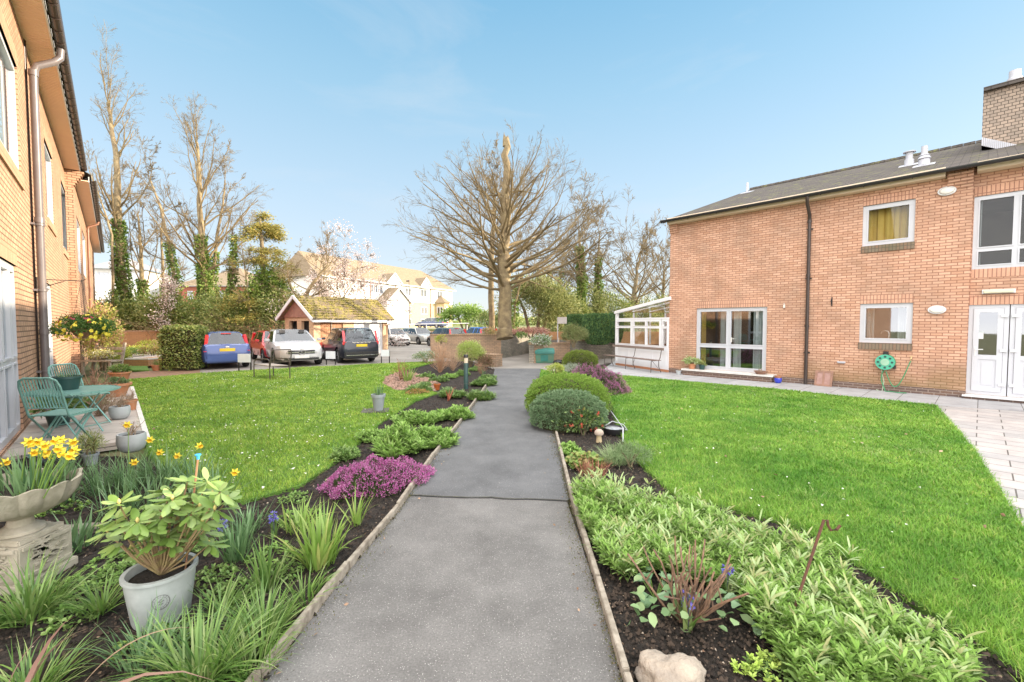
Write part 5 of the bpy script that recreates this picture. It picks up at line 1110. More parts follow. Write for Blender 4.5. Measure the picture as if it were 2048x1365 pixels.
for x in (0.02, AL * .3, au(791), au(861)): mb = MB(); mb.pbox(AP, x - .06, x + .06, TZ, AE, .0, .1); mb.build('downpipe', MT['coppipe'], ap)
mb = MB(); rz = AE + 3.6; ovh = .5; h9 = 4.5
P = [AP.pt(-.6, AE - .1, ovh), AP.pt(AL + .6, AE - .1, ovh), AP.pt(AL - 4.2, rz, -h9), AP.pt(.2, rz, -h9), AP.pt(AL + .6, AE - .1, -2 * h9), AP.pt(-.6, AE - .1, -2 * h9)]
mb.quad(P[0], P[1], P[2], P[3]); mb.quad(P[4], P[5], P[3], P[2]); mb.poly([P[1], P[4], P[2]]); mb.poly([P[5], P[0], P[3]]); mb.build('roof', MT['roofA'], ap, uv=True)
mb = MB(); mb.pbox(AP, -.6, AL + .6, AE - .28, AE - .1, .3, ovh); mb.build('fascia', MT['white'], ap)
for u, wd_ in ((785, 1.35), (848, 1.1)):   # gabled dormers
    x = au(u); d_ = MB(); d_.face(AP, [(x - wd_, AE - .35), (x + wd_, AE - .35), (x + wd_ + .2, AE - .1), (x, AE + 1.45), (x - wd_ - .2, AE - .1)], ovh + .03)
    dm = d_.build('dormer', MT['render'], ap); d_ = MB()
    for sg in (-1, 1): d_.obox(AP.pt(x, AE + 1.5, ovh + .12), AP.pt(x + sg * (wd_ + .45), AE - .2, ovh + .12) - AP.pt(x, AE + 1.5, ovh + .12), -AP.n * 3.2, (0, 0, .1))
    d_.build('roof', MT['roofA'], dm, uv=True)
    for sg in (-1, 1): d_ = MB(); d_.bar(AP.pt(x, AE + 1.55, ovh + .16), AP.pt(x + sg * (wd_ + .5), AE - .2, ovh + .16), .05, .22); d_.build('bargeboard', MT['white'], dm)
wx = au(785); window(ap, AP, (wx - .85, wx + .85, AE - 2.2, AE - .6), -.08, .1, (.5,), (), 'glassd')
# gabled entrance wing (nearer the garage)
def wing(u, wd_, h0, dep, out, matn):
    x = au(u); m = MB(); F0 = AP.shift(out)
    m.face(F0, [(x - wd_, TZ), (x + wd_, TZ), (x + wd_, h0), (x, h0 + wd_ * .78), (x - wd_, h0)]); 
    for sg in (-1, 1): m.quad(F0.pt(x + sg * wd_, TZ), F0.pt(x + sg * wd_, TZ, -out), F0.pt(x + sg * wd_, h0, -out), F0.pt(x + sg * wd_, h0))
    w_ = m.build('entrance_wing', MT[matn], ap, uv=True); m = MB()
    for sg in (-1, 1): m.obox(F0.pt(x, h0 + wd_ * .78 + .12, .3), F0.pt(x + sg * (wd_ + .4), h0 - .25, .3) - F0.pt(x, h0 + wd_ * .78 + .12, .3), -AP.n * (out + .3), (0, 0, .12))
    m.build('roof', MT['roofA'], w_, uv=True)
    for sg in (-1, 1): m = MB(); m.bar(F0.pt(x, h0 + wd_ * .78 + .1, .34), F0.pt(x + sg * (wd_ + .45), h0 - .3, .34), .05, .25); m.build('bargeboard', MT['white'], w_)
    window(w_ if 0 else ap, F0, (x - .75, x - .15, h0 - 1.0, h0 + .2), -.01, .07, (), (), 'glassd'); window(ap, F0, (x + .15, x + .75, h0 - 1.0, h0 + .2), -.01, .07, (), (), 'glassd')
wing(777, 2.6, 5.3, 3, 2.2, 'render')
x = au(796) + .4; window(ap, AP, (x - .5, x + .5, 3.4, 4.7), -.02, .09, (), (), 'glassd')
# bay window with little hipped roof on the right end
x = au(881); m = MB(); bo = 1.5; bw1, bw2 = 1.5, .8; z1 = mid + .1
ring_ = [AP.pt(x - bw1, 0), AP.pt(x - bw2, 0, bo), AP.pt(x + bw2, 0, bo), AP.pt(x + bw1, 0)]
for i in range(3): a_, b_ = ring_[i], ring_[i + 1]; m.quad(a_ + (0, 0, TZ), b_ + (0, 0, TZ), b_ + (0, 0, z1), a_ + (0, 0, z1))
by = m.build('bay_window', MT['brickY'], ap, uv=True); m = MB(); tp = AP.pt(x, z1 + 1.5, .0)
rg = [AP.pt(x - bw1 - .5, z1, 0), AP.pt(x - bw2 - .2, z1, bo + .4), AP.pt(x + bw2 + .2, z1, bo + .4), AP.pt(x + bw1 + .5, z1, 0)]
for i in range(3): m.poly([rg[i], rg[i + 1], tp])
m.build('roof', MT['roofA'], by, uv=True)
for i in range(3):
    a_, b_ = ring_[i], ring_[i + 1]; pl_ = Pl(a_, b_ - a_); 
    if np.dot(pl_.n, AP.n) < 0: pl_.n = -pl_.n
    l_ = float(np.linalg.norm((b_ - a_)[:2]))
    for zz in (TZ + .3, mid - 2.1): window(by, pl_, (l_ * .15, l_ * .85, zz, zz + 1.45), -.06, .1, (.5,), (), 'glassd')
# red brick chimney-less boundary things: terrace retaining wall and rail
g0, g1 = np.array([-13.5, 44.5, 0]), np.array([-4.2, 46.4, 0]); TWp = Pl(g0, g1 - g0)
m = MB(); m.pbox(TWp, -12, 9.5, 0, .95, -.3, 0); tag(m.build('stone_wall', MT['brickW'], uv=True, origin=g0), 'low stone retaining wall behind the far parked cars', 'wall')
rl = thing('railing', 'long pale handrail on posts above the far retaining wall', 'railing', g0)
m = MB(); m.tube([TWp.pt(-2, 1.55, -.4), TWp.pt(9.2, 1.75, -.4)], .05, 6); m.build('rail', MT['white'], rl)
for s_ in np.linspace(-1.6, 9, 6): m = MB(); m.tube([TWp.pt(s_, .9, -.4), TWp.pt(s_, 1.58, -.4)], .04, 6); m.build('post', MT['white'], rl)
# lamp columns
def lamp_post(p, h, lab, head=True):
    o = thing('street_lamp', lab, 'street lamp', p); m = MB(); m.tube([(p[0], p[1], p[2]), (p[0], p[1], p[2] + h)], [.07, .05], 8); m.build('pole', MT['steel'], o)
    m = MB(); m.tube([(p[0] - .35, p[1], p[2] + h), (p[0] + .05, p[1], p[2] + h + .04)], [.12, .09], 8); m.build('lamp_head', MT['steel'], o)
lamp_post(np.array([(819 - 1024) / F * 58, 58, TZ]), 6.2, 'tall slim lamp column in front of the apartment block, right of the garage')
lamp_post(np.array([(645 - 1024) / F * 36, 36, 0]), 5.6, 'dark lamp post behind the garage roof, left of the blossom tree')
# ================= FAR HOUSES =================
hl = thing('white_house', 'white rendered house with grey roof behind the left trees', 'house', np.array([-44, 48, 0]))
HP = Pl(np.array([-47, 46, 0]), np.array([1, .35, 0])); 
if HP.n[1] > 0: HP.n = -HP.n
x0_, x1_ = HP.uv(186, 600)[0], HP.uv(293, 600)[0]; hz = HP.uv(230, 538)[1]; w1 = rc(HP, 196, 218, 545, 545, 575, 575); w2 = rc(HP, 262, 280, 545, 545, 575, 575)
m = MB(); m.wall(HP, x0_, x1_, 0, hz, [w1, w2]); m.quad(HP.pt(x1_, 0), HP.pt(x1_, 0, -9), HP.pt(x1_, hz, -9), HP.pt(x1_, hz)); m.build('wall', MT['render'], hl)
for w_ in (w1, w2): window(hl, HP, w_, .04, .1, (.5,), (.5,), 'glassd')
m = MB(); m.quad(HP.pt(x0_ - .5, hz, .5), HP.pt(x1_ + .5, hz, .5), HP.pt(x1_ - 3, hz + 1.6, -4), HP.pt(x0_ + 1, hz + 1.6, -4)); m.poly([HP.pt(x1_ + .5, hz, .5), HP.pt(x1_ + .5, hz, -9), HP.pt(x1_ - 3, hz + 1.6, -4)]); m.build('roof', M('slate roof', (.22, .2, .2), (.28, .26, .25), 2, .8), hl)
hr_ = thing('red_brick_house', 'red brick house with hipped brown roof behind the middle trees', 'house', np.array([-34, 50, 0]))
HP = Pl(np.array([-40, 50, 0]), np.array([1, .0, 0]), False)
if HP.n[1] > 0: HP.n = -HP.n
x0_, x1_ = HP.uv(352, 600)[0], HP.uv(500, 600)[0]; hz = HP.uv(400, 573)[1]; w1 = rc(HP, 374, 386, 582, 582, 600, 600); w2 = rc(HP, 438, 450, 582, 582, 600, 600)
m = MB(); m.wall(HP, x0_, x1_, 0, hz, [w1, w2]); m.quad(HP.pt(x1_, 0), HP.pt(x1_, 0, -9), HP.pt(x1_, hz, -9), HP.pt(x1_, hz)); m.build('wall', brickmat('red house brick', (.45, .13, .08), (.40, .12, .08), (.35, .2, .15)), hr_, uv=True)
for w_ in (w1, w2): window(hr_, HP, w_, .04, .12, (.5,), (), 'glassd')
m = MB(); xm = HP.uv(438, 600)[0]; rzz = HP.uv(438, 545)[1] + 1; m.poly([HP.pt(x0_ - .5, hz, .5), HP.pt(x1_ + .5, hz, .5), HP.pt(xm, rzz, -4)]); m.poly([HP.pt(x1_ + .5, hz, .5), HP.pt(x1_ + .5, hz, -9), HP.pt(xm, rzz, -4)]); m.build('roof', MT['roofA'], hr_, uv=True)
# boundary wall left and behind the cars
BWl = Pl(G(232, 702), G(560, 694) - G(232, 702)); 
if BWl.n[1] > 0: BWl.n = -BWl.n
bh_ = zat(280, 664, G(280, 701))
m = MB(); m.pbox(BWl, -9, BWl.uv(575, 690)[0], 0, bh_, -.22, 0)
bw0 = tag(m.build('brick_wall', MT['brickO'], uv=True, origin=G(232, 702)), 'sunlit orange brick boundary wall behind the left car park and garden', 'wall')
m = MB(); m.pbox(BWl, -9, BWl.uv(575, 690)[0], bh_ + .002, bh_ + .09, -.25, .03); m.build('coping', MT['soldierL'], bw0, uv=True)
# raised bed walls
def bedwall(p, q, h, th, mat, lab, cop, nrm_to_cam=True, name='brick_wall', h2=None):
    pl = Pl(p, q - p)
    if np.dot(pl.n[:2], -((p + q) / 2)[:2]) < 0: pl.n = -pl.n
    l = float(np.linalg.norm((q - p)[:2])); m = MB(); m.pbox(pl, 0, l, 0, h, -th, 0); o = m.build(name, mat, uv=True, origin=p); tag(o, lab, 'wall')
    m = MB(); m.pbox(pl, -.01, l + .01, h + .002, h + .075, -th - .02, .02); m.build('coping', cop, o, uv=True); return pl
copM = brickmat('worn brick coping', (.42, .28, .18), (.36, .24, .16), (.16, .12, .08), .225, .1, .01, (.12, .11, .06), .7, swap=True)
p0, p1, p2 = G(861, 716), G(1002, 717), G(1066, 706); BH = zat(1002, 672, p1)
bedwall(p0, p1, BH, .22, MT['brickW'], 'red brown brick wall of the raised bed below the oak, face towards the garden', copM)
bedwall(p1 + (.0, .02, 0), p2, BH, .22, MT['brickG'], 'grey weathered return of the raised bed wall beside the passage', copM)
bedwall(p2 + (0, .02, 0), np.array([p2[0] + .7, 29.5, 0]), BH - .002, .22, MT['brickG'], 'far end of the raised bed wall running up beside the passage', copM)
p3, p4, p5 = G(1068, 727), G(1140, 724), G(1234, 716); BH2 = zat(1100, 690, p3)
bedwall(p3, p4, BH2, .22, MT['brickW'], 'low red brick wall behind the green grit bin', copM); bedwall(p4, p5, BH2 + .1, .22, MT['brickG'], 'low grey weathered wall between the grit bin and the conservatory', copM)
bedwall(p3, G(1084, 700), BH2, .22, MT['brickG'], 'short brick end of the low wall lining the passage', copM)
tb = [p0 + (.15, .2, 0), p1 + (-.05, .25, 0), p2 + (-.2, .3, 0), np.array([p2[0] + .35, 29.2, 0]), np.array([p2[0], 30.5, 0]), np.array([-3.0, 30.5, 0]), np.array([-3.9, 24, 0])]
soil([tuple(p) for p in tb], 'soil', .1, .03, M('raised bed soil', (.14, .10, .05), (.20, .15, .08), 3, .95, bs=20), BH - .06)
m = MB(); m.obox(np.array([p2[0], 26.5, 0]), (14, 0, 0), (0, .25, 0), (0, 0, 1.22)); tag(m.build('brick_wall', MT['brickO'], uv=True, origin=(p2[0], 26.5, 0)), 'far orange brick wall behind the conifers and heather', 'wall')
tb2 = [p3 + (.2, .25, 0), p4 + (0, .25, 0), p5 + (0, .25, 0), np.array([5.2, 26.4, 0]), np.array([2.0, 26.4, 0])]
soil([tuple(p) for p in tb2], 'soil', .1, .03, MT['soil'], BH2 - .06)
# chimney-like low brick pier by the path
p6, p7 = G(955, 733), G(992, 735); bedwall(p6, p7, zat(975, 712, p6), .5, MT['brickW'], 'little brick wall end at the left corner of the path junction', copM)
# ================= TREES =================
BK1 = M('pale olive bark', (.28, .22, .12), (.15, .11, .065), 4, .9, bs=25, bst=1, bd=.03)
BK2 = M('grey brown bark', (.24, .19, .11), (.14, .11, .07), 4, .9, bs=25, bst=1, bd=.03)
TW = M('olive twigs', (.22, .165, .08), (.12, .09, .05), 1.5, .9); TW2 = M('brown twigs', (.17, .13, .08), (.11, .09, .06), 1.5, .9)
def grow(S, D, L, r0, m, wob, up, taper=.25):
    n = len(S); P = [S]; d = unit(D)
    st = (L / (m - 1))[:, None]
    for i in range(m - 1):
        d = unit(d + rng.normal(0, wob, (n, 3)) + np.array([0, 0, up]) ); P.append(P[-1] + d * st)
    P = np.stack(P, 1); t = np.linspace(0, 1, m)[None]; return P, r0[:, None] * (1 - (1 - taper) * t)
def spawn(P, Rr, k, lo, ang, angs, lf, rf, L):
    n, m, _ = P.shape; t = rng.uniform(lo, 1, (n, k)) * (m - 1.001); i = t.astype(int); f = (t - i)[..., None]
    a = np.arange(n)[:, None]; S = P[a, i] * (1 - f) + P[a, i + 1] * f; T = unit(P[a, i + 1] - P[a, i]); r = Rr[a, i]
    side = unit(np.cross(T, rng.normal(size=(n, k, 3)))); an = rng.normal(ang, angs, (n, k))[..., None]
    D = T * np.cos(an) + side * np.sin(an); Lc = L[:, None] * lf * rng.uniform(.55, 1.15, (n, k)) * (1.15 - .55 * (t / (m - 1)))
    return S.reshape(-1, 3), D.reshape(-1, 3), Lc.ravel(), np.maximum(.004, (r * rf).ravel())
def branches(P, Rr, L, levels, minr=.006):
    Vs, Fs, k0 = [], [], 0; tips = []
    def addt(P, Rr, k):
        nonlocal k0; V, Fc = tubes_np(P, np.maximum(Rr, minr), k); Vs.append(V); Fs.append(Fc + k0); k0 += len(V)
    for q, (k, lo, ang, angs, lf, rf, m, wob, up) in enumerate(levels):
        S, D, Lc, rc_ = spawn(P, Rr, k, lo, ang, angs, lf, rf, L); P, Rr = grow(S, D, Lc, rc_, m, wob, up); L = Lc; addt(P, Rr, 4 if q == 0 else 3)
    return Vs, Fs, P[:, -1]
def tree(lab, name, p, trunks, mains, levels, bark=BK1, twig=TW, minr=.008, group=None, ivy=0, ivyh=.4, blossom=None, cat='tree'):
    """trunks: list of polylines [(x,y,z,r)...] absolute; mains: (P (n,m,3),R,L) limbs"""
    t = thing(name, lab, cat, p, group); m = MB()
    for tr in trunks:
        a = np.array(tr, float); q = np.linspace(0, len(a) - 1, (len(a) - 1) * 4 + 1); b = np.stack([np.interp(q, range(len(a)), a[:, c]) for c in range(4)], 1)
        b[1:-1, :2] += rng.normal(0, .015 * a[:, 3].max() / .2, (len(b) - 2, 2)); m.tube(b[:, :3], b[:, 3], 10)
    m.build('trunk', bark, t, smooth=True)
    P, Rr, L = mains; V, Fc = tubes_np(P, Rr, 6); Vs, Fs, tips = branches(P, Rr, L, levels, minr)
    k0 = len(V); Vs = [V] + Vs; Fs = [Fc] + [f + k0 for f in Fs]
    fastmesh('crown', np.concatenate(Vs), np.concatenate(Fs), twig, t, smooth=True)
    if ivy:
        tr = np.array(trunks[0]); zmax = tr[0, 2] + (tr[-1, 2] - tr[0, 2]) * ivyh; z = tr[0, 2] + (zmax * 1.15 - tr[0, 2]) * rng.uniform(0, 1, ivy) ** 1.35; a = rng.uniform(0, 6.28, ivy)
        x = np.interp(z, tr[:, 2], tr[:, 0]); y = np.interp(z, tr[:, 2], tr[:, 1]); r = np.interp(z, tr[:, 2], tr[:, 3]) + np.abs(rng.normal(.04, .13, ivy)) * (1 + .7 * np.sin(z * 2.3 + a) * np.sin(z * .9 + 1)) * np.interp(z, [tr[0, 2], zmax], [1.3, .5])
        Pp = np.stack([x + r * np.cos(a), y + r * np.sin(a), z], 1); D = np.stack([np.cos(a), np.sin(a), rng.normal(-.4, .4, ivy)], 1) + rnd(ivy) * .5
        V, Fc = leaves_np(Pp, D, rng.uniform(.10, .2, ivy), .13); fastmesh('ivy', V, Fc, IVY, t)
    if blossom:
        n, mt = blossom; i = rng.integers(0, len(tips), n); Pp = tips[i] + rng.normal(0, .22, (n, 3)); V, Fc = leaves_np(Pp, rnd(n), rng.uniform(.06, .12, n), .09); fastmesh('blossom', V, Fc, mt, t)
    return t
IVY = leafmat('ivy leaves', [(.07, .13, .02), (.15, .24, .04), (.28, .36, .09), (.09, .17, .03)], .4, .15, .4)
LAUREL = leafmat('laurel leaves', [(.07, .13, .02), (.21, .28, .06), (.42, .45, .14), (.12, .20, .04), (.50, .50, .2)], .4, .2, .5)
DARKEV = leafmat('dark evergreen leaves', [(.10, .16, .04), (.26, .31, .08), (.46, .46, .18), (.14, .22, .05)], .45, .2, .4)
CONIF = leafmat('conifer needles', [(.24, .20, .05), (.40, .31, .08), (.17, .18, .04), (.30, .30, .08)], .6, .2)
# ---- the big oak: stump topped trunk, long ascending limbs
OT = Y(1010, 667, 20.6); ox, oy = OT[0], OT[1]; oz0 = BH - .1
ztop = Y(1010, 278, 20.6)[2]; sc = 20.6 / F
trunk = [(ox, oy, oz0, .42), (ox, oy, oz0 + .5, .34), (ox - .02, oy, oz0 + 2, .30), (ox - .05, oy, oz0 + 3.4, .31), (ox, oy, oz0 + 5, .23), (ox + .05, oy, ztop - 1.5, .17), (ox + .05, oy, ztop, .14)]
nl = 58; f = np.concatenate([np.linspace(0, 1, nl - 5), [.2, .4, .6, .3, .5]]); Sz = oz0 + 2.2 + f * 3.7; Sz[-5:] = rng.uniform(ztop - 3.4, ztop - 1.6, 5)
az = (np.arange(nl) * 2.399 + rng.uniform(-.35, .35, nl)); el = np.clip(R(9) + f * R(42) + rng.normal(0, R(8), nl), R(5), R(58)); 
D = np.stack([np.cos(az) * np.cos(el), np.sin(az) * np.cos(el), np.sin(el)], 1); Lm = (5.9 - 2.5 * f) * rng.uniform(.84, 1.02, nl); Lm[-5:] = 1.3
S = np.stack([np.full(nl, ox), np.full(nl, oy), Sz], 1) + D * .1
P, Rr = grow(S, D, Lm, (.085 - .035 * f) * rng.uniform(.7, 1.2, nl), 10, .105, .022, .2)
tree('large bare oak with a snapped off top standing in the raised brick bed', 'oak_tree', OT * (1, 1, 0) + (0, 0, oz0), [trunk], (P, Rr, Lm), [(7, .15, R(30), R(10), .46, .42, 6, .08, .03), (5, .12, R(32), R(12), .55, .42, 5, .08, .02), (4, .12, R(32), R(12), .6, .45, 4, .07, .01)], twig=TW, minr=.0035)
ok_ = bpy.data.objects['oak_tree']; m = MB()
for i in range(9): a = i * .7; m.tube([(ox + .05 + .09 * math.cos(a), oy + .09 * math.sin(a), ztop - .35), (ox + .05 + .10 * math.cos(a), oy + .10 * math.sin(a), ztop + rng.uniform(-.1, .06)), (ox + .05 + .09 * math.cos(a), oy + .09 * math.sin(a), ztop + rng.uniform(.05, .28))], [.07, .055, .01], 5)
m.build('splintered_top', BK1, ok_)
# ---- second oak behind
def simple_tree(lab, name, u, vb, yd, zb, pts, r0, nl, Lr, elr, levels, **kw):
    """pts: pixel polyline of the trunk at depth yd"""
    tr = []; n = len(pts)
    for i, (uu, vv) in enumerate(pts): q = Y(uu, vv, yd); tr.append((q[0], q[1], q[2] if i else zb, r0 * .8 * (1 - .74 * i / (n - 1))))
    a = np.array(tr); zz = rng.uniform(a[0, 2] + (a[-1, 2] - a[0, 2]) * kw.pop('first', .35), a[-1, 2], nl); f = (zz - zz.min()) / (np.ptp(zz) + 1e-6)
    zz[-3:] = a[-1, 2]
    S = np.stack([np.interp(zz, a[:, 2], a[:, 0]), np.interp(zz, a[:, 2], a[:, 1]), zz], 1); az = np.arange(nl) * 2.399 + rng.uniform(-.4, .4, nl)
    el = R(elr[0]) + f * R(elr[1] - elr[0]) + rng.normal(0, .1, nl); el[-3:] = R(75)
    D = np.stack([np.cos(az) * np.cos(el), np.sin(az) * np.cos(el), np.sin(el)], 1); L = (Lr[0] + (Lr[1] - Lr[0]) * f) * rng.uniform(.7, 1.1, nl)
    rr = np.interp(zz, a[:, 2], a[:, 3]) * .36; P, Rr = grow(S, D, L * 1.12, rr, 9, .11, kw.pop('up', .08), .25)
    return tree(lab, name, np.array([a[0, 0], a[0, 1], zb]), [tr], (P, Rr, L), levels, **kw)
LV = [(6, .15, R(34), R(12), .48, .42, 5, .09, .03), (5, .12, R(34), R(14), .55, .42, 4, .08, .02)]
LV3 = LV + [(4, .15, R(34), R(14), .6, .45, 3, .07, .01)]
simple_tree('slimmer bare tree just behind the big oak trunk on its left', 'bare_tree', 985, 650, 25, 0, [(984, 655), (982, 560), (985, 480), (990, 420), (990, 380)], .24, 22, (3.4, 1.8), (15, 50), LV3, minr=.008)
simple_tree('thin many stemmed tree leaning right just behind the oak', 'bare_tree', 1030, 640, 26, 0, [(1024, 652), (1030, 610), (1040, 570), (1052, 520)], .11, 14, (2.4, 1.6), (40, 60), LV, minr=.008, ivy=500, ivyh=.5)
# ---- left row
kw = dict(bark=BK1, twig=TW)
simple_tree('tallest left tree with a thick straight trunk, ivy on its lower half', 'bare_tree', 240, 650, 30.5, 0, [(262, 655), (240, 520), (236, 430), (234, 330), (224, 260), (216, 205)], .38, 26, (4.4, 2.5), (35, 72), LV3, ivy=4600, ivyh=.46, first=.42, up=.11, minr=.0045, **kw)
simple_tree('tall broad tree with a forked ivy clad trunk in the middle of the left row', 'bare_tree', 405, 650, 31.5, 0, [(412, 655), (405, 520), (400, 420), (398, 340), (394, 285)], .34, 34, (5.4, 2.6), (38, 72), LV3, ivy=4800, ivyh=.48, first=.34, up=.10, minr=.0045, **kw)
simple_tree('leaning crooked tree with ivy between the two tallest left trees', 'bare_tree', 350, 650, 30.5, 0, [(357, 655), (350, 560), (336, 480), (320, 410), (300, 360)], .22, 14, (2.6, 1.4), (5, 55), LV3, ivy=2200, ivyh=.55, first=.5, minr=.009, **kw)
simple_tree('twin stemmed tree right of the tallest left tree, ivy at its foot', 'bare_tree', 290, 650, 33, 0, [(286, 655), (284, 560), (280, 480), (276, 430)], .24, 14, (5.0, 2.2), (40, 68), LV3, ivy=2400, ivyh=.45, first=.4, up=.13, minr=.010, **kw)
simple_tree('slender pale tree close to the end of the buff building', 'bare_tree', 228, 650, 29, 0, [(222, 655), (226, 560), (224, 470), (205, 410), (178, 340)], .12, 10, (2.4, 1.5), (30, 65), LV, ivy=500, ivyh=.3, first=.45, minr=.008, **kw)
simple_tree('thin straight tree behind the leaning ivy tree', 'bare_tree', 325, 650, 34, 0, [(326, 655), (325, 520), (322, 470), (328, 410)], .15, 12, (3.2, 1.6), (30, 65), LV, ivy=700, ivyh=.4, minr=.009, **kw)
simple_tree('second ivy clad stem right beside the tall broad tree', 'bare_tree', 430, 650, 32.2, 0, [(418, 655), (425, 560), (434, 470), (446, 410), (450, 360)], .20, 13, (3.6, 1.8), (30, 62), LV3, ivy=1800, ivyh=.5, first=.4, minr=.009, **kw)
simple_tree('short ivy covered stump tree right of the tall broad tree', 'ivy_tree', 462, 650, 29.6, 0, [(462, 655), (462, 580), (466, 520), (468, 500)], .16, 6, (1.2, .8), (10, 60), LV, ivy=2400, ivyh=1.0, minr=.008, **kw)
simple_tree('low twiggy bare tree in front of the conifer', 'bare_tree', 500, 650, 29, 0, [(500, 655), (498, 600), (490, 540), (482, 480)], .10, 16, (2.4, 1.4), (10, 55), LV3, minr=.007, **kw)
simple_tree('leaning pale trunked tree arching over the garage roof', 'bare_tree', 600, 640, 28.5, 0, [(588, 660), (600, 610), (620, 575), (640, 548), (655, 530)], .22, 16, (3.2, 1.8), (0, 45), LV3, first=.55, minr=.007, **kw)
# ---- conifer
def conifer():
    yd = 30; b = Y(528, 650, yd); zt = Y(524, 428, yd)[2]; t = thing('conifer', 'dark yellow green conifer left of the garage with an open flat layered top', 'tree', (b[0], yd, 0)); m = MB(); m.tube([(b[0], yd, 0), (b[0] + .1, yd, zt * .5), (b[0] - .1, yd, zt - .3)], [.28, .2, .06], 9); m.build('trunk', BK2, t, smooth=True)
    Pp, Dd = [], []; 
    for i in range(62):
        f = rng.uniform(.18, 1) if i > 6 else rng.uniform(.85, 1); z = zt * f; L = (2.5 * (1 - f) ** .55 + .45) * rng.uniform(.6, 1.1); a = rng.uniform(0, 6.28); k = 260
        tt = rng.uniform(.15, 1, k) ** .7; c = np.stack([b[0] + np.cos(a) * L * tt, yd + np.sin(a) * L * tt, z + .12 * L * tt - .22 * L * tt ** 2], 1) + rng.normal(0, 1, (k, 3)) * np.array([.24, .24, .15]) * (.5 + .5 * tt[:, None])
        Pp.append(c); Dd.append(np.tile([np.cos(a), np.sin(a), .1], (k, 1)) + rnd(k) * .8)
    V, Fc = leaves_np(np.concatenate(Pp), np.concatenate(Dd), rng.uniform(.10, .24, 62 * 260), .05); fastmesh('crown', V, Fc, CONIF, t)
    z0 = .3; n = 5200; c, d = ball_points(n, (b[0] + .1, yd + .1, 2.9), (1.5, 1.2, 2.8), clumps=40, cs=.13); V, Fc = leaves_np(c, d + rnd(n) * .6, rng.uniform(.1, .2, n), .12); fastmesh('ivy', V, Fc, IVY, t)
conifer()
# ---- shrubs helper
def shrub(lab, name, c, r, n, ls, mat, clumps=24, cs=.2, cat='shrub', group=None, stem=None, core=True, wl=.5, up=.0, corec=(.03, .035, .015)):
    c = np.array(c, float); r = np.array(r, float) * np.ones(3); t = thing(name, lab, cat, (c[0], c[1], max(0, c[2] - r[2])), group)
    P, D = ball_points(n, c, r, clumps=clumps, cs=cs) if clumps else ball_points(n, c, r, .85)
    k = P[:, 2] > .02; P, D = P[k], D[k]; n = len(P); V, Fc = leaves_np(P, D + rnd(n) * .55 + np.array([0, 0, up]), rng.uniform(.6, 1.25, n) * ls, ls * wl); fastmesh('foliage', V, Fc, mat, t)
    m = MB()
    for i in range(5): a = i * 1.256; m.tube([(c[0] + .06 * math.cos(a) * r[0], c[1] + .06 * math.sin(a), max(0, c[2] - r[2])), (c[0] + .35 * r[0] * math.cos(a), c[1] + .35 * r[1] * math.sin(a), c[2] + .1 * r[2]), (c[0] + .6 * r[0] * math.cos(a), c[1] + .6 * r[1] * math.sin(a), c[2] + .5 * r[2])], [max(.01, r[0] * .05), max(.008, r[0] * .035), .006], 5)
    m.build('stem', BK2, t)
    return t
# hedge mass behind the left boundary wall: separate evergreen shrubs
hs_lab = ['big glossy evergreen behind the wall beside the buff building', 'evergreen shrub behind the sunlit boundary wall', 'dark evergreen over the wall above the clipped hedge', 'evergreen shrub behind the blue hatchback', 'dense evergreen behind the red cars', 'evergreen shrub below the conifer', 'evergreen shrub touching the garage gable']
for i, (u, vt, yd, rx) in enumerate([(215, 608, 29.6, 2.1), (268, 612, 30.2, 2.1), (330, 600, 30.0, 2.1), (392, 602, 30.4, 2.1), (455, 598, 29.8, 2.1), (515, 585, 30, 2.0), (566, 590, 29.6, 1.9)]):
    q = Y(u, vt, yd); zt = q[2]; shrub(hs_lab[i], 'evergreen_shrub', (q[0], yd, zt * .5), (rx, 1.3, zt * .56), 5200, .17, LAUREL if i % 2 else DARKEV, 40, .19, group='evergreen shrubs behind the left wall')
BT = leafmat('dry twiggy growth', [(.40, .28, .16), (.5, .38, .24), (.25, .18, .1)], .8, .1)
for i, (u, vt, yd) in enumerate([(300, 560, 28.8), (440, 560, 28.8), (555, 600, 28.6)]):
    q = Y(u, vt, yd); n = 60; a = rng.uniform(0, 6.28, n); S = np.stack([q[0] + rng.normal(0, 1.1, n), yd + rng.normal(0, .2, n), rng.uniform(.4, 1.4, n)], 1); D = np.stack([np.cos(a) * .9, np.sin(a) * .5, rng.uniform(.2, 1.2, n)], 1)
    P, Rr = grow(S, D, rng.uniform(.8, 2.0, n), np.full(n, .014), 7, .22, .02); V, Fc = tubes_np(P, Rr, 3); V2, F2, _ = branches(P, Rr, np.full(n, 1.), [(4, .2, .6, .2, .5, .6, 4, .2, .0)], .004)
    o = thing('bare_shrub', ['tangled bare twigs over the boundary wall left of the clipped hedge', 'tangled bare twigs behind the blue hatchback', 'tangled bare twigs left of the garage gable'][i], 'shrub', (q[0], yd, 0)); fastmesh('twigs', np.concatenate([V] + V2), np.concatenate([Fc] + [f + len(V) for f in F2]), M('tan twigs', (.42, .32, .18), (.30, .22, .12), 2, .9), o)
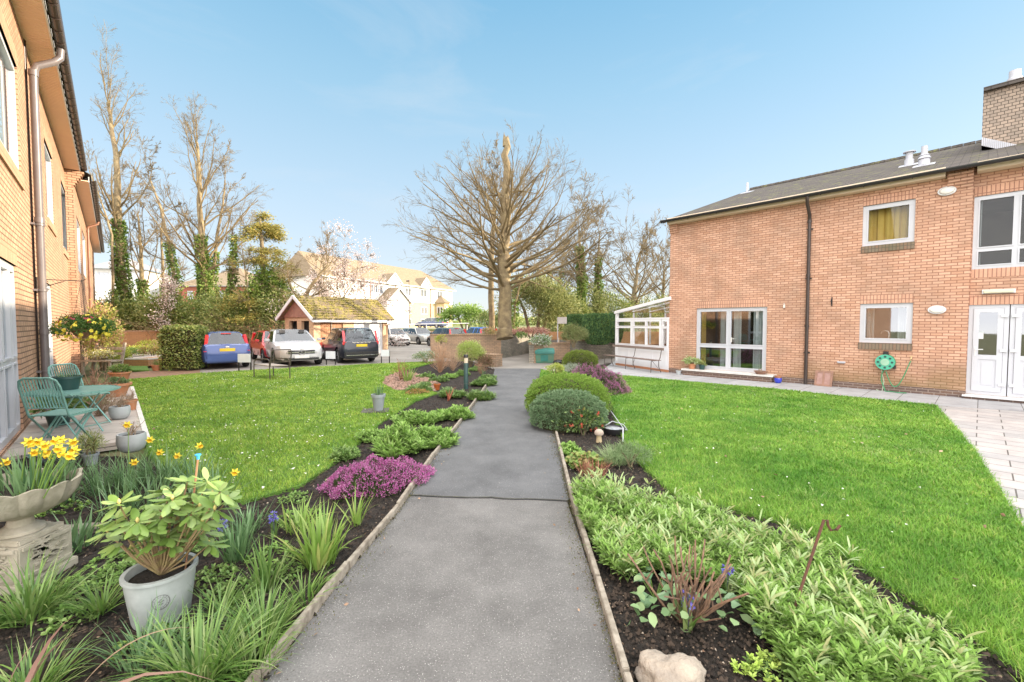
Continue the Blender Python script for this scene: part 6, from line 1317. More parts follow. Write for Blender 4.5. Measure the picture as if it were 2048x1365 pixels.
# blossom trees
BL = leafmat('pink blossom', [(.66, .52, .48), (.74, .64, .60), (.58, .44, .40)], .7, .35)
simple_tree('pink blossoming cherry tree behind the garage roof', 'cherry_tree', 690, 640, 31, 0, [(672, 655), (676, 625), (682, 605), (690, 590)], .16, 24, (4.6, 2.6), (5, 38), LV3, first=.2, up=.01, minr=.008, blossom=(9000, BL), bark=BK2, twig=TW2)
simple_tree('small blossoming cherry tree in front of the white house behind the wall', 'cherry_tree', 335, 640, 29, 0, [(330, 655), (332, 610), (336, 590)], .08, 10, (1.2, .7), (10, 60), LV3, first=.3, minr=.006, blossom=(1500, BL), bark=BK2, twig=TW2)
# clipped hedge block by the car park
def hedge_block(lab, name, u0, u1, vb, vt, dep, n, ls, mat, org_r=.12, z0=0):
    a, b = G(u0, vb), G(u1, vb); h = zat(u0, vt, a) - z0; cx, cy = (a[0] + b[0]) / 2, a[1] + dep / 2; w = b[0] - a[0]
    t = thing(name, lab, 'hedge', (cx, cy, z0)); q = rng.uniform(-1, 1, (n, 3)); f = rng.integers(0, 5, n)
    q[f == 0, 0] = 1; q[f == 1, 0] = -1; q[f == 2, 1] = 1; q[f == 3, 1] = -1; q[f == 4, 2] = 1
    s = np.array([w / 2, dep / 2, h / 2]); e = 8; nr = (np.abs(q) ** e).sum(1, keepdims=True) ** (1 / e); q = q / nr; P = q * s * rng.uniform(.9, 1.04, (n, 1)) + np.array([cx, cy, z0 + h / 2]); P += rng.normal(0, .012, P.shape) + .02 * np.sin(q[:, [1, 2, 0]] * 9)
    D = unit(np.sign(q) * np.abs(q) ** 6) + rnd(n) * .9; V, Fc = leaves_np(P, D, rng.uniform(.6, 1.2, n) * ls, ls * .6); fastmesh('foliage', V, Fc, mat, t)
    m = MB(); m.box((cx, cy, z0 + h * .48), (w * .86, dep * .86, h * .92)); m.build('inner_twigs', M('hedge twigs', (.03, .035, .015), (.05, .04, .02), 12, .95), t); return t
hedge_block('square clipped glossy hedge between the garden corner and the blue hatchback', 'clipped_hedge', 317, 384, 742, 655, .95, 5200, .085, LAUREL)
# right background
RE = leafmat('grey green evergreen leaves', [(.12, .16, .05), (.27, .30, .10), (.46, .46, .20), (.15, .19, .06)], .45, .2)
q = Y(1080, 548, 29); shrub('large round evergreen bush behind the oak on its right', 'evergreen_shrub', (q[0] - .3, 29, 2.3), (2.5, 1.8, 2.5), 15000, .16, RE, 60, .14)
q = Y(930, 612, 50); shrub('light green bush in front of the pale sky left of the oak', 'evergreen_shrub', (q[0], 50, 2.2), (2.6, 1.5, 1.5), 3200, .30, leafmat('bright green leaves', [(.12, .22, .04), (.24, .36, .08), (.35, .45, .14)], .5, .3), 26, .16)
q = Y(985, 630, 36); shrub('dark shrub at the foot of the slimmer tree left of the oak', 'evergreen_shrub', (q[0], 34, 1.7), (1.3, .9, .9), 2000, .16, DARKEV, 20, .18)
for i, (u, vt, yd, l_) in enumerate([(1132, 590, 33, 'ivy mass on the wood edge behind the big round evergreen'), (1170, 575, 34, 'ivy thicket behind the clipped conifers'), (1225, 590, 35, 'loose ivy thicket left of the conservatory roof'), (1275, 600, 36, 'evergreen thicket above the conservatory roof'), (1335, 600, 38, 'evergreen thicket behind the far corner of the salmon building')]):
    q = Y(u, vt, yd); shrub(l_, 'evergreen_shrub', (q[0], yd, q[2] * .5), (1.7, 1.2, q[2] * .55), 4500, .18, RE if i % 2 else DARKEV, 34, .16, group='thickets behind the clipped conifers')
simple_tree('ivy clad tree standing behind the clipped conifers', 'bare_tree', 1165, 600, 33, 0, [(1165, 640), (1162, 560), (1160, 500), (1158, 460)], .28, 22, (4.0, 2.2), (15, 60), LV3, ivy=4200, ivyh=.75, minr=.010, bark=BK2, twig=TW)
simple_tree('slim ivy covered stem right of the ivy clad tree', 'bare_tree', 1195, 600, 34, 0, [(1198, 640), (1196, 560), (1196, 505), (1200, 470)], .2, 14, (3, 2), (20, 60), LV3, ivy=2600, ivyh=.7, minr=.010, bark=BK2, twig=TW)
simple_tree('spreading bare tree behind the conservatory', 'bare_tree', 1275, 600, 36, 0, [(1262, 640), (1268, 600), (1272, 560), (1274, 525)], .34, 26, (5.2, 3), (15, 60), LV3, first=.4, minr=.010, bark=BK2, twig=TW)
simple_tree('bare tree behind the far corner of the salmon building', 'bare_tree', 1330, 600, 40, 0, [(1325, 640), (1326, 590), (1328, 540)], .3, 22, (5.2, 3), (15, 60), LV3, first=.4, minr=.010, bark=BK2, twig=TW)
simple_tree('bare tree between the big evergreen and the ivy clad tree', 'bare_tree', 1120, 600, 34, 0, [(1122, 640), (1120, 570), (1124, 520)], .18, 18, (4, 2.4), (20, 60), LV3, ivy=900, ivyh=.8, minr=.010, bark=BK2, twig=TW)
# distant tree line for the horizon, far off wood
n = 26000; x = rng.uniform(-160, 200, n); yy = rng.uniform(150, 175, n); hgt = 2.6 + 1.6 * np.sin(x * .11) + 1.2 * np.sin(x * .31 + 1) + .8 * np.sin(x * .9); z = rng.uniform(0, 1, n) * np.maximum(.8, hgt) * 1.0
x2 = x; V, Fc = leaves_np(np.stack([x2, yy, z], 1), rnd(n), rng.uniform(.8, 1.6, n), 1.0); tag(fastmesh('distant_wood', V, Fc, DARKEV), 'low far off wood along the horizon', 'wood', kind='stuff')
# ================= NEAR PLANTS =================
def leaves2(P, D, L, Wd, cup=.12, curl=.15):
    n = len(P); L = np.broadcast_to(L, n)[:, None]; Wd = np.broadcast_to(Wd, n)[:, None]; D = unit(D); up = np.array([0, 0, 1.]) + rng.normal(0, .25, (n, 3))
    S = unit(np.cross(D, up)); U = np.cross(S, D)
    def at(t, w, h): return P + D * L * t + S * Wd * w + U * (Wd * h) - U * L * curl * t * t
    V = np.stack([at(0, 0, 0), at(.35, .46, cup), at(.35, -.46, cup), at(.72, .44, cup), at(.72, -.44, cup), at(1, 0, 0), at(.35, 0, 0), at(.72, 0, 0), at(.93, .2, .04), at(.93, -.2, .04)], 1).reshape(-1, 3)
    i = np.arange(n)[:, None] * 10; F_ = [(0, 1, 6), (0, 6, 2), (1, 3, 7), (1, 7, 6), (6, 7, 4), (6, 4, 2), (3, 8, 7), (8, 5, 7), (7, 5, 9), (7, 9, 4)]
    return V, np.concatenate([i + np.array([f]) for f in F_])
STRAP = leafmat('strap leaves', [(.06, .14, .03), (.13, .25, .05), (.24, .38, .09), (.09, .20, .04), (.34, .42, .16), (.11, .22, .05)], .4, .3, .5)
STRAPB = leafmat('blue green strap leaves', [(.08, .17, .07), (.15, .27, .11), (.22, .36, .17), (.12, .24, .08)], .4, .25, .5)
IRIS = leafmat('iris leaves', [(.17, .30, .05), (.25, .40, .08), (.30, .44, .11), (.42, .44, .14)], .4, .35, .5)
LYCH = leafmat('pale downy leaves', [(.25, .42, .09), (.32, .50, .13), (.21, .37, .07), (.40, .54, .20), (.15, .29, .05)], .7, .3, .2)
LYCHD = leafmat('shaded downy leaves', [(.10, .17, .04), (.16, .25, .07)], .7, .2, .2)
YEL = M('daffodil yellow', (.82, .72, .08), (.80, .66, .06), 20, .6); ORG_ = M('daffodil trumpet', (.84, .55, .03), (.80, .48, .02), 20, .6)
STEM = M('green stem', (.16, .28, .05), None, 5, .5)
def straps(lab, name, p, n, L, Wd, lean=(.05, .7), curl=(.3, 1.4), mat=None, rad=.06, cat='plant', group=None, segs=6, pts=None):
    t = thing(name, lab, cat, p, group) if isinstance(lab, str) else lab
    a = rng.uniform(0, 6.283, n); r = rad * np.sqrt(rng.uniform(0, 1, n)); Rt = np.array(p) + np.stack([r * np.cos(a), r * np.sin(a), 0 * a], 1)
    if pts is not None: Rt = pts[rng.integers(0, len(pts), n)] + rng.normal(0, .015, (n, 3)) * (1, 1, 0)
    az = a + rng.normal(0, .5, n); V, Fc = blades_np(Rt, az, L * rng.uniform(.6, 1.1, n), Wd * rng.uniform(.75, 1.2, n), rng.uniform(*lean, n), rng.uniform(*curl, n), segs)
    fastmesh('leaves', V, Fc, mat or STRAP, t, smooth=True); return t
def daff(t, base, top, face_az, s=.05, mats=(None, None)):
    base, top = np.array(base, float), np.array(top, float); m = MB(); mid = (base + top) / 2 + (0, 0, .02); hdv = np.array([math.cos(face_az), math.sin(face_az), -.1]); neck = top - hdv * s * .5
    m.tube([base, mid, neck + (0, 0, .012), neck], .0035, 5); m.build('flower_stem', STEM, t)
    D = unit(hdv); A1 = unit(np.cross(D, [0, 0, 1.])); A2 = np.cross(A1, D); m = MB()
    for k in range(6):
        a = k * math.pi / 3; r = A1 * math.cos(a) + A2 * math.sin(a); q = -A1 * math.sin(a) + A2 * math.cos(a)
        m.poly([top, top + r * s * .55 + q * s * .3 + D * .004, top + r * s * 1.05 - D * .006, top + r * s * .55 - q * s * .3 + D * .004])
    f = m.build('flower', mats[0] or YEL, t); m = MB(); k = 9; V = []
    for rr, dd_ in ((.18, 0), (.28, .35), (.34, .65), (.5, .8)): V += [top + (A1 * math.cos(2 * math.pi * j / k) + A2 * math.sin(2 * math.pi * j / k)) * s * rr + D * s * dd_ for j in range(k)]
    m.add(V, [(i * k + j, i * k + (j + 1) % k, (i + 1) * k + (j + 1) % k, (i + 1) * k + j) for i in range(3) for j in range(k)]); m.build('trumpet', mats[1] or ORG_, f, smooth=True)
def stemleaf(poly, n, h, nl, L, Wd, z0=0, dens=None, flat=.9):
    """upright leafy stems over a polygon: points of leaves"""
    q = scatter_poly(poly, n, False); n = len(q); H = h * rng.uniform(.55, 1.2, n) * (.82 + .22 * np.sin(q[:, 0] * 5.3 + 1) * np.sin(q[:, 1] * 6.1) + .16 * np.sin(q[:, 0] * 13 + q[:, 1] * 9)); ln = rng.normal(0, .2, (n, 2))
    if dens is not None: H = H * (1.18 - .75 * np.clip(np.hypot((q[:, 0] - dens[0]) / dens[2], (q[:, 1] - dens[1]) / dens[3]), 0, 1) ** 2)
    t = rng.uniform(.25, 1, (n, nl)) ** .7; a = rng.uniform(0, 6.283, (n, nl)); P = np.stack([q[:, :1] + ln[:, :1] * H[:, None] * t, q[:, 1:] + ln[:, 1:] * H[:, None] * t, z0 + H[:, None] * t], -1).reshape(-1, 3)
    up = (.15 + 1.5 * t ** 2).reshape(-1); D = np.stack([np.cos(a).ravel(), np.sin(a).ravel(), up], 1)
    k = len(P); return leaves2(P, D, L * rng.uniform(.6, 1.15, k), Wd * rng.uniform(.8, 1.2, k), .15, .25)
def disc_poly(c, rx, ry, n=14, rot=0): return [(c[0] + rx * math.cos(2 * math.pi * i / n) * math.cos(rot) - ry * math.sin(2 * math.pi * i / n) * math.sin(rot), c[1] + rx * math.cos(2 * math.pi * i / n) * math.sin(rot) + ry * math.sin(2 * math.pi * i / n) * math.cos(rot), 0) for i in range(n)]
def mound(lab, name, c, rx, ry, h, n, nl, L, Wd, mat, under=LYCHD, cat='plant', rot=0, group=None):
    t = thing(name, lab, cat, c, group); V, Fc = stemleaf(disc_poly(c, rx * 1.05, ry * 1.15, rot=rot), n, h, nl, L, Wd, dens=(c[0], c[1], rx, ry)); fastmesh('leaves', V, Fc, mat, t)
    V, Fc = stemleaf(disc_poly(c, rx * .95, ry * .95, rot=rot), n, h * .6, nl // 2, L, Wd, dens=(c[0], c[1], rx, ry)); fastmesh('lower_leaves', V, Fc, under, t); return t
# ---------- right ground cover (one mass) ----------
GC = [G(*p) for p in [(1150, 1000), (1190, 985), (1255, 1010), (1330, 1030), (1400, 1045), (1500, 1080), (1620, 1140), (1760, 1240), (1880, 1330), (1960, 1390), (1900, 1440), (1600, 1400), (1560, 1330), (1500, 1250), (1480, 1190), (1400, 1175), (1300, 1160), (1240, 1170), (1215, 1150), (1170, 1060)]]
V1, F1 = stemleaf(GC, 3300, .20, 19, .056, .0115)
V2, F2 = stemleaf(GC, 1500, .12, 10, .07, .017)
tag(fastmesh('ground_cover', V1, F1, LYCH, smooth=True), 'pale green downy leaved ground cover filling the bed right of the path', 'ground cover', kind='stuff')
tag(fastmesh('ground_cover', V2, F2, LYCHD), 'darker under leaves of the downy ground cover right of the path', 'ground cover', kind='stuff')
V3, F3 = stemleaf(GC, 260, .27, 14, .095, .014); tag(fastmesh('ground_cover', V3, F3, leafmat('taller pale sprigs', [(.34, .48, .20), (.42, .54, .27), (.42, .42, .20), (.26, .40, .12)], .7, .3), smooth=True), 'taller pale and yellowing sprigs standing above the ground cover', 'ground cover', kind='stuff')
q = scatter_poly(GC, 900, False); V, Fc = blades_np(np.concatenate([q, np.zeros((900, 1))], 1), rng.uniform(0, 6.28, 900), rng.uniform(.14, .32, 900), np.full(900, .006), rng.uniform(.1, .9, 900), rng.uniform(.1, 1.1, 900), 4); tag(fastmesh('wild_grass', V, Fc, STRAP), 'loose grass blades growing through the downy ground cover', 'grass', kind='stuff')
# ---------- left leafy clumps ----------
def mp_(u, v): return G(u, v)
for lab, u, v, rx, ry, h, n in [('pale green leafy clump beside the magenta heather, nearest of the four', 800, 905, .30, .26, .30, 170), ('bright green leafy clump against the edging board, right of the nearest one', 868, 890, .30, .24, .22, 190), ('low green leafy mat along the lawn side in the third row', 835, 845, .42, .22, .18, 200), ('low pale green leafy clump spilling over the edging near the brown soil', 905, 838, .34, .22, .18, 190)]:
    mound(lab, 'leafy_perennial', mp_(u, v), rx, ry, h, n, 22, .09, .017, LYCH, group='leafy clumps beside the path')
straps('wide leaved pale clump at the corner of the soil in front of the lawn', 'leafy_perennial', G(785, 915), 60, .32, .035, (.3, 1.0), (.3, 1.2), LYCH, .08)
for lab, u, v, rx, n in [('fresh green clump beside the black bollard light', 962, 800, .30, 150), ('green clump behind the bollard by the path edging', 968, 772, .34, 150), ('green clump left of the bollard light', 905, 795, .30, 110), ('low ferny clump beside the orange glazed pot', 838, 785, .30, 110)]:
    mound(lab, 'leafy_perennial', mp_(u, v), rx, .22, .18, n, 16, .10, .012, STRAP, group='green clumps around the bollard light')
# ---------- heathers ----------
HM = leafmat('magenta heather bells', [(.44, .07, .30), (.60, .17, .44), (.28, .04, .20), (.68, .36, .57), (.32, .12, .18)], .6, .25)
HP_ = leafmat('dusky purple heather bells', [(.35, .10, .24), (.50, .20, .36), (.22, .07, .17), (.60, .32, .46)], .6, .25)
HG = leafmat('heather foliage', [(.04, .07, .02), (.09, .12, .04)], .7, .1)
def heather(lab, c, rx, ry, h, n, mat, rot=0, spk=.035, dome=2.2):
    t = thing('heather', lab, 'heather', c); a = rng.uniform(0, 6.283, n); r = np.sqrt(rng.uniform(0, 1, n)); ca, sa_ = math.cos(rot), math.sin(rot)
    wob = 1 + .10 * np.sin(a * 3 + 1) + .07 * np.sin(a * 7); x, y = rx * r * np.cos(a) * wob, ry * r * np.sin(a) * wob; z = h * (1 - r ** dome) * (1 + .30 * np.sin(x * 19 + 2) * np.sin(y * 17) + .12 * np.sin(x * 43) * np.sin(y * 39 + 1)) + .03; kp = rng.uniform(size=n) < .62 + .38 * np.sin(x * 23 + 1) * np.sin(y * 21 + 2); x, y, z, r, n = x[kp], y[kp], z[kp], r[kp], int(kp.sum())
    P = np.stack([c[0] + x * ca - y * sa_, c[1] + x * sa_ + y * ca, c[2] + z], 1); D = unit(np.stack([(x * ca - y * sa_) / rx * r, (x * sa_ + y * ca) / ry * r, .9 + 0 * r], 1) + rnd(n) * .35)
    k = 5; PP = np.repeat(P, k, 0) + np.repeat(D, k, 0) * (np.tile(np.arange(k), n) * spk / k)[:, None] + rng.normal(0, .006, (n * k, 3)); V, Fc = leaves_np(PP, np.repeat(D, k, 0) + rnd(n * k) * .9, .013, .010); fastmesh('flowers', V, Fc, mat, t)
    V, Fc = blades_np(P - D * .10, rng.uniform(0, 6.28, n), np.full(n, .12), np.full(n, .008), rng.uniform(0, .5, n), rng.uniform(-.2, .4, n), 2); fastmesh('foliage', V, Fc, HG, t)
    V, Fc = leaves_np(P - D * rng.uniform(.02, .12, (n, 1)), rnd(n), .03, .012); fastmesh('lower_foliage', V, Fc, HG, t); return t
hc = G(760, 975); heather('bright magenta flowering heather spilling over the path edging on the left', hc + np.array([-.03, .03, 0]), .56, .36, .20, 4200, HM, rot=.5)
# ---------- round shrubs right of the path ----------
HEBE = leafmat('yellow green hebe leaves', [(.20, .34, .05), (.28, .44, .08), (.15, .26, .04), (.36, .48, .12)], .5, .2)
HEBG = leafmat('grey green hebe leaves', [(.12, .22, .10), (.20, .31, .16), (.28, .38, .22), (.08, .15, .06)], .5, .2)
HEBD = leafmat('dark round shrub leaves', [(.10, .17, .03), (.20, .28, .05), (.33, .38, .09), (.12, .18, .04)], .5, .2)
def dome(lab, name, u0, u1, vb, vt, mat, n=26000, fr=9, amp=.07, ls=.03, ry=None):
    a, b = G(u0, vb), G(u1, vb); c = (a + b) / 2; rx = (b[0] - a[0]) / 2; ry = ry or rx * .9; h = zat((u0 + u1) / 2, vt, c + (0, ry * .4, 0)); c = c + np.array([0, ry * .5, 0])
    t = thing(name, lab, 'shrub', c); d = rnd(n); d[:, 2] = np.abs(d[:, 2]) * 1.12 - .12; d = unit(d); ph = rng.uniform(0, 6, 6)
    bp = np.sin(d[:, 0] * fr + ph[0]) * np.sin(d[:, 1] * fr + ph[1]) * np.cos(d[:, 2] * fr + ph[2]) + .7 * np.sin(d[:, 0] * fr * 2.3 + ph[3] + 2 * d[:, 1]) * np.sin(d[:, 1] * fr * 2.1 + ph[4]) + .4 * np.sin(d[:, 2] * fr * 4 + ph[5]) * np.sin(d[:, 0] * fr * 4.4)
    rr = 1 + amp * bp + rng.normal(0, .012, n); sq = np.clip(1 - np.abs(d[:, 2:3]) * .0, 0, 1); pw = np.sign(d) * np.abs(d) ** .86
    base = .30 * h; P = c + np.stack([pw[:, 0] * rx * rr, pw[:, 1] * ry * rr, 0 * rr], 1); P[:, 2] = base + np.where(d[:, 2] > 0, pw[:, 2] * (h - base) * rr, d[:, 2] * base * 5); P[:, 2] = np.maximum(P[:, 2], .02)
    V, Fc = leaves_np(P - d * ls * .5, d + rnd(n) * .55 + np.array([0, 0, .35]), rng.uniform(.7, 1.2, n) * ls, ls * .55); fastmesh('foliage', V, Fc, mat, t)
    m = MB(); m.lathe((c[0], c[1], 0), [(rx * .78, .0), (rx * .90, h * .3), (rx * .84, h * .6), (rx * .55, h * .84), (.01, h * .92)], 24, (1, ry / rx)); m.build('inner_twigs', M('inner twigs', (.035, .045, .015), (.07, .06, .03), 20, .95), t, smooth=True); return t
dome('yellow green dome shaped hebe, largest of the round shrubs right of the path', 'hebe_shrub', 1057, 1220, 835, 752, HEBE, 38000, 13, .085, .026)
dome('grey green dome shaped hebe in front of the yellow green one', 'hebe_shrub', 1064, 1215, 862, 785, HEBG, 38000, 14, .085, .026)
heather('big dusky purple heather mound behind the yellow green hebe', G(1187, 790) + np.array([.0, .22, 0]), .82, .72, .50, 9000, HP_, rot=-.3, dome=3.6)
dome('small rounded green shrub in front of the low wall and conservatory', 'round_shrub', 1128, 1197, 738, 702, HEBD, 14000, 8, .08, .035)
shrub('yellow and green variegated shrub at the left end of the purple heather', 'variegated_shrub', G(1110, 752) + (0, .1, .16), (.26, .26, .2), 1500, .045, leafmat('variegated yellow', [(.55, .55, .12), (.35, .48, .1), (.65, .62, .25)], .5, .25), 14, .2)
shrub('silver grey wispy shrub left of the purple heather top', 'grey_shrub', G(1145, 748) + (0, .1, .16), (.3, .25, .2), 2000, .05, leafmat('silver leaves', [(.35, .40, .32), (.45, .5, .42), (.25, .3, .22)], .7, .15), 16, .2, wl=.15)
# skimmia with red buds in front of the grey hebe
sk = shrub('dark leaved skimmia with red bud clusters growing in front of the grey green hebe', 'skimmia', G(1168, 872) + (0, .08, .16), (.30, .14, .20), 520, .062, leafmat('skimmia leaves', [(.05, .09, .02), (.10, .18, .04), (.20, .28, .08)], .35, .15, .5), 20, .2, wl=.35)
q, d = ball_points(26, G(1168, 872) + (0, .04, .2), (.32, .15, .2), shell=.9); q = q[q[:, 2] > .08]
for i, p in enumerate(q): PP = p + rng.normal(0, .008, (16, 3)); V, Fc = leaves_np(PP, rnd(16), .014, .012); fastmesh('flower_bud', V, Fc, leafmat('red buds', [(.50, .05, .04), (.62, .12, .08)], .5, .1), sk)
m = MB(); mbp_ = G(1198, 885); s_ = .9
mr = thing('stone_mushroom', 'little stone mushroom ornament beside the grey green hebe', 'ornament', mbp_)
m.lathe(mbp_, [(.045, 0), (.04, .04), (.034, .09), (.04, .115)], 14); m.build('stalk', M('yellowish stone', (.52, .42, .24), (.4, .32, .2), 30, .9), mr, smooth=True)
m = MB(); m.lathe(mbp_, [(.035, .108), (.062, .112), (.068, .135), (.058, .165), (.035, .185), (.0, .192)], 16); m.build('cap', M('grey stone', (.42, .35, .28), (.34, .28, .23), 30, .9), mr, smooth=True)
# dark tray with cable and cane next to it
p = G(1228, 868); tr_ = thing('birdbath_tray', 'round dark dish with grey water lying behind the stone mushroom', 'dish', p); m = MB(); m.lathe(p, [(.13, 0), (.16, .05), (.17, .10), (.155, .10), (.14, .06), (.0, .055)], 22); m.build('dish', MT['black'], tr_, smooth=True); m = MB(); m.lathe(p, [(.15, .082), (0, .083)], 22); m.build('water', M('grey water', (.25, .27, .3), (.5, .5, .5), 25, .1), tr_)
m = MB(); m.tube([p + (-.12, .05, .12), p + (.0, .12, .17), p + (.15, .02, .14), p + (.18, -.1, .08), p + (.05, -.05, .1)], .006, 5); m.build('wire', MT['lead'], tr_)
m = MB(); m.bar(G(1218, 828) + (0, 0, .10), G(1246, 872) + (0, 0, .12), .009); m.bar(G(1246, 872) + (0, 0, .12), G(1246, 884) + (0, 0, .0), .014); tag(m.build('white_cane', MT['lead'], origin=G(1218, 828)), 'thin white plastic strip lying along the lawn edge beside the round dish', 'strip')
# mixed plants on right bed front of shrubs
FE = leafmat('feathery green', [(.12, .20, .08), (.22, .32, .14), (.32, .42, .22)], .6, .2)
straps('grassy pale green plant arching over the soil behind the bare patch', 'grass_plant', G(1232, 925), 420, .26, .005, (.1, 1.2), (.3, 1.5), leafmat('pale grassy leaves', [(.34, .46, .20), (.45, .55, .30), (.22, .34, .12)], .6, .3), .16)
shrub('feathery dark green plant at the lawn edge beside the bare soil', 'feathery_plant', G(1262, 935) + (0, .05, .1), (.2, .16, .14), 1600, .05, FE, 12, .25, wl=.12)
mound('geranium leaves with orange tints beside the path edging', 'geranium', G(1168, 930), .22, .26, .13, 120, 8, .055, .045, leafmat('geranium leaves', [(.12, .22, .05), (.22, .34, .08), (.30, .22, .08), (.18, .30, .08)], .5, .2))
straps('plant with thin red stems in front of the feathery green clump', 'red_stemmed_plant', G(1185, 955), 150, .26, .006, (.0, .9), (-.2, .7), leafmat('red stems', [(.36, .15, .10), (.28, .11, .07), (.48, .28, .18)], .5, .1), .12)
mound('light green trailing plant between the edging board and the geranium', 'trailing_plant', G(1140, 905), .12, .22, .10, 60, 12, .05, .02, LYCH)
# ---------- pruned hydrangea on the right ----------
hp = G(1372, 1240); hy = thing('hydrangea', 'cut back hydrangea with bare brown stems in the near right bed', 'shrub', hp)
HYM = M('brown hydrangea stems', (.27, .16, .10), (.13, .08, .055), 25, .8, bs=60); nst = 36
a = rng.uniform(0, 6.28, nst); ln = rng.uniform(.05, .95, nst); S = hp + np.stack([.05 * np.cos(a), .05 * np.sin(a), 0 * a], 1); D = np.stack([np.cos(a) * np.sin(ln), np.sin(a) * np.sin(ln) * .8, np.cos(ln)], 1)
for i in range(nst):
    P, Rr = grow(S[i:i + 1], D[i:i + 1], np.array([rng.uniform(.22, .46)]), np.array([rng.uniform(.004, .0075)]), 6, .13, .05, .8); m = MB(); m.tube(P[0], Rr[0], 6)
    if i % 2: e = P[0][3]; m.tube([e, e + unit(rng.normal(0, .5, 3) + np.array([0, 0, 1])) * .10], [.005, .004], 5)
    m.build('stem', HYM, hy, smooth=True)
q = hp + rng.normal(0, .15, (60, 3)) * (1.2, .8, 0) + (0, 0, .05) + np.stack([0 * np.arange(60.), 0 * np.arange(60.), rng.uniform(0, .12, 60)], 1)
V, Fc = leaves2(q, rnd(60) + (0, 0, .3), rng.uniform(.04, .08, 60), .05); fastmesh('leaves', V, Fc, leafmat('heuchera leaf', [(.12, .22, .09), (.20, .32, .14), (.28, .38, .18)], .5, .2), hy, smooth=True)
def heuch(lab, u, v, n, r, mat=None):
    p = G(u, v); t = thing('heuchera', lab, 'plant', p); a = rng.uniform(0, 6.28, n); rr = r * rng.uniform(.2, 1, n); q = p + np.stack([rr * np.cos(a), rr * np.sin(a) * .8, rng.uniform(.05, .13, n)], 1)
    D = np.stack([np.cos(a), np.sin(a), rng.uniform(-.2, .4, n)], 1); V, Fc = leaves2(q, D, rng.uniform(.05, .085, n), .075, .2, .3); fastmesh('leaves', V, Fc, mat or leafmat('lobed leaves', [(.10, .20, .09), (.20, .32, .17), (.28, .40, .24)], .5, .15), t, smooth=True)
    st = np.stack([np.tile(p, (n, 1)), q], 1); V, Fc = tubes_np(st, np.full((n, 2), .0022), 4); fastmesh('leaf_stalks', V, Fc, STEM, t)
heuch('clump of round lobed grey green leaves right of the hydrangea by the soil', 1545, 1250, 26, .20); heuch('round lobed leaves at the left foot of the hydrangea', 1310, 1200, 16, .14); heuch('lobed green leaves rising behind the hydrangea stems', 1290, 1130, 26, .22)
heuch('lobed leaves with brown edges left of the rusty rod', 1560, 1180, 18, .16, leafmat('browned lobed leaves', [(.18, .28, .14), (.30, .20, .14), (.22, .15, .10), (.2, .3, .15)], .5, .15))
def hyacinth(lab, p, h, mat_leaf=STRAP, n=9, L=.2, lw=.02):
    t = thing('hyacinth', lab, 'flower', p); V, Fc = blades_np(np.tile(p, (n, 1)) + rng.normal(0, .01, (n, 3)) * (1, 1, 0), rng.uniform(0, 6.28, n), L * rng.uniform(.7, 1.1, n), np.full(n, lw), rng.uniform(.05, .5, n), rng.uniform(.1, .9, n), 5); fastmesh('leaves', V, Fc, mat_leaf, t, smooth=True)
    m = MB(); m.tube([p, p + (0, 0, h)], .005, 6); m.build('flower_stem', M('purple stem', (.10, .12, .12), None, 5, .5), t); n2 = 22; zz = rng.uniform(h * .62, h * 1.02, n2); a = rng.uniform(0, 6.28, n2)
    P = p + np.stack([.012 * np.cos(a), .012 * np.sin(a), zz], 1); k = 5; D = np.stack([np.cos(a), np.sin(a), .1 + 0 * a], 1); V, Fc = leaves_np(np.repeat(P, k, 0) + np.repeat(D, k, 0) * .008, np.repeat(D, k, 0) + rnd(n2 * k) * .75, .022, .009); fastmesh('flower_spike', V, Fc, leafmat('violet blue petals', [(.20, .18, .62), (.30, .26, .75), (.14, .12, .50)], .5, .3), t)
hyacinth('violet blue hyacinth among the hydrangea stems, nearest to the camera', G(1376, 1262), .21, n=8, L=.24, lw=.03)
hyacinth('violet blue hyacinth right of the hydrangea stems', G(1455, 1200), .22)
hyacinth('violet blue hyacinth behind the potted rhododendron', G(447, 1092), .20); hyacinth('violet blue hyacinth among the daffodil leaves near the lawn', G(548, 1075), .20)
# rock, rod
def rock(lab, u, v, r, mat, name='rock', seed=0):
    p = G(u, v); b = bmesh.new(); bmesh.ops.create_icosphere(b, subdivisions=4, radius=1)
    for w in b.verts:
        c = w.co; f = 1 + .16 * math.sin(c.x * 3 + seed) * math.cos(c.y * 2.3 + seed) + .10 * math.sin(c.z * 5 + c.x * 4 + seed) + .05 * math.sin(c.x * 11 + seed) * math.sin(c.y * 13) + .03 * math.sin(c.z * 23 + c.y * 17)
        w.co = Vector((c.x * r[0] * f + p[0], c.y * r[1] * f + p[1], max(-.03, c.z * r[2] * f + r[2] * .35)))
    me = bpy.data.meshes.new(name); b.to_mesh(me); b.free(); return tag(link(name, me, mat, None, p, True), lab, 'rock')
rock('large pitted pale rock on the soil at the front of the right bed', 1345, 1368, (.165, .13, .09), MT['rock'], seed=1)
rock('flat lichened stone on the soil between the urn plinth and the rhododendron pot', 165, 1062, (.13, .09, .04), M('lichen stone', (.30, .28, .24), (.20, .17, .13), 14, .95, bs=40), seed=2)
rock('small rounded stone behind the rhododendron', 330, 1000, (.10, .07, .035), M('grey stone b', (.28, .26, .24), (.18, .16, .14), 14, .95, bs=40), seed=3)
q0 = G(1562, 1288); q1 = Y(1648, 1040, q0[1] + .08); m = MB(); dz = q1 - q0
pts = [q0 - (0, 0, .04), q0 + dz * .5 + (0.004, 0, 0), q1, q1 + (.018, 0, -.004), q1 + (.022, 0, -.03), q1 + (.04, 0, -.058), q1 + (.07, 0, -.055), q1 + (.09, 0, -.03)]
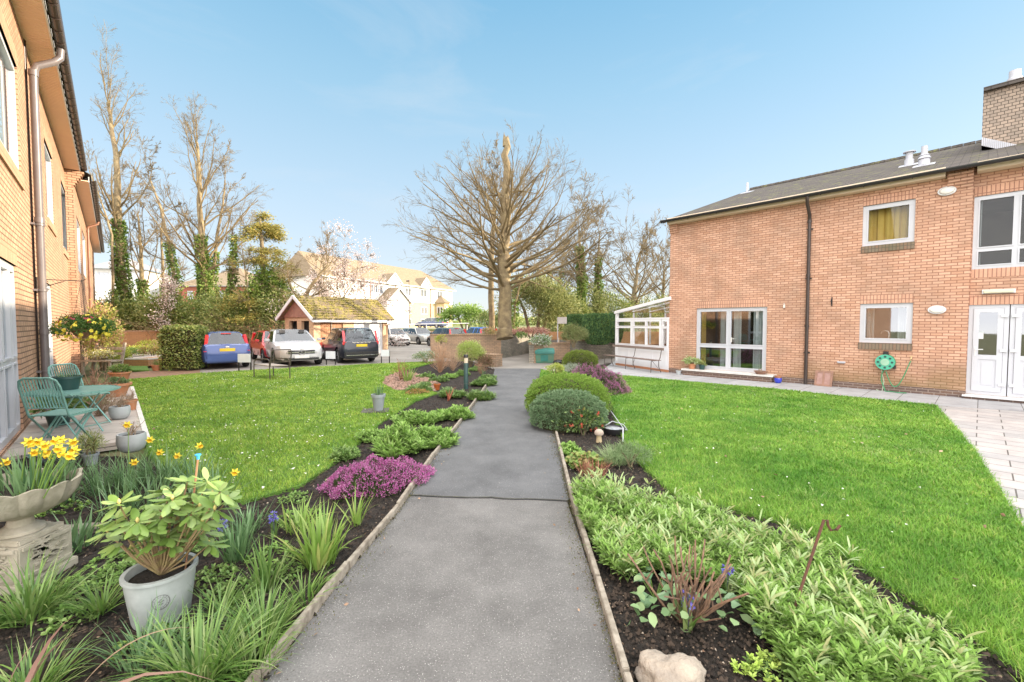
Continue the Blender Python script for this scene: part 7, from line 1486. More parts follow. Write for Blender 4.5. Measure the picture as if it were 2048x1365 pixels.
tag(m.tube(pts, .0075, 7).build('rusty_hook_rod', M('rusty iron', (.14, .06, .035), (.08, .04, .03), 60, .85, bs=200), origin=q0, smooth=True), 'leaning rusty iron rod with a hooked top stuck in the ground cover', 'rod')
# small yellow-green sprigs and grassy tufts near right edge
mound('low yellow green sprigs on the soil at the bottom right of the bed', 'small_shrub', G(1560, 1345), .22, .08, .07, 50, 10, .03, .012, leafmat('lime sprig', [(.35, .5, .08), (.45, .58, .15)], .5, .2))
# ================= LEFT BED =================
straps('large clump of broad strap leaves beside the path edging, front of the heather', 'iris_clump', G(640, 1130), 84, .42, .026, (.0, .62), (.0, 1.1), IRIS, .10)
straps('narrow clump of upright leaves right of the big strap leaved clump', 'iris_clump', G(712, 1050), 20, .34, .022, (.0, .6), (.0, 1.2), IRIS, .04)
straps('clump of blue green daffodil leaves right of the rhododendron', 'daffodil_clump', G(476, 1118), 75, .34, .016, (.0, .55), (.0, .8), STRAPB, .08)
straps('daffodil leaves left of the big iris clump', 'daffodil_clump', G(535, 1175), 40, .38, .018, (.0, .6), (.1, 1.1), STRAP, .06)
straps('clump of arching grassy leaves at the bottom left of the path', 'lily_turf', G(400, 1362), 260, .38, .012, (.2, 1.15), (.3, 1.5), STRAP, .10)
straps('dark green grassy clump close to the path edging bottom left', 'lily_turf', G(525, 1270), 230, .28, .010, (.1, 1.1), (.3, 1.5), STRAP, .09)
straps('arching grassy clump in front of the urn plinth', 'lily_turf', G(60, 1235), 210, .38, .012, (.2, 1.1), (.3, 1.5), STRAP, .10)
straps('small grassy clump left of the rhododendron pot', 'lily_turf', G(200, 1225), 90, .26, .011, (.2, 1.0), (.3, 1.5), STRAP, .05)
straps('grassy clump at the bottom left corner', 'lily_turf', G(60, 1395), 140, .28, .010, (.2, 1.1), (.3, 1.5), STRAP, .09)
straps('grassy clump between the rhododendron pot and the dark one', 'lily_turf', G(445, 1225), 70, .26, .010, (.2, 1.1), (.3, 1.4), STRAP, .06)
ph = straps('bronze pink phormium with long arching leaves at the bottom left', 'phormium', G(-30, 1560), 5, .8, .022, (.6, .9), (1.2, 1.9), leafmat('bronze phormium', [(.15, .08, .06), (.24, .14, .11), (.32, .25, .15)], .4, .2), .08)
az = np.array([.0, .35, 1.2]); V, Fc = blades_np(np.array([G(40, 1420), G(120, 1440), G(0, 1450)]), az, np.array([.75, .62, .4]), np.array([.016, .017, .014]), np.array([.35, .5, .1]), np.array([1.9, 1.5, 1.2]), 12); fastmesh('long_leaves', V, Fc, leafmat('bronze phormium b', [(.24, .14, .13), (.36, .26, .18)], .4, .2), ph, smooth=True)
# daffodil masses behind the pot: leaves and flowers
bed = [(205, 985, 90), (262, 975, 110), (330, 965, 110), (392, 975, 80), (300, 1010, 70), (235, 1030, 60), (430, 1000, 50)]
for i, (u, v, n) in enumerate(bed):
    t = straps(['daffodil leaves right of the urn bowl', 'daffodils with one flower behind the flat stone', 'daffodils in front of the nearer grey pot', 'daffodil leaves around the blue capped cane', 'lower leaf clump behind the rhododendron', 'leaf clump between urn and rhododendron pot', 'daffodil clump right of the blue capped cane'][i], 'daffodil_clump', G(u, v), n, .42, .012, (.0, .8), (.1, 1.1), STRAPB, .14)
    fl = {1: [(255, 850), (268, 925)], 2: [(300, 880), (320, 905), (355, 912)], 3: [(398, 892)], 6: [(470, 945), (437, 968)]}.get(i, [])
    for (fu, fv) in fl:
        b = G(u, v); tp = Y(fu, fv, b[1] + rng.uniform(-.05, .1)); daff(t, b + rng.normal(0, .03, 3) * (1, 1, 0), tp, R(-60) + rng.normal(0, .5), .042)
for lab_, u, v, n, L, w, mt in [('broad leaved bulb clump between the plinth and the flat stone', 150, 1100, 46, .34, .024, STRAPB), ('loose bulb leaves behind the rhododendron near the lawn edge', 395, 1030, 70, .34, .014, STRAPB), ('bluish leaf clump left of the flat stone', 118, 1010, 60, .34, .016, STRAPB), ('upright bulb leaves between the big strap clump and the heather', 600, 1060, 46, .30, .016, IRIS), ('bulb leaf clump near the lawn corner behind the hyacinths', 500, 1060, 60, .30, .013, STRAPB), ('grassy clump at the front edge of the left bed by the timber', 500, 1345, 150, .24, .010, STRAP), ('pale arching grassy clump in front of the stamped grey pot', 290, 1330, 90, .30, .012, STRAPB), ('bulb leaf clump beside the timber edging below the big strap clump', 610, 1200, 60, .22, .012, STRAP)]: straps(lab_, 'bulb_clump', G(u, v), n, L, w, (.05, .9), (.1, 1.3), mt, .10, group='leafy clumps filling the left bed')
straps('daffodil leaves below the patio edge', 'daffodil_clump', G(150, 960), 60, .34, .012, (.0, .8), (.1, 1.1), STRAPB, .12)
for i, (u, v) in enumerate([(120, 1020), (350, 1060), (250, 1120), (560, 1110), (600, 1040), (160, 1180), (330, 1290), (690, 965)]):
    mound('low green seedlings on the soil, patch %s' % ['beside the urn', 'behind the rhododendron pot', 'in front of the flat stone', 'behind the broad strap clump', 'at the lawn edge near the heather', 'near the plinth base', 'between pot and lily turf', 'beside the heather'][i], 'seedlings', G(u, v), .22, .16, .05, 34, 6, .03, .018, leafmat('seedling green', [(.16, .3, .06), (.28, .42, .1), (.1, .2, .05)], .5, .2))
# urn on plinth
up_ = G(46, 1158); Zr = zat(60, 972, up_); UR = .345; ur = thing('garden_urn', 'weathered stone urn with fluted shell bowl on a square plinth at the left edge', 'urn', up_)
m = MB(); hp_ = zat(60, 1062, up_); m.box(up_ + (0, 0, hp_ * .44), (.34, .34, hp_ * .88)); m.box(up_ + (0, 0, hp_ * .93), (.29, .29, hp_ * .12)); m.box(up_ + (0, 0, .03), (.38, .38, .06)); m.build('plinth', MT['concrete'], ur, bevel=.008)
for sg in range(4):
    m = MB(); a = sg * math.pi / 2; c, s_ = math.cos(a), math.sin(a); n_ = np.array([c, s_, 0]); t_ = np.array([-s_, c, 0]); o = up_ + n_ * .171
    for i in range(60): zz = .10 + rng.uniform(0, hp_ * .62); xx = rng.uniform(-.12, .09); m.obox(o + t_ * xx + (0, 0, zz), t_ * rng.uniform(.02, .05), n_ * .010, (0, 0, rng.uniform(.008, .014)))
    for zz in (.08, hp_ * .80): m.obox(o - t_ * .15 + (0, 0, zz), t_ * .30, n_ * .012, (0, 0, .022))
    pn_ = m.build('carved_panel', MT['concrete'], ur)
m = MB(); m.lathe(up_, [(.12, hp_), (.12, hp_ + .02), (.07, hp_ + .05), (.06, hp_ + .09), (.10, hp_ + .12)], 20); m.build('stem', MT['concrete'], ur, smooth=True)
prof = [(.09, hp_ + .11), (.17, hp_ + .13), (.24, hp_ + .17), (.285, Zr - .07), (.315, Zr), (.295, Zr), (.27, Zr - .06), (.0, Zr - .09)]
k = 84; V = []
for i, (r, z) in enumerate(prof):
    am = [0, .05, .07, .07, .10, .10, .03, 0][i]
    for j in range(k): t = 2 * math.pi * j / k; rr = r * (1 + am * abs(math.cos(t * 6)) - am * .5 + .02 * (i < 5 and i > 0) * math.cos(t * 30)); V.append((up_[0] + rr * math.cos(t) * .95, up_[1] + rr * math.sin(t) * .95, z + (.03 * abs(math.cos(t * 6)) if i in (4, 5) else 0)))
m = MB(); m.add(V, [(i * k + j, i * k + (j + 1) % k, (i + 1) * k + (j + 1) % k, (i + 1) * k + j) for i in range(len(prof) - 1) for j in range(k)]); m.build('bowl', MT['concrete'], ur, smooth=True)
m = MB(); m.lathe(up_, [(.27, Zr - .045), (0, Zr - .03)], 20); m.build('soil', MT['soil'], ur)
uf = straps('daffodils in full yellow bloom growing in the stone urn', 'potted_daffodils', up_ + (0.06, .03, Zr - .04), 110, .30, .014, (.0, .55), (.0, .8), STRAPB, .20)
for (fu, fv) in [(62, 888), (78, 884), (90, 892), (112, 882), (122, 880), (118, 898), (145, 885), (150, 900), (70, 905), (10, 925), (100, 912), (128, 908), (142, 912), (56, 884), (88, 905)]:
    tp = Y(fu, fv, up_[1] + rng.uniform(-.12, .15)); b = np.array([up_[0] + (tp[0] - up_[0]) * .6, tp[1], Zr - .04]); daff(uf, b, tp, R(-70) + rng.normal(0, .7), .034)
# rhododendron in pot
rp = G(324, 1232); pt_ = thing('plant_pot', 'big pale grey glazed pot with a round stamp, holding the rhododendron', 'pot', rp)
rim = zat(325, 1136, rp); wr_ = (395 - 256) / 2 / F * rp[1] * .86
m = MB(); m.lathe(rp, [(wr_ * .78, 0), (wr_ * .82, .02), (wr_ * .97, rim * .75), (wr_ * .99, rim * .93), (wr_ * 1.06, rim * .94), (wr_ * 1.06, rim), (wr_ * .93, rim), (wr_ * .90, rim * .8), (.0, rim * .8)], 36); m.build('pot', M('streaked grey glaze', (.40, .43, .42), (.30, .33, .32), 9, .45, bs=20, bst=.15), pt_, smooth=True)
m = MB(); m.lathe(rp, [(wr_ * .88, rim * .84), (0, rim * .86)], 20); m.build('soil', MT['soil'], pt_)
m = MB(); az0 = math.atan2(-rp[1], -rp[0]) - .02; zc = rim * .56; 
def cyl(a, z, off): r_ = wr_ * (.82 + .16 * z / rim) + off; return rp + (r_ * math.cos(az0 + a), r_ * math.sin(az0 + a), z)
for rr, w in ((.042, .004), (.030, .002)):
    for j in range(24): a, b_ = 2 * math.pi * j / 24, 2 * math.pi * (j + 1) / 24; m.bar(cyl(rr / wr_ * math.cos(a), zc + rr * math.sin(a), .003), cyl(rr / wr_ * math.cos(b_), zc + rr * math.sin(b_), .003), w)
for j in range(16):
    a = 2 * math.pi * j / 16
    if j in (0, 8): continue
    m.bar(cyl(.034 / wr_ * math.cos(a), zc + .034 * math.sin(a), .003), cyl(.040 / wr_ * math.cos(a), zc + .040 * math.sin(a), .003), .003)
for dx, dz_ in ((0, .014), (.010, .004), (-.010, .004), (.006, -.012), (-.006, -.012), (0, 0)): m.bar(cyl((dx - .005) / wr_, zc + dz_, .003), cyl((dx + .005) / wr_, zc + dz_ + .005, .003), .005)
m.build('stamp', M('dark stamp', (.14, .15, .14), (.2, .2, .2), 40, .8), pt_)
rh = thing('rhododendron', 'rhododendron with big pale green leaves growing in the stamped grey pot', 'shrub', rp + (0, 0, rim * .85))
tips = [(238, 1008), (232, 1040), (262, 1098), (300, 1085), (290, 1030), (258, 1042), (345, 1020), (368, 990), (400, 1015), (440, 985), (455, 1000), (310, 1060), (335, 985), (395, 1080), (418, 1090), (280, 1065), (215, 1065), (360, 1045), (325, 1035), (415, 965), (385, 1000), (350, 1075), (250, 1070), (310, 1120), (430, 1020), (375, 965), (300, 1050), (320, 1010), (345, 1000), (380, 1030), (275, 1045), (335, 1075), (405, 1045), (360, 1010), (290, 1110), (240, 1085), (425, 990), (390, 975), (365, 1070), (340, 1095), (410, 1065)]
PP, DD, st = [], [], []
for i, (u, v) in enumerate(tips):
    tp = Y(u, v, rp[1] + rng.uniform(-.20, .16)); root_ = rp + (0, 0, rim * .86); st.append([root_, root_ * .45 + tp * .55 + (0, 0, -.03), tp]); ax = unit(tp - root_ + (0, 0, .12)); k = 9; a = np.arange(k) * 2.399 + rng.uniform(0, 6)
    s1 = unit(np.cross(ax, [0, .3, 1.])); s2 = np.cross(ax, s1); dv = s1[None] * np.cos(a)[:, None] + s2[None] * np.sin(a)[:, None] + ax[None] * rng.uniform(-.1, .55, (k, 1)); PP.append(np.tile(tp, (k, 1)) + dv * .008); DD.append(dv)
PP, DD = np.concatenate(PP), np.concatenate(DD); V, Fc = leaves2(PP, DD, rng.uniform(.075, .115, len(PP)), rng.uniform(.036, .048, len(PP)), -.10, .18); fastmesh('leaves', V, Fc, leafmat('rhododendron leaves', [(.13, .23, .04), (.19, .30, .07), (.27, .37, .13), (.16, .26, .05)], .42, .2, .5), rh, smooth=True)
st = np.array(st); V, Fc = tubes_np(st, np.tile([.009, .006, .004], (len(st), 1)), 5); fastmesh('branches', V, Fc, M('rhododendron twig', (.22, .14, .08), (.3, .24, .1), 20, .8), rh, smooth=True)
for i in range(0, len(tips), 2): m = MB(); e = st[i][2]; m.lathe(e, [(.004, 0), (.009, .01), (.006, .022), (0, .03)], 8); m.build('flower_bud', M('yellow green bud', (.5, .42, .14), None, 20, .6), rh, smooth=True)
cn_ = thing('garden_cane', 'brown cane with a blue cap standing in the rhododendron pot', 'cane', rp + (.06, .05, rim * .85)); tp = Y(396, 915, rp[1] + .05); m = MB(); m.tube([rp + (.1, .05, rim * .7), tp], .005, 6); m.build('cane', M('brown cane', (.35, .18, .10), (.28, .14, .08), 20, .7), cn_)
m = MB(); m.lathe(tp - (0, 0, .012), [(.008, 0), (.009, .02), (.016, .024), (.016, .03), (0, .03)], 12); m.build('cap', M('blue cap', (.05, .35, .65), None, 5, .4), cn_)
# ---------- pots helper ----------
def pot(lab, p, r, h, mat, plant=None, taper=.75, rimw=1.08, name='plant_pot', round_=False):
    p = np.array(p, float); t = thing(name, lab, 'pot', p); m = MB()
    pr = [(r * .55, 0), (r * .85, h * .15), (r * 1.02, h * .5), (r * 1.0, h * .85), (r * .96, h), (r * .88, h), (r * .86, h * .8), (0, h * .8)] if round_ else [(r * taper, 0), (r * (taper + (1 - taper) * .82), h * .82), (r * rimw, h * .83), (r * rimw, h), (r * .92, h), (r * .9, h * .85), (0, h * .85)]
    m.lathe(p, pr, 28); m.build('pot', MT[mat] if isinstance(mat, str) else mat, t, smooth=True); m = MB(); m.lathe(p, [(r * .88, h * .86), (0, h * .89)], 18); m.build('soil', MT['soil'], t); return p + (0, 0, h * .87)
# ================= PATIO FURNITURE =================
PZ = .05
def bistro_chair(p, rz, lab):
    t = thing('folding_chair', lab, 'chair', (0, 0, 0), 'folding chairs on the patio'); mt = MT['bistro']; w = .42; sh = .46
    m = MB()
    for i in range(9): x = -.18 + i * .045; m.box((x, 0, sh), (.034, w, .012))
    m.box((0, -w / 2 + .01, sh - .012), (.40, .016, .02)); m.box((0, w / 2 - .01, sh - .012), (.40, .016, .02)); m.build('seat', mt, t)
    m = MB(); wb = w / 2 - .01
    def bk(z): return -.20 - (z - sh) * .30
    m.tube([(bk(sh - .0), -wb, sh), (bk(.80), -wb, .80), (bk(.87), -wb + .02, .87), (bk(.90), -wb + .07, .90), (bk(.90), wb - .07, .90), (bk(.87), wb - .02, .87), (bk(.80), wb, .80), (bk(sh), wb, sh)], .012, 6); m.bar((bk(.55), -wb, .55), (bk(.55), wb, .55), .02, .008)
    for i in range(12): y = -wb + .03 + (2 * wb - .06) * i / 11; m.bar((bk(.55), y, .55), (bk(.89), y, .89), .016, .005)
    m.build('backrest', mt, t)
    for sy in (-1, 1):
        m = MB(); m.bar((-.20, sy * wb, sh + .0), (.20, sy * wb, .0), .022, .010); m.build('front_leg', mt, t)
        m = MB(); m.bar((.17, sy * (wb - .03), sh - .02), (-.26, sy * (wb - .03), .0), .022, .010); m.build('rear_leg', mt, t)
    m = MB(); m.bar((.19, -wb, .02), (.19, wb, .02), .012); m.bar((-.25, -wb, .03), (-.25, wb, .03), .012); m.build('stretcher', mt, t)
    t.location = p; t.rotation_euler = (0, 0, rz); t.scale = (1.1,) * 3; return t
nz = math.atan2(LW.n[1], LW.n[0])
bistro_chair((-5.80, 5.66, PZ), R(98), 'green slatted folding chair on the patio, nearest the camera, empty')
bistro_chair((-6.95, 7.10, PZ), R(-4), 'green slatted folding chair on the far side of the round patio table')
tc_ = np.array([-6.50, 6.50, PZ]); tz_ = .66; tb_ = thing('round_table', 'round slatted green folding table on the patio with a dark pot on top', 'table', tc_)
rt = .50; m = MB()
for i in range(11):
    y = -rt + .04 + i * (2 * rt - .08) / 10; hw2 = math.sqrt(max(.01, rt * rt - y * y)); m.box((tc_[0], tc_[1] + y, PZ + tz_), (2 * hw2, .066, .014), 0)
m.build('table_top', MT['bistro'], tb_); m = MB(); n = 30
for i in range(n): a, b_ = 2 * math.pi * i / n, 2 * math.pi * (i + 1) / n; m.bar(tc_ + (rt * math.cos(a), rt * math.sin(a), tz_), tc_ + (rt * math.cos(b_), rt * math.sin(b_), tz_), .008, .03)
m.build('rim', MT['bistro'], tb_)
for sx_, sy_ in ((1, 1), (-1, 1), (1, -1), (-1, -1)): m = MB(); m.bar(tc_ + (sx_ * .22, sy_ * .2, tz_ - .01), tc_ + (-sx_ * .22, sy_ * .2, .0), .02, .010); m.build('leg', MT['bistro'], tb_)
q = pot('dark round plastic pot standing on the green patio table', tc_ + (-.15, .05, tz_ + .01), .16, .20, 'dgreen'); straps('small green bulb plant growing in the dark pot on the table', 'potted_plant', q, 40, .12, .006, (.2, 1.0), (.2, 1.2), STRAPB, .1)
# pots on the patio edge
def gp(u, v, z=PZ): return G(u, v, z)
TWG = M('dead twigs', (.42, .32, .22), (.28, .2, .14), 20, .9)
def twiggy(lab, p, n, L, mat=None, spread=.9, name='bare_plant', cat='plant', r=.004, lv=True):
    t = thing(name, lab, cat, p); a = rng.uniform(0, 6.28, n); e = rng.uniform(0, spread, n); D = np.stack([np.cos(a) * np.sin(e), np.sin(a) * np.sin(e), np.cos(e)], 1); S = np.tile(np.array(p, float), (n, 1)) + rng.normal(0, .02, (n, 3)) * (1, 1, 0); Ls = L * rng.uniform(.5, 1.1, n)
    P, Rr = grow(S, D, Ls, np.full(n, r), 6, .16, .05, .5); V, Fc = tubes_np(P, Rr, 4); Vs, Fs, tips = branches(P, Rr, Ls, [(4, .3, .6, .2, .4, .6, 4, .15, .05)], r * .35)
    fastmesh('stems', np.concatenate([V] + Vs), np.concatenate([Fc] + [f + len(V) for f in Fs]), mat or TWG, t); return t, tips
q = pot('grey rounded pot with bare twigs on the patio edge, nearest the camera', gp(264, 903), .152, .235, 'lightpot', round_=True); twiggy('bare twiggy plant in the nearer grey rounded pot', q, 14, .2)
q = pot('grey rounded pot with a dead shrub beside the table, further along the patio', gp(240, 838), .145, .22, 'lightpot', round_=True); twiggy('dead brown shrub in the further grey rounded pot', q, 30, .26)
q = pot('small plastic pot with a little conifer in front of the patio chair', gp(182, 930, .0), .075, .14, 'greypot'); shrub('little dark conifer in the small plastic pot by the chair', 'dwarf_conifer', q + (0, 0, .12), (.10, .10, .15), 900, .045, DARKEV, 16, .2, wl=.15)
q = pot('terracotta pot standing behind the further grey rounded pot', gp(262, 820), .10, .20, 'terra'); twiggy('dry plant in the terracotta pot behind the grey rounded one', q, 16, .2)
q = pot('broad terracotta pot with a weathered white base at the far end of the patio', gp(232, 793), .27, .30, 'terra', taper=.62); shrub('grey succulent in the broad terracotta pot', 'potted_plant', q + (0, 0, .05), (.18, .18, .09), 600, .05, FE, 14, .2)
q = pot('shallow brown bowl lying tipped behind the grey pots', gp(256, 812), .15, .10, 'brownwood'); twiggy('dry twigs in the shallow brown bowl', q, 12, .15)
q = pot('dark green pot on the patio floor under the table', gp(118, 850), .16, .20, 'dgreen'); shrub('broad leaved green plant under the patio table', 'potted_plant', q + (0, 0, .1), (.26, .22, .16), 260, .12, STRAP, 16, .2, wl=.4)
t, _ = twiggy('tangle of dead brown stems behind the round table', gp(200, 832), 90, .55, spread=1.2, name='dead_shrub')
t, _ = twiggy('stout pruned brown branches of a shrub at the far end of the patio', gp(185, 800), 26, .75, M('pinkish bark', (.40, .24, .16), (.3, .18, .12), 12, .8), 1.0, 'bare_shrub', r=.014)
mound('green leafy plant between the table and the pruned shrub', 'leafy_perennial', gp(175, 812), .30, .26, .22, 90, 14, .11, .05, STRAP)
m = MB(); p = gp(150, 905); m.tube([p + (0, 0, .05), p + (.12, -.1, .06), p + (.28, -.16, .02), p + (.40, -.30, .0)], .014, 7); m.tube([p + (-.02, -.2, .04), p + (.0, -.42, .0), p + (.02, -.55, -.04)], .03, 8); tag(m.build('black_hose', MT['black'], origin=p, smooth=True), 'black tube lying over the patio edge below the chair', 'tube')
# hanging basket with yellow pansies
HB_ = Y(125, 655, LW.pt(bs_, 0, .55)[1]); hb2 = LW.pt(bs_, 0, .62); hc_ = np.array([hb2[0], hb2[1], HB_[2] - .02]); hb = thing('hanging_basket', 'hanging basket overflowing with yellow and dark red pansies on the buff wall', 'hanging basket', hc_)
m = MB(); m.lathe(hc_, [(.02, -.20), (.12, -.16), (.18, -.06), (.19, .0)], 20); m.build('basket', MT['brownwood'], hb, smooth=True)
m = MB()
for a in (0, 2.1, 4.2): m.bar(hc_ + (.18 * math.cos(a), .18 * math.sin(a), 0), np.array([hc_[0], hc_[1], zb_ + .05]), .004)
m.build('chain', MT['black'], hb)
P, D = ball_points(3600, hc_ + (0, 0, -.02), (.42, .42, .26), clumps=50, cs=.17); V, Fc = leaves_np(P, D + rnd(3600) * .8, .045, .026); fastmesh('foliage', V, Fc, leafmat('pansy foliage', [(.05, .12, .03), (.10, .20, .05), (.16, .28, .07)], .5, .2), hb)
q, d = ball_points(150, hc_ + (0, 0, -.02), (.45, .45, .30), shell=.9)
for i in range(150):
    if q[i][2] < hc_[2] - .24: continue
    red = q[i][2] > hc_[2] + .12 and rng.uniform() < .6; D_ = unit(d[i] + rng.normal(0, .3, 3)); s1 = unit(np.cross(D_, [0, .2, 1.])); s2 = np.cross(D_, s1); m = MB(); r_ = .034
    m.poly([q[i] + s1 * r_ * math.cos(a) * (1 + .15 * math.cos(5 * a)) + s2 * r_ * math.sin(a) * (1 + .15 * math.cos(5 * a)) + D_ * .004 * math.cos(3 * a) for a in np.linspace(0, 6.283, 15)[:-1]]); m.build('flower', M('dark red pansy', (.30, .03, .05), None, 30, .7) if red and 'dark red pansy' not in bpy.data.materials else (bpy.data.materials['dark red pansy'] if red else YEL), hb)
# ---------- far garden corner ----------
q = pot('terracotta trough pot with bulbs in front of the clipped hedge, left', G(316, 741), .20, .20, 'terra'); straps('green bulb leaves in the pot in front of the clipped hedge', 'potted_plant', q, 60, .26, .012, (.1, .7), (.1, .9), STRAP, .14)
q = pot('dark green pot tight against the clipped hedge', G(333, 739), .14, .20, 'dgreen'); shrub('orange flowered plant in the dark green pot by the hedge', 'potted_plant', q + (0, 0, .1), (.18, .18, .16), 400, .06, leafmat('orange flowers', [(.75, .3, .05), (.7, .45, .1), (.3, .35, .08)], .5, .3), 12, .2)
q = pot('terracotta pot with a green plant at the corner of the brick path', G(240, 760), .26, .24, 'terra'); shrub('yellow green leafy plant in the terracotta pot at the path corner', 'potted_plant', q + (0, 0, .08), (.22, .22, .14), 500, .07, STRAP, 14, .2)
m = MB(); pa, pb_ = G(245, 733), G(297, 733); m.obox(pa, pb_ - pa, (0, 2.2, 0), (0, 0, .26)); rbx = m.build('raised_planter', MT['brickO'], uv=True, origin=pa); tag(rbx, 'low square brick planter with a white rim in the far left garden', 'planter')
m = MB(); 
for o_, ax, ay in ((pa, pb_ - pa, (0, .08, 0)), (pa + (0, 2.12, 0), pb_ - pa, (0, .08, 0)), (pa + (0, .08, 0), np.array([.08, 0, 0]), (0, 2.04, 0)), (pb_ + (-.08, .08, 0), np.array([.08, 0, 0]), (0, 2.04, 0))): m.obox(np.array(o_) + (0, 0, .262), ax, ay, (0, 0, .05))
m.build('rim', MT['chalk'], rbx)
YG = leafmat('yellow green sunlit leaves', [(.45, .50, .08), (.35, .42, .08), (.60, .58, .14), (.22, .32, .06)], .5, .35)
PKL = leafmat('pink and green leaves', [(.60, .25, .22), (.30, .38, .08), (.42, .46, .1), (.7, .4, .35)], .5, .3)
q = Y(208, 618, 15.5); shrub('tall yellow green camellia with pink blooms at the end of the buff building', 'camellia', (q[0] - .1, 15.5, 1.15), (.62, .5, 1.1), 4200, .085, PKL, 34, .17); shrub('bright golden shrub below the camellia by the drainpipe', 'golden_shrub', G(205, 738) + (0, .3, .5), (.55, .45, .5), 2600, .07, YG, 24, .2)
for i, (u, v, rx, h, mt) in enumerate([(258, 712, .9, .35, STRAP), (285, 708, .8, .4, YG), (310, 722, .5, .8, PKL), (300, 704, .6, .6, YG), (232, 722, .5, .5, YG)]):
    c = G(u, v); shrub(['low green border plants at the foot of the orange boundary wall', 'pale bedding plants along the orange boundary wall', 'pink and orange flowering shrub left of the clipped hedge', 'tall yellowish border plant against the orange wall', 'sunlit shrub beside the wooden garden seat'][i], 'border_plant', c + (0, 0, h * .5), (rx, .4, h * .55), 1500, .08, mt, 20, .2)
q = Y(307, 692, 13.2); m = MB()
# wooden seat back with cushion-like flowers
sp0 = G(178, 748); st_ = thing('wooden_bench', 'weathered grey wooden garden seat piled with flower pots by the buff wall', 'bench', sp0 + (.4, .1, 0)); c0 = sp0 + np.array([.0, .1, 0])
for sx_ in (0, .95):
    m = MB(); m.bar(c0 + (sx_, 0, 0), c0 + (sx_ + .05, .2, 1.05), .07); m.build('seat_post', MT['timber'], st_)
m = MB(); m.box(c0 + (.5, .12, .85), (1.0, .04, .10)); m.box(c0 + (.5, .08, .68), (1.0, .04, .08)); m.build('backrest', MT['timber'], st_); m = MB(); m.box(c0 + (.5, -.18, .45), (1.05, .42, .05)); m.build('seat', MT['timber'], st_)
for sx_ in (.05, .95): m = MB(); m.bar(c0 + (sx_, -.35, 0), c0 + (sx_, -.35, .43), .06); m.build('leg', MT['timber'], st_)
shrub('mass of small yellow and white flowers on the grey wooden seat', 'potted_flowers', c0 + (.5, -.15, .62), (.42, .2, .18), 1300, .05, leafmat('mixed small flowers', [(.7, .6, .12), (.75, .72, .68), (.3, .38, .08), (.5, .5, .1)], .5, .3), 20, .2)
# ================= LAWN THINGS =================
# metal garden chair on the left lawn
def seat_frame():
    gL, gR = G(504, 757), G(578, 761); x = gR - gL; L_ = np.linalg.norm(x); d = x / L_; b_ = np.array([-d[1], d[0], 0]); o = (gL + gR) / 2; W2 = .62
    t = thing('garden_chair', 'empty brown metal and mesh garden chair standing on the lawn before the white car', 'chair', o); mt = MT['steel']
    r = .017; hs_ = .42; A_ = G(501, 755); B_ = G(540, 762); C_ = G(580, 760)
    dB = unit(B_ - A_); 
    # local frame: seat width along w_, depth along f_
    w_ = unit(C_ - B_); f_ = unit(A_ - B_); wl = float(np.linalg.norm(C_ - B_)); fl = float(np.linalg.norm(A_ - B_)) * .8
    def P(a, b, z): return B_ + w_ * a * wl + f_ * b * fl + np.array([0, 0, z])
    m = MB(); m.obox(P(.04, .04, hs_), w_ * wl * .92, f_ * fl * .98, (0, 0, .02)); m.build('seat', M('grey mesh sling', (.30, .26, .22), (.36, .32, .28), 60, .8), t, fixn=True)
    for a in (0, 1):
        m = MB(); m.tube([P(a, 0, 0), P(a, .0, .30), P(a, .02, .60), P(a, .12, .64), P(a, .8, .62), P(a, .98, .52), P(a, 1.0, .35), P(a, 1.0, 0)], r, 7); m.build('side_frame', mt, t, smooth=True)
    m = MB(); m.tube([P(0, -.02, hs_), P(0, -.12, .86), P(.06, -.14, .93), P(.94, -.14, .93), P(1, -.12, .86), P(1, -.02, hs_)], r, 7); m.tube([P(0, .0, .55), P(1, .0, .55)], r * .7, 6); m.build('back_frame', mt, t, smooth=True); m = MB(); m.tube([P(0, 1, hs_), P(1, 1, hs_)], r, 6); m.build('front_rail', mt, t, smooth=True)
    ms = glassmat('mesh sling back', (.75, .66, .58), refl=.0, rough=.5); m = MB(); m.quad(P(.03, -.03, .56), P(.97, -.03, .56), P(.95, -.13, .91), P(.05, -.13, .91)); m.build('backrest', ms, t)
seat_frame()
# sign boards on two posts
def sign(lab, u0, u1, vb, v0, v1, u0b=None):
    a, b = G(u0, vb), G(u1, vb); yd = a[1]; b = Y(u1, vb, yd); zt_ = Y(u0, v0, yd)[2]; zb2 = Y(u0, v1, yd)[2]; t = thing('bay_sign', lab, 'sign', (a + b) / 2 * (1, 1, 0), 'blank signs along the lawn edge')
    for p in (a, b): m = MB(); m.box((p[0], yd, zt_ / 2), (.035, .035, zt_)); m.build('post', MT['black'], t)
    m = MB(); m.box(((a[0] + b[0]) / 2, yd - .03, (zt_ + zb2) / 2), (abs(b[0] - a[0]) + .02, .02, zt_ - zb2)); m.build('sign_board', M('pale grey sign face', (.66, .70, .74), (.6, .64, .68), 4, .4), t)
sign('small blank white sign on two black posts in front of the blue hatchback', 478, 502, 744, 708, 725); sign('small blank white sign on two posts between the white car and the black off-roader', 653, 671, 730, 703, 718)
sign('small blank white sign on two black posts right of the black off-roader', 763, 779, 728, 700, 713); sign('small white sign left of the red brown raised bed wall', 853, 866, 712, 698, 710)
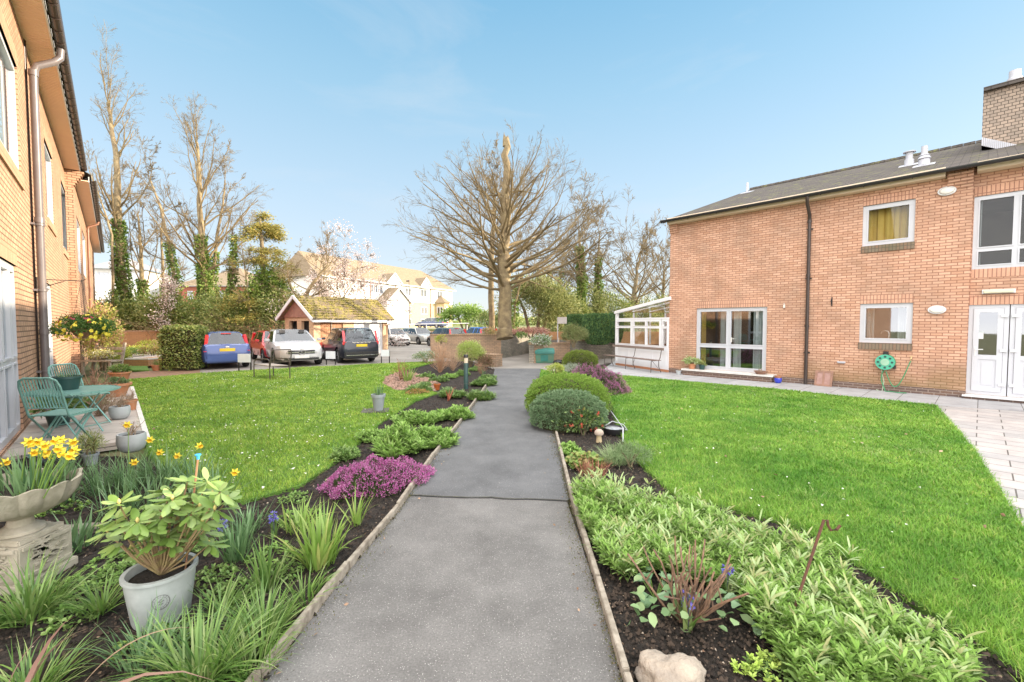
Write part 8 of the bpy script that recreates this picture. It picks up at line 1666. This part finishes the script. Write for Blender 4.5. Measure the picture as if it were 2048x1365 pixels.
# bollard light
p = G(932, 779); bz = zat(932, 710, p); bl_ = thing('bollard_light', 'black bollard light with a clear lens band beside the path', 'bollard light', p); r = 10.5 / F * p[1] / 2 * 1.0 + .0
r = .058; m = MB(); m.lathe(p, [(r, 0), (r, bz * .76), (r * .96, bz * .765), (0, bz * .765)], 24); m.build('post', MT['dgreen'], bl_, smooth=True)
m = MB(); m.lathe(p, [(r * .93, bz * .766), (r * .93, bz * .915)], 24, caps=(False, False)); m.build('lens', M('cream lens', (.62, .52, .36), (.7, .62, .5), 8, .2), bl_, smooth=True)
m = MB(); m.lathe(p, [(r * 1.04, bz * .915), (r * 1.04, bz * .985), (r * .9, bz), (0, bz)], 24); m.build('cap', MT['black'], bl_, smooth=True)
# grey bucket pot on slab on left lawn
p = G(757, 822, .03); mb_ = MB(); mb_.box((p[0] - .06, p[1], .02), (.50, .42, .045), .2); tag(mb_.build('stone_slab', MT['slab'], origin=p), 'square paving slab on the left lawn under the grey pot', 'slab')
h_ = zat(757, 789, p); q = pot('tall grey pot of bulbs standing on a slab on the left lawn', (p[0], p[1], .043), .125, h_ - .04, 'greypot', taper=.68); straps('upright green bulb leaves in the tall grey pot on the lawn', 'potted_plant', q, 46, .26, .012, (.0, .35), (.0, .5), STRAPB, .08)
# orange glazed pot and neighbours in the bed
p = G(874, 781); q = pot('small glossy orange brown pot near the bollard light', p, .088, .17, M('orange glaze', (.42, .12, .03), (.34, .10, .03), 6, .2, coat=1), round_=False, taper=.66); twiggy('few dry sprigs in the small glossy orange pot', q, 8, .1)
p = G(896, 802); t = straps('red leaved phormium beside the bollard with a few broad upright leaves', 'phormium', p, 7, .42, .035, (.1, .5), (.0, .5), leafmat('red phormium', [(.50, .16, .10), (.60, .25, .16), (.42, .12, .08)], .45, .25), .03)
V, Fc = blades_np(np.array([p + (.05, 0, .1)]), np.array([-.1]), np.array([.62]), np.array([.022]), np.array([.5]), np.array([1.7]), 10); fastmesh('long_leaf', V, Fc, leafmat('red phormium b', [(.55, .3, .22), (.5, .25, .18)], .45, .25), t)
straps('iris fan with dead brown heads on the bark covered bed end', 'iris_clump', G(815, 764), 40, .60, .028, (.1, .75), (.0, .5), IRIS, .09); twiggy('dead brown flower stalks beside the iris fan', G(802, 762), 30, .62, M('reddish dead stalks', (.36, .16, .09), (.28, .12, .08), 20, .9), .6)
twiggy('dense tan bare shrub in the middle of the left bed', G(880, 745), 70, 1.0, M('tan stems', (.50, .32, .20), (.42, .26, .16), 10, .9), .75, 'bare_shrub', 'shrub', .006)
twiggy('second tan bare shrub left of the lime shrub', G(906, 742), 50, .85, M('tan stems b', (.48, .33, .22), (.38, .26, .18), 10, .9), .8, 'bare_shrub', 'shrub', .006)
LM = leafmat('lime shrub leaves', [(.42, .52, .12), (.52, .60, .20), (.32, .42, .08), (.60, .66, .32)], .5, .3)
p = G(940, 735); h_ = zat(938, 685, p); shrub('lime green pieris shrub behind the bollard light', 'pieris_shrub', (p[0], p[1] + .2, h_ * .45), (.48, .40, h_ * .52), 5600, .07, LM, 44, .15, wl=.35)
shrub('green leaved shrub with white flowers left of the tan shrubs', 'flowering_shrub', G(850, 728) + (0, .1, .25), (.42, .3, .26), 1500, .06, leafmat('white flowered green', [(.12, .24, .05), (.20, .32, .08), (.7, .7, .66), (.1, .18, .04)], .5, .2), 20, .2)
shrub('dark twiggy shrub beside the little brick wall end', 'dark_shrub', G(962, 738) + (.1, .0, .2), (.30, .25, .24), 900, .06, leafmat('dark twig leaves', [(.16, .09, .06), (.24, .14, .09), (.10, .12, .04)], .7, .1), 16, .25)
straps('yellow tipped daffodil clump at the corner of the path edging', 'daffodil_clump', G(965, 748), 40, .2, .010, (.0, .6), (.0, .7), STRAPB, .10)
shrub('low green and red mat on the bark covered bed end', 'ground_plant', G(838, 792) + (-.05, .1, .05), (.22, .12, .07), 500, .045, leafmat('reddish mat', [(.3, .4, .1), (.5, .2, .1), (.2, .3, .08)], .6, .2), 12, .25)
m = MB(); p = G(905, 792); m.obox(p + (-.25, 0, .0), (.85, .0, 0), (0, .03, 0), (0, 0, .06)); m.obox(p + (.45, -.18, .0), (.03, 0, 0), (0, .18, 0), (0, 0, .06)); tag(m.build('bed_divider', MT['timber'], origin=p), 'short low timber divider across the left bed near the red phormium', 'edging board')
# ================= JUNCTION =================
# grit bin
ga_, gb_ = G(1072, 727), G(1107, 727); p = (ga_ + gb_) / 2; gw = (gb_[0] - ga_[0]); gh = zat(1075, 697, p); gt = thing('grit_bin', 'green plastic grit bin with a domed teal lid at the path junction', 'grit bin', p); dp_ = .55
def grit(z): return 1 + .06 * z / gh
m = MB(); m.add([(p[0] - gw / 2 * 1.0, p[1], 0.01), (p[0] + gw / 2, p[1], 0.01), (p[0] + gw / 2, p[1] + dp_, .01), (p[0] - gw / 2, p[1] + dp_, .01), (p[0] - gw / 2 * 1.06, p[1] - .02, gh * .62), (p[0] + gw / 2 * 1.06, p[1] - .02, gh * .62), (p[0] + gw / 2 * 1.06, p[1] + dp_ + .02, gh * .62), (p[0] - gw / 2 * 1.06, p[1] + dp_ + .02, gh * .62)], [(3, 2, 1, 0), (4, 5, 6, 7), (0, 1, 5, 4), (1, 2, 6, 5), (2, 3, 7, 6), (3, 0, 4, 7)])
m.build('bin_body', M('faded green plastic', (.07, .22, .15), (.12, .20, .13), 5, .6), gt, bevel=.02)
m = MB(); m.box((p[0] - .02, p[1] - .015, gh * .34), (gw * .42, .03, gh * .42)); m.build('hatch', MT['tealbox'], gt, bevel=.01)
m = MB(); x0_, x1_ = p[0] - gw / 2 * 1.12, p[0] + gw / 2 * 1.12; pr = [(p[1] - .05, gh * .63), (p[1] - .03, gh * .78), (p[1] + .08, gh * .93), (p[1] + .25, gh), (p[1] + .42, gh * .95), (p[1] + dp_ + .04, gh * .78), (p[1] + dp_ + .05, gh * .63)]
V = [(x0_, y, z) for y, z in pr] + [(x1_, y, z) for y, z in pr]; k = len(pr); m.add(V, [(i, i + 1, k + i + 1, k + i) for i in range(k - 1)] + [tuple(range(k)), tuple(range(k, 2 * k))[::-1], (0, k, 2 * k - 1, k - 1)]); m.build('lid', MT['tealbox'], gt, bevel=.012, fixn=True)
# black bag/box next to bin
p = G(1118, 729); b = bmesh.new(); bmesh.ops.create_icosphere(b, subdivisions=3, radius=1)
for w in b.verts: c = w.co; f = 1 + .12 * math.sin(c.x * 5) * math.cos(c.y * 6 + 1) + .06 * math.sin(c.z * 11 + c.x * 7); w.co = Vector((p[0] + c.x * .22 * f, p[1] + .1 + c.y * .16 * f, max(.005, .08 + c.z * .11 * f)))
me = bpy.data.meshes.new('black_sack'); b.to_mesh(me); b.free(); tag(link('black_sack', me, M('shiny black sack', (.02, .02, .025), None, 4, .25), None, p, True), 'crumpled black sack on the ground right of the grit bin', 'sack')
# post with grey board and cream stake
p = G(1117, 724); p = p + (0, .3, 0); z1_ = zat(1117, 635, p); sg = thing('notice_board', 'grey notice panel on a slim post above the low brick wall', 'sign', p); m = MB(); m.tube([(p[0], p[1] + .1, 0), (p[0], p[1] + .1, z1_)], .022, 8); m.build('post', MT['lead'], sg)
m = MB(); m.box((p[0] + .2, p[1] + .07, z1_ - .14), (.42, .02, .30)); m.build('panel', M('grey beige panel', (.42, .38, .36), None, 3, .6), sg)
m = MB(); p = G(1117, 719); m.box((p[0], p[1] - .05, zat(1117, 676, p) / 2), (.04, .03, zat(1117, 676, p))); tag(m.build('cream_stake', MT['cream'], origin=p), 'upright cream stake leaning on the low brick wall right of the grit bin', 'stake')
# raised bed plants
Z2 = BH2 - .03
def onbed(u, y, z): q = Y(u, 660, y); return np.array([q[0], y, z])
c = onbed(1083, 18.2, Z2); shrub('white flowered strap leaved plant on the low wall behind the grit bin', 'flowering_plant', c + (0, .1, .18), (.42, .3, .24), 1600, .09, leafmat('white flowers and leaves', [(.10, .20, .05), (.72, .72, .70), (.16, .28, .08), (.12, .22, .05)], .5, .2), 26, .2, wl=.3)
c = onbed(1150, 18.6, Z2); shrub('grey green feathery shrub on the low wall right of the notice post', 'feathery_shrub', c + (-.05, .1, .40), (.52, .42, .48), 3800, .085, leafmat('olive feathery', [(.22, .26, .09), (.30, .34, .14), (.16, .2, .07), (.34, .32, .16)], .6, .2), 40, .14, wl=.2)
TH_ = leafmat('thuja foliage', [(.05, .12, .05), (.09, .18, .08), (.13, .24, .09), (.20, .30, .08)], .6, .1)
def barrel(lab, u0, u1, vt, y, n=11000):
    a, b = Y(u0, 650, y), Y(u1, 650, y); cx = (a[0] + b[0]) / 2; rx = (b[0] - a[0]) / 2; zt2_ = Y(u0, vt, y)[2]; z0 = Z2; h = zt2_ - z0; t = thing('clipped_conifer', lab, 'conifer', (cx, y, z0)); a_ = rng.uniform(0, 6.283, n); zz = rng.uniform(0, 1, n) ** .85; top = rng.uniform(size=n) < .25
    prof_ = np.interp(zz, [0, .2, .55, .85, 1], [.62, .88, 1.0, .97, .86]); r = np.where(top, np.sqrt(rng.uniform(0, 1, n)) * .88, prof_ * rng.uniform(.93, 1.03, n)); z = np.where(top, 1.0 - .05 * r ** 4 + rng.normal(0, .01, n), zz)
    fl = 1 + .03 * np.sin(a_ * 17) + .02 * np.sin(a_ * 41); P = np.stack([cx + rx * r * fl * np.cos(a_), y + rx * r * fl * np.sin(a_), z0 + h * z], 1); D = np.stack([np.cos(a_) * .5, np.sin(a_) * .5, .9 + 0 * a_], 1) + rnd(n) * .35
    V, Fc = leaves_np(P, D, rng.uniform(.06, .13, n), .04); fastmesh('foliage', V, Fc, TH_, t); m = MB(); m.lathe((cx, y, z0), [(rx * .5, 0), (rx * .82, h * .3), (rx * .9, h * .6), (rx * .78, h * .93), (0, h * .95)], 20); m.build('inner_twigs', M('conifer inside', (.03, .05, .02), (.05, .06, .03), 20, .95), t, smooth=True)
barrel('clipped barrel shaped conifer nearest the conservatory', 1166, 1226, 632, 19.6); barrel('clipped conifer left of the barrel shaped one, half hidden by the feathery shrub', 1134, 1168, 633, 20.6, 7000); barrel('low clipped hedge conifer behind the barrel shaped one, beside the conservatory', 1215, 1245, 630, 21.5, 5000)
c = onbed(1045, 22.5, BH); shrub('pink heather and bergenia patch on the raised bed right of the oak', 'heather', onbed(1063, 23, BH) + (0, 0, .12), (.95, .5, .28), 2600, .07, leafmat('pale pink heather', [(.60, .28, .26), (.68, .42, .36), (.35, .22, .12), (.5, .2, .2)], .6, .25), 26, .2)
shrub('small bright green plant at the foot of the oak on its right', 'ground_plant', onbed(1043, 19.9, BH - .04) + (0, 0, .1), (.2, .15, .14), 300, .08, STRAP, 10, .25)
shrub('pinkish shrub left of the oak foot behind the wall', 'ground_plant', onbed(978, 23, BH - .04) + (0, 0, .15), (.35, .25, .25), 700, .08, leafmat('pink brown', [(.5, .25, .22), (.25, .3, .1), (.35, .2, .12)], .6, .2), 14, .25)
shrub('yellow flowered sprig plant behind the wall in front of the dark grey car', 'ground_plant', onbed(882, 20.2, BH - .25) + (0, 0, .1), (.22, .15, .2), 350, .07, YG, 12, .25)
# pots by the french window
SZ = ST + .001
def onr(u, v, off, z): s_, _ = RW.uv(u, v, off); return RW.pt(s_, z, off)
q = pot('terracotta pot with a variegated plant on the ledge left of the french window', onr(1384, 735, .22, SZ), .12, .17, 'terra'); shrub('cream and green variegated plant in the terracotta pot on the ledge', 'potted_plant', q + (0, 0, .10), (.2, .18, .13), 500, .07, leafmat('variegated', [(.5, .55, .25), (.3, .42, .14), (.62, .62, .4)], .5, .25), 14, .2)
q = pot('dark green planter beside the terracotta pot on the ledge', onr(1404, 738, .2, SZ), .10, .16, 'dgreen'); shrub('small dark foliage in the dark green planter on the ledge', 'potted_plant', q + (0, 0, .04), (.1, .1, .08), 200, .05, DARKEV, 8, .25)
q = pot('shallow brown bowl at the right end of the french window ledge', onr(1521, 749, .24, SZ), .17, .09, 'brownwood', taper=.7); twiggy('dry twig tangle in the shallow brown bowl on the ledge', q, 12, .1)
p = onr(1556, 766, .35, .015); q = pot('bright cobalt blue pot on the slabs at the right end of the ledge', p, .095, .15, M('cobalt glaze', (.02, .04, .45), (.03, .06, .5), 5, .15, coat=1), round_=True); q2 = pot('terracotta pot sitting inside the cobalt blue pot', (p[0], p[1], .165), .085, .06, 'terra')
q = pot('small grey bucket on the slabs at the corner of the salmon building', onr(1357, 748, .35, .015), .085, .13, 'lightpot'); twiggy('dead stems in the small grey bucket at the building corner', q, 8, .08)
# ---------- fillers of the far and near left bed ----------
GF = leafmat('mixed green fillers', [(.12, .24, .05), (.22, .36, .09), (.32, .44, .16), (.10, .19, .05)], .6, .25)
for lab_, u, v, rx, h, mt in [('low green plant between the bark mulch and the tan shrubs', 852, 756, .30, .16, GF), ('low green plant in front of the tan bare shrub', 878, 764, .30, .14, STRAP), ('small leafy plant below the lime shrub', 925, 752, .26, .18, GF), ('pale low plant right of the tan shrubs', 900, 756, .24, .12, LYCH), ('green edging plant between the bollard light and the junction corner', 976, 760, .28, .16, STRAP), ('low plant beside the little brick wall end', 950, 742, .26, .16, GF), ('small green plant between the heather and the lawn', 690, 915, .16, .10, GF), ('low leafy plant behind the heather by the lawn edge', 742, 880, .20, .12, LYCH), ('green filler plant left of the orange glazed pot', 848, 774, .22, .12, STRAP)]:
    mound(lab_, 'low_plant', G(u, v), rx, .22, h, 70, 14, .06, .016, mt, group='low plants filling the left bed')
twiggy('dry reddish twigs beside the junction corner of the left bed', G(962, 748), 30, .40, M('reddish dry twigs', (.34, .20, .13), (.26, .16, .1), 20, .9), .9, 'bare_shrub', 'shrub', .004)
for i, (u, v) in enumerate([(150, 1240), (240, 1150), (420, 1160), (560, 1150), (95, 1195), (380, 1110), (590, 1000), (470, 1190)]):
    mound(['small weeds on the soil left of the stamped grey pot', 'small weeds behind the stamped grey pot', 'small weeds on the soil right of the stamped grey pot', 'small weeds behind the big strap leaved clump', 'small weeds at the front of the urn plinth', 'small weeds under the rhododendron leaves', 'small weeds by the hyacinths near the lawn', 'small weeds between the grassy clumps'][i], 'seedling_clump', G(u, v), .16, .13, .06, 30, 7, .032, .016, GF)
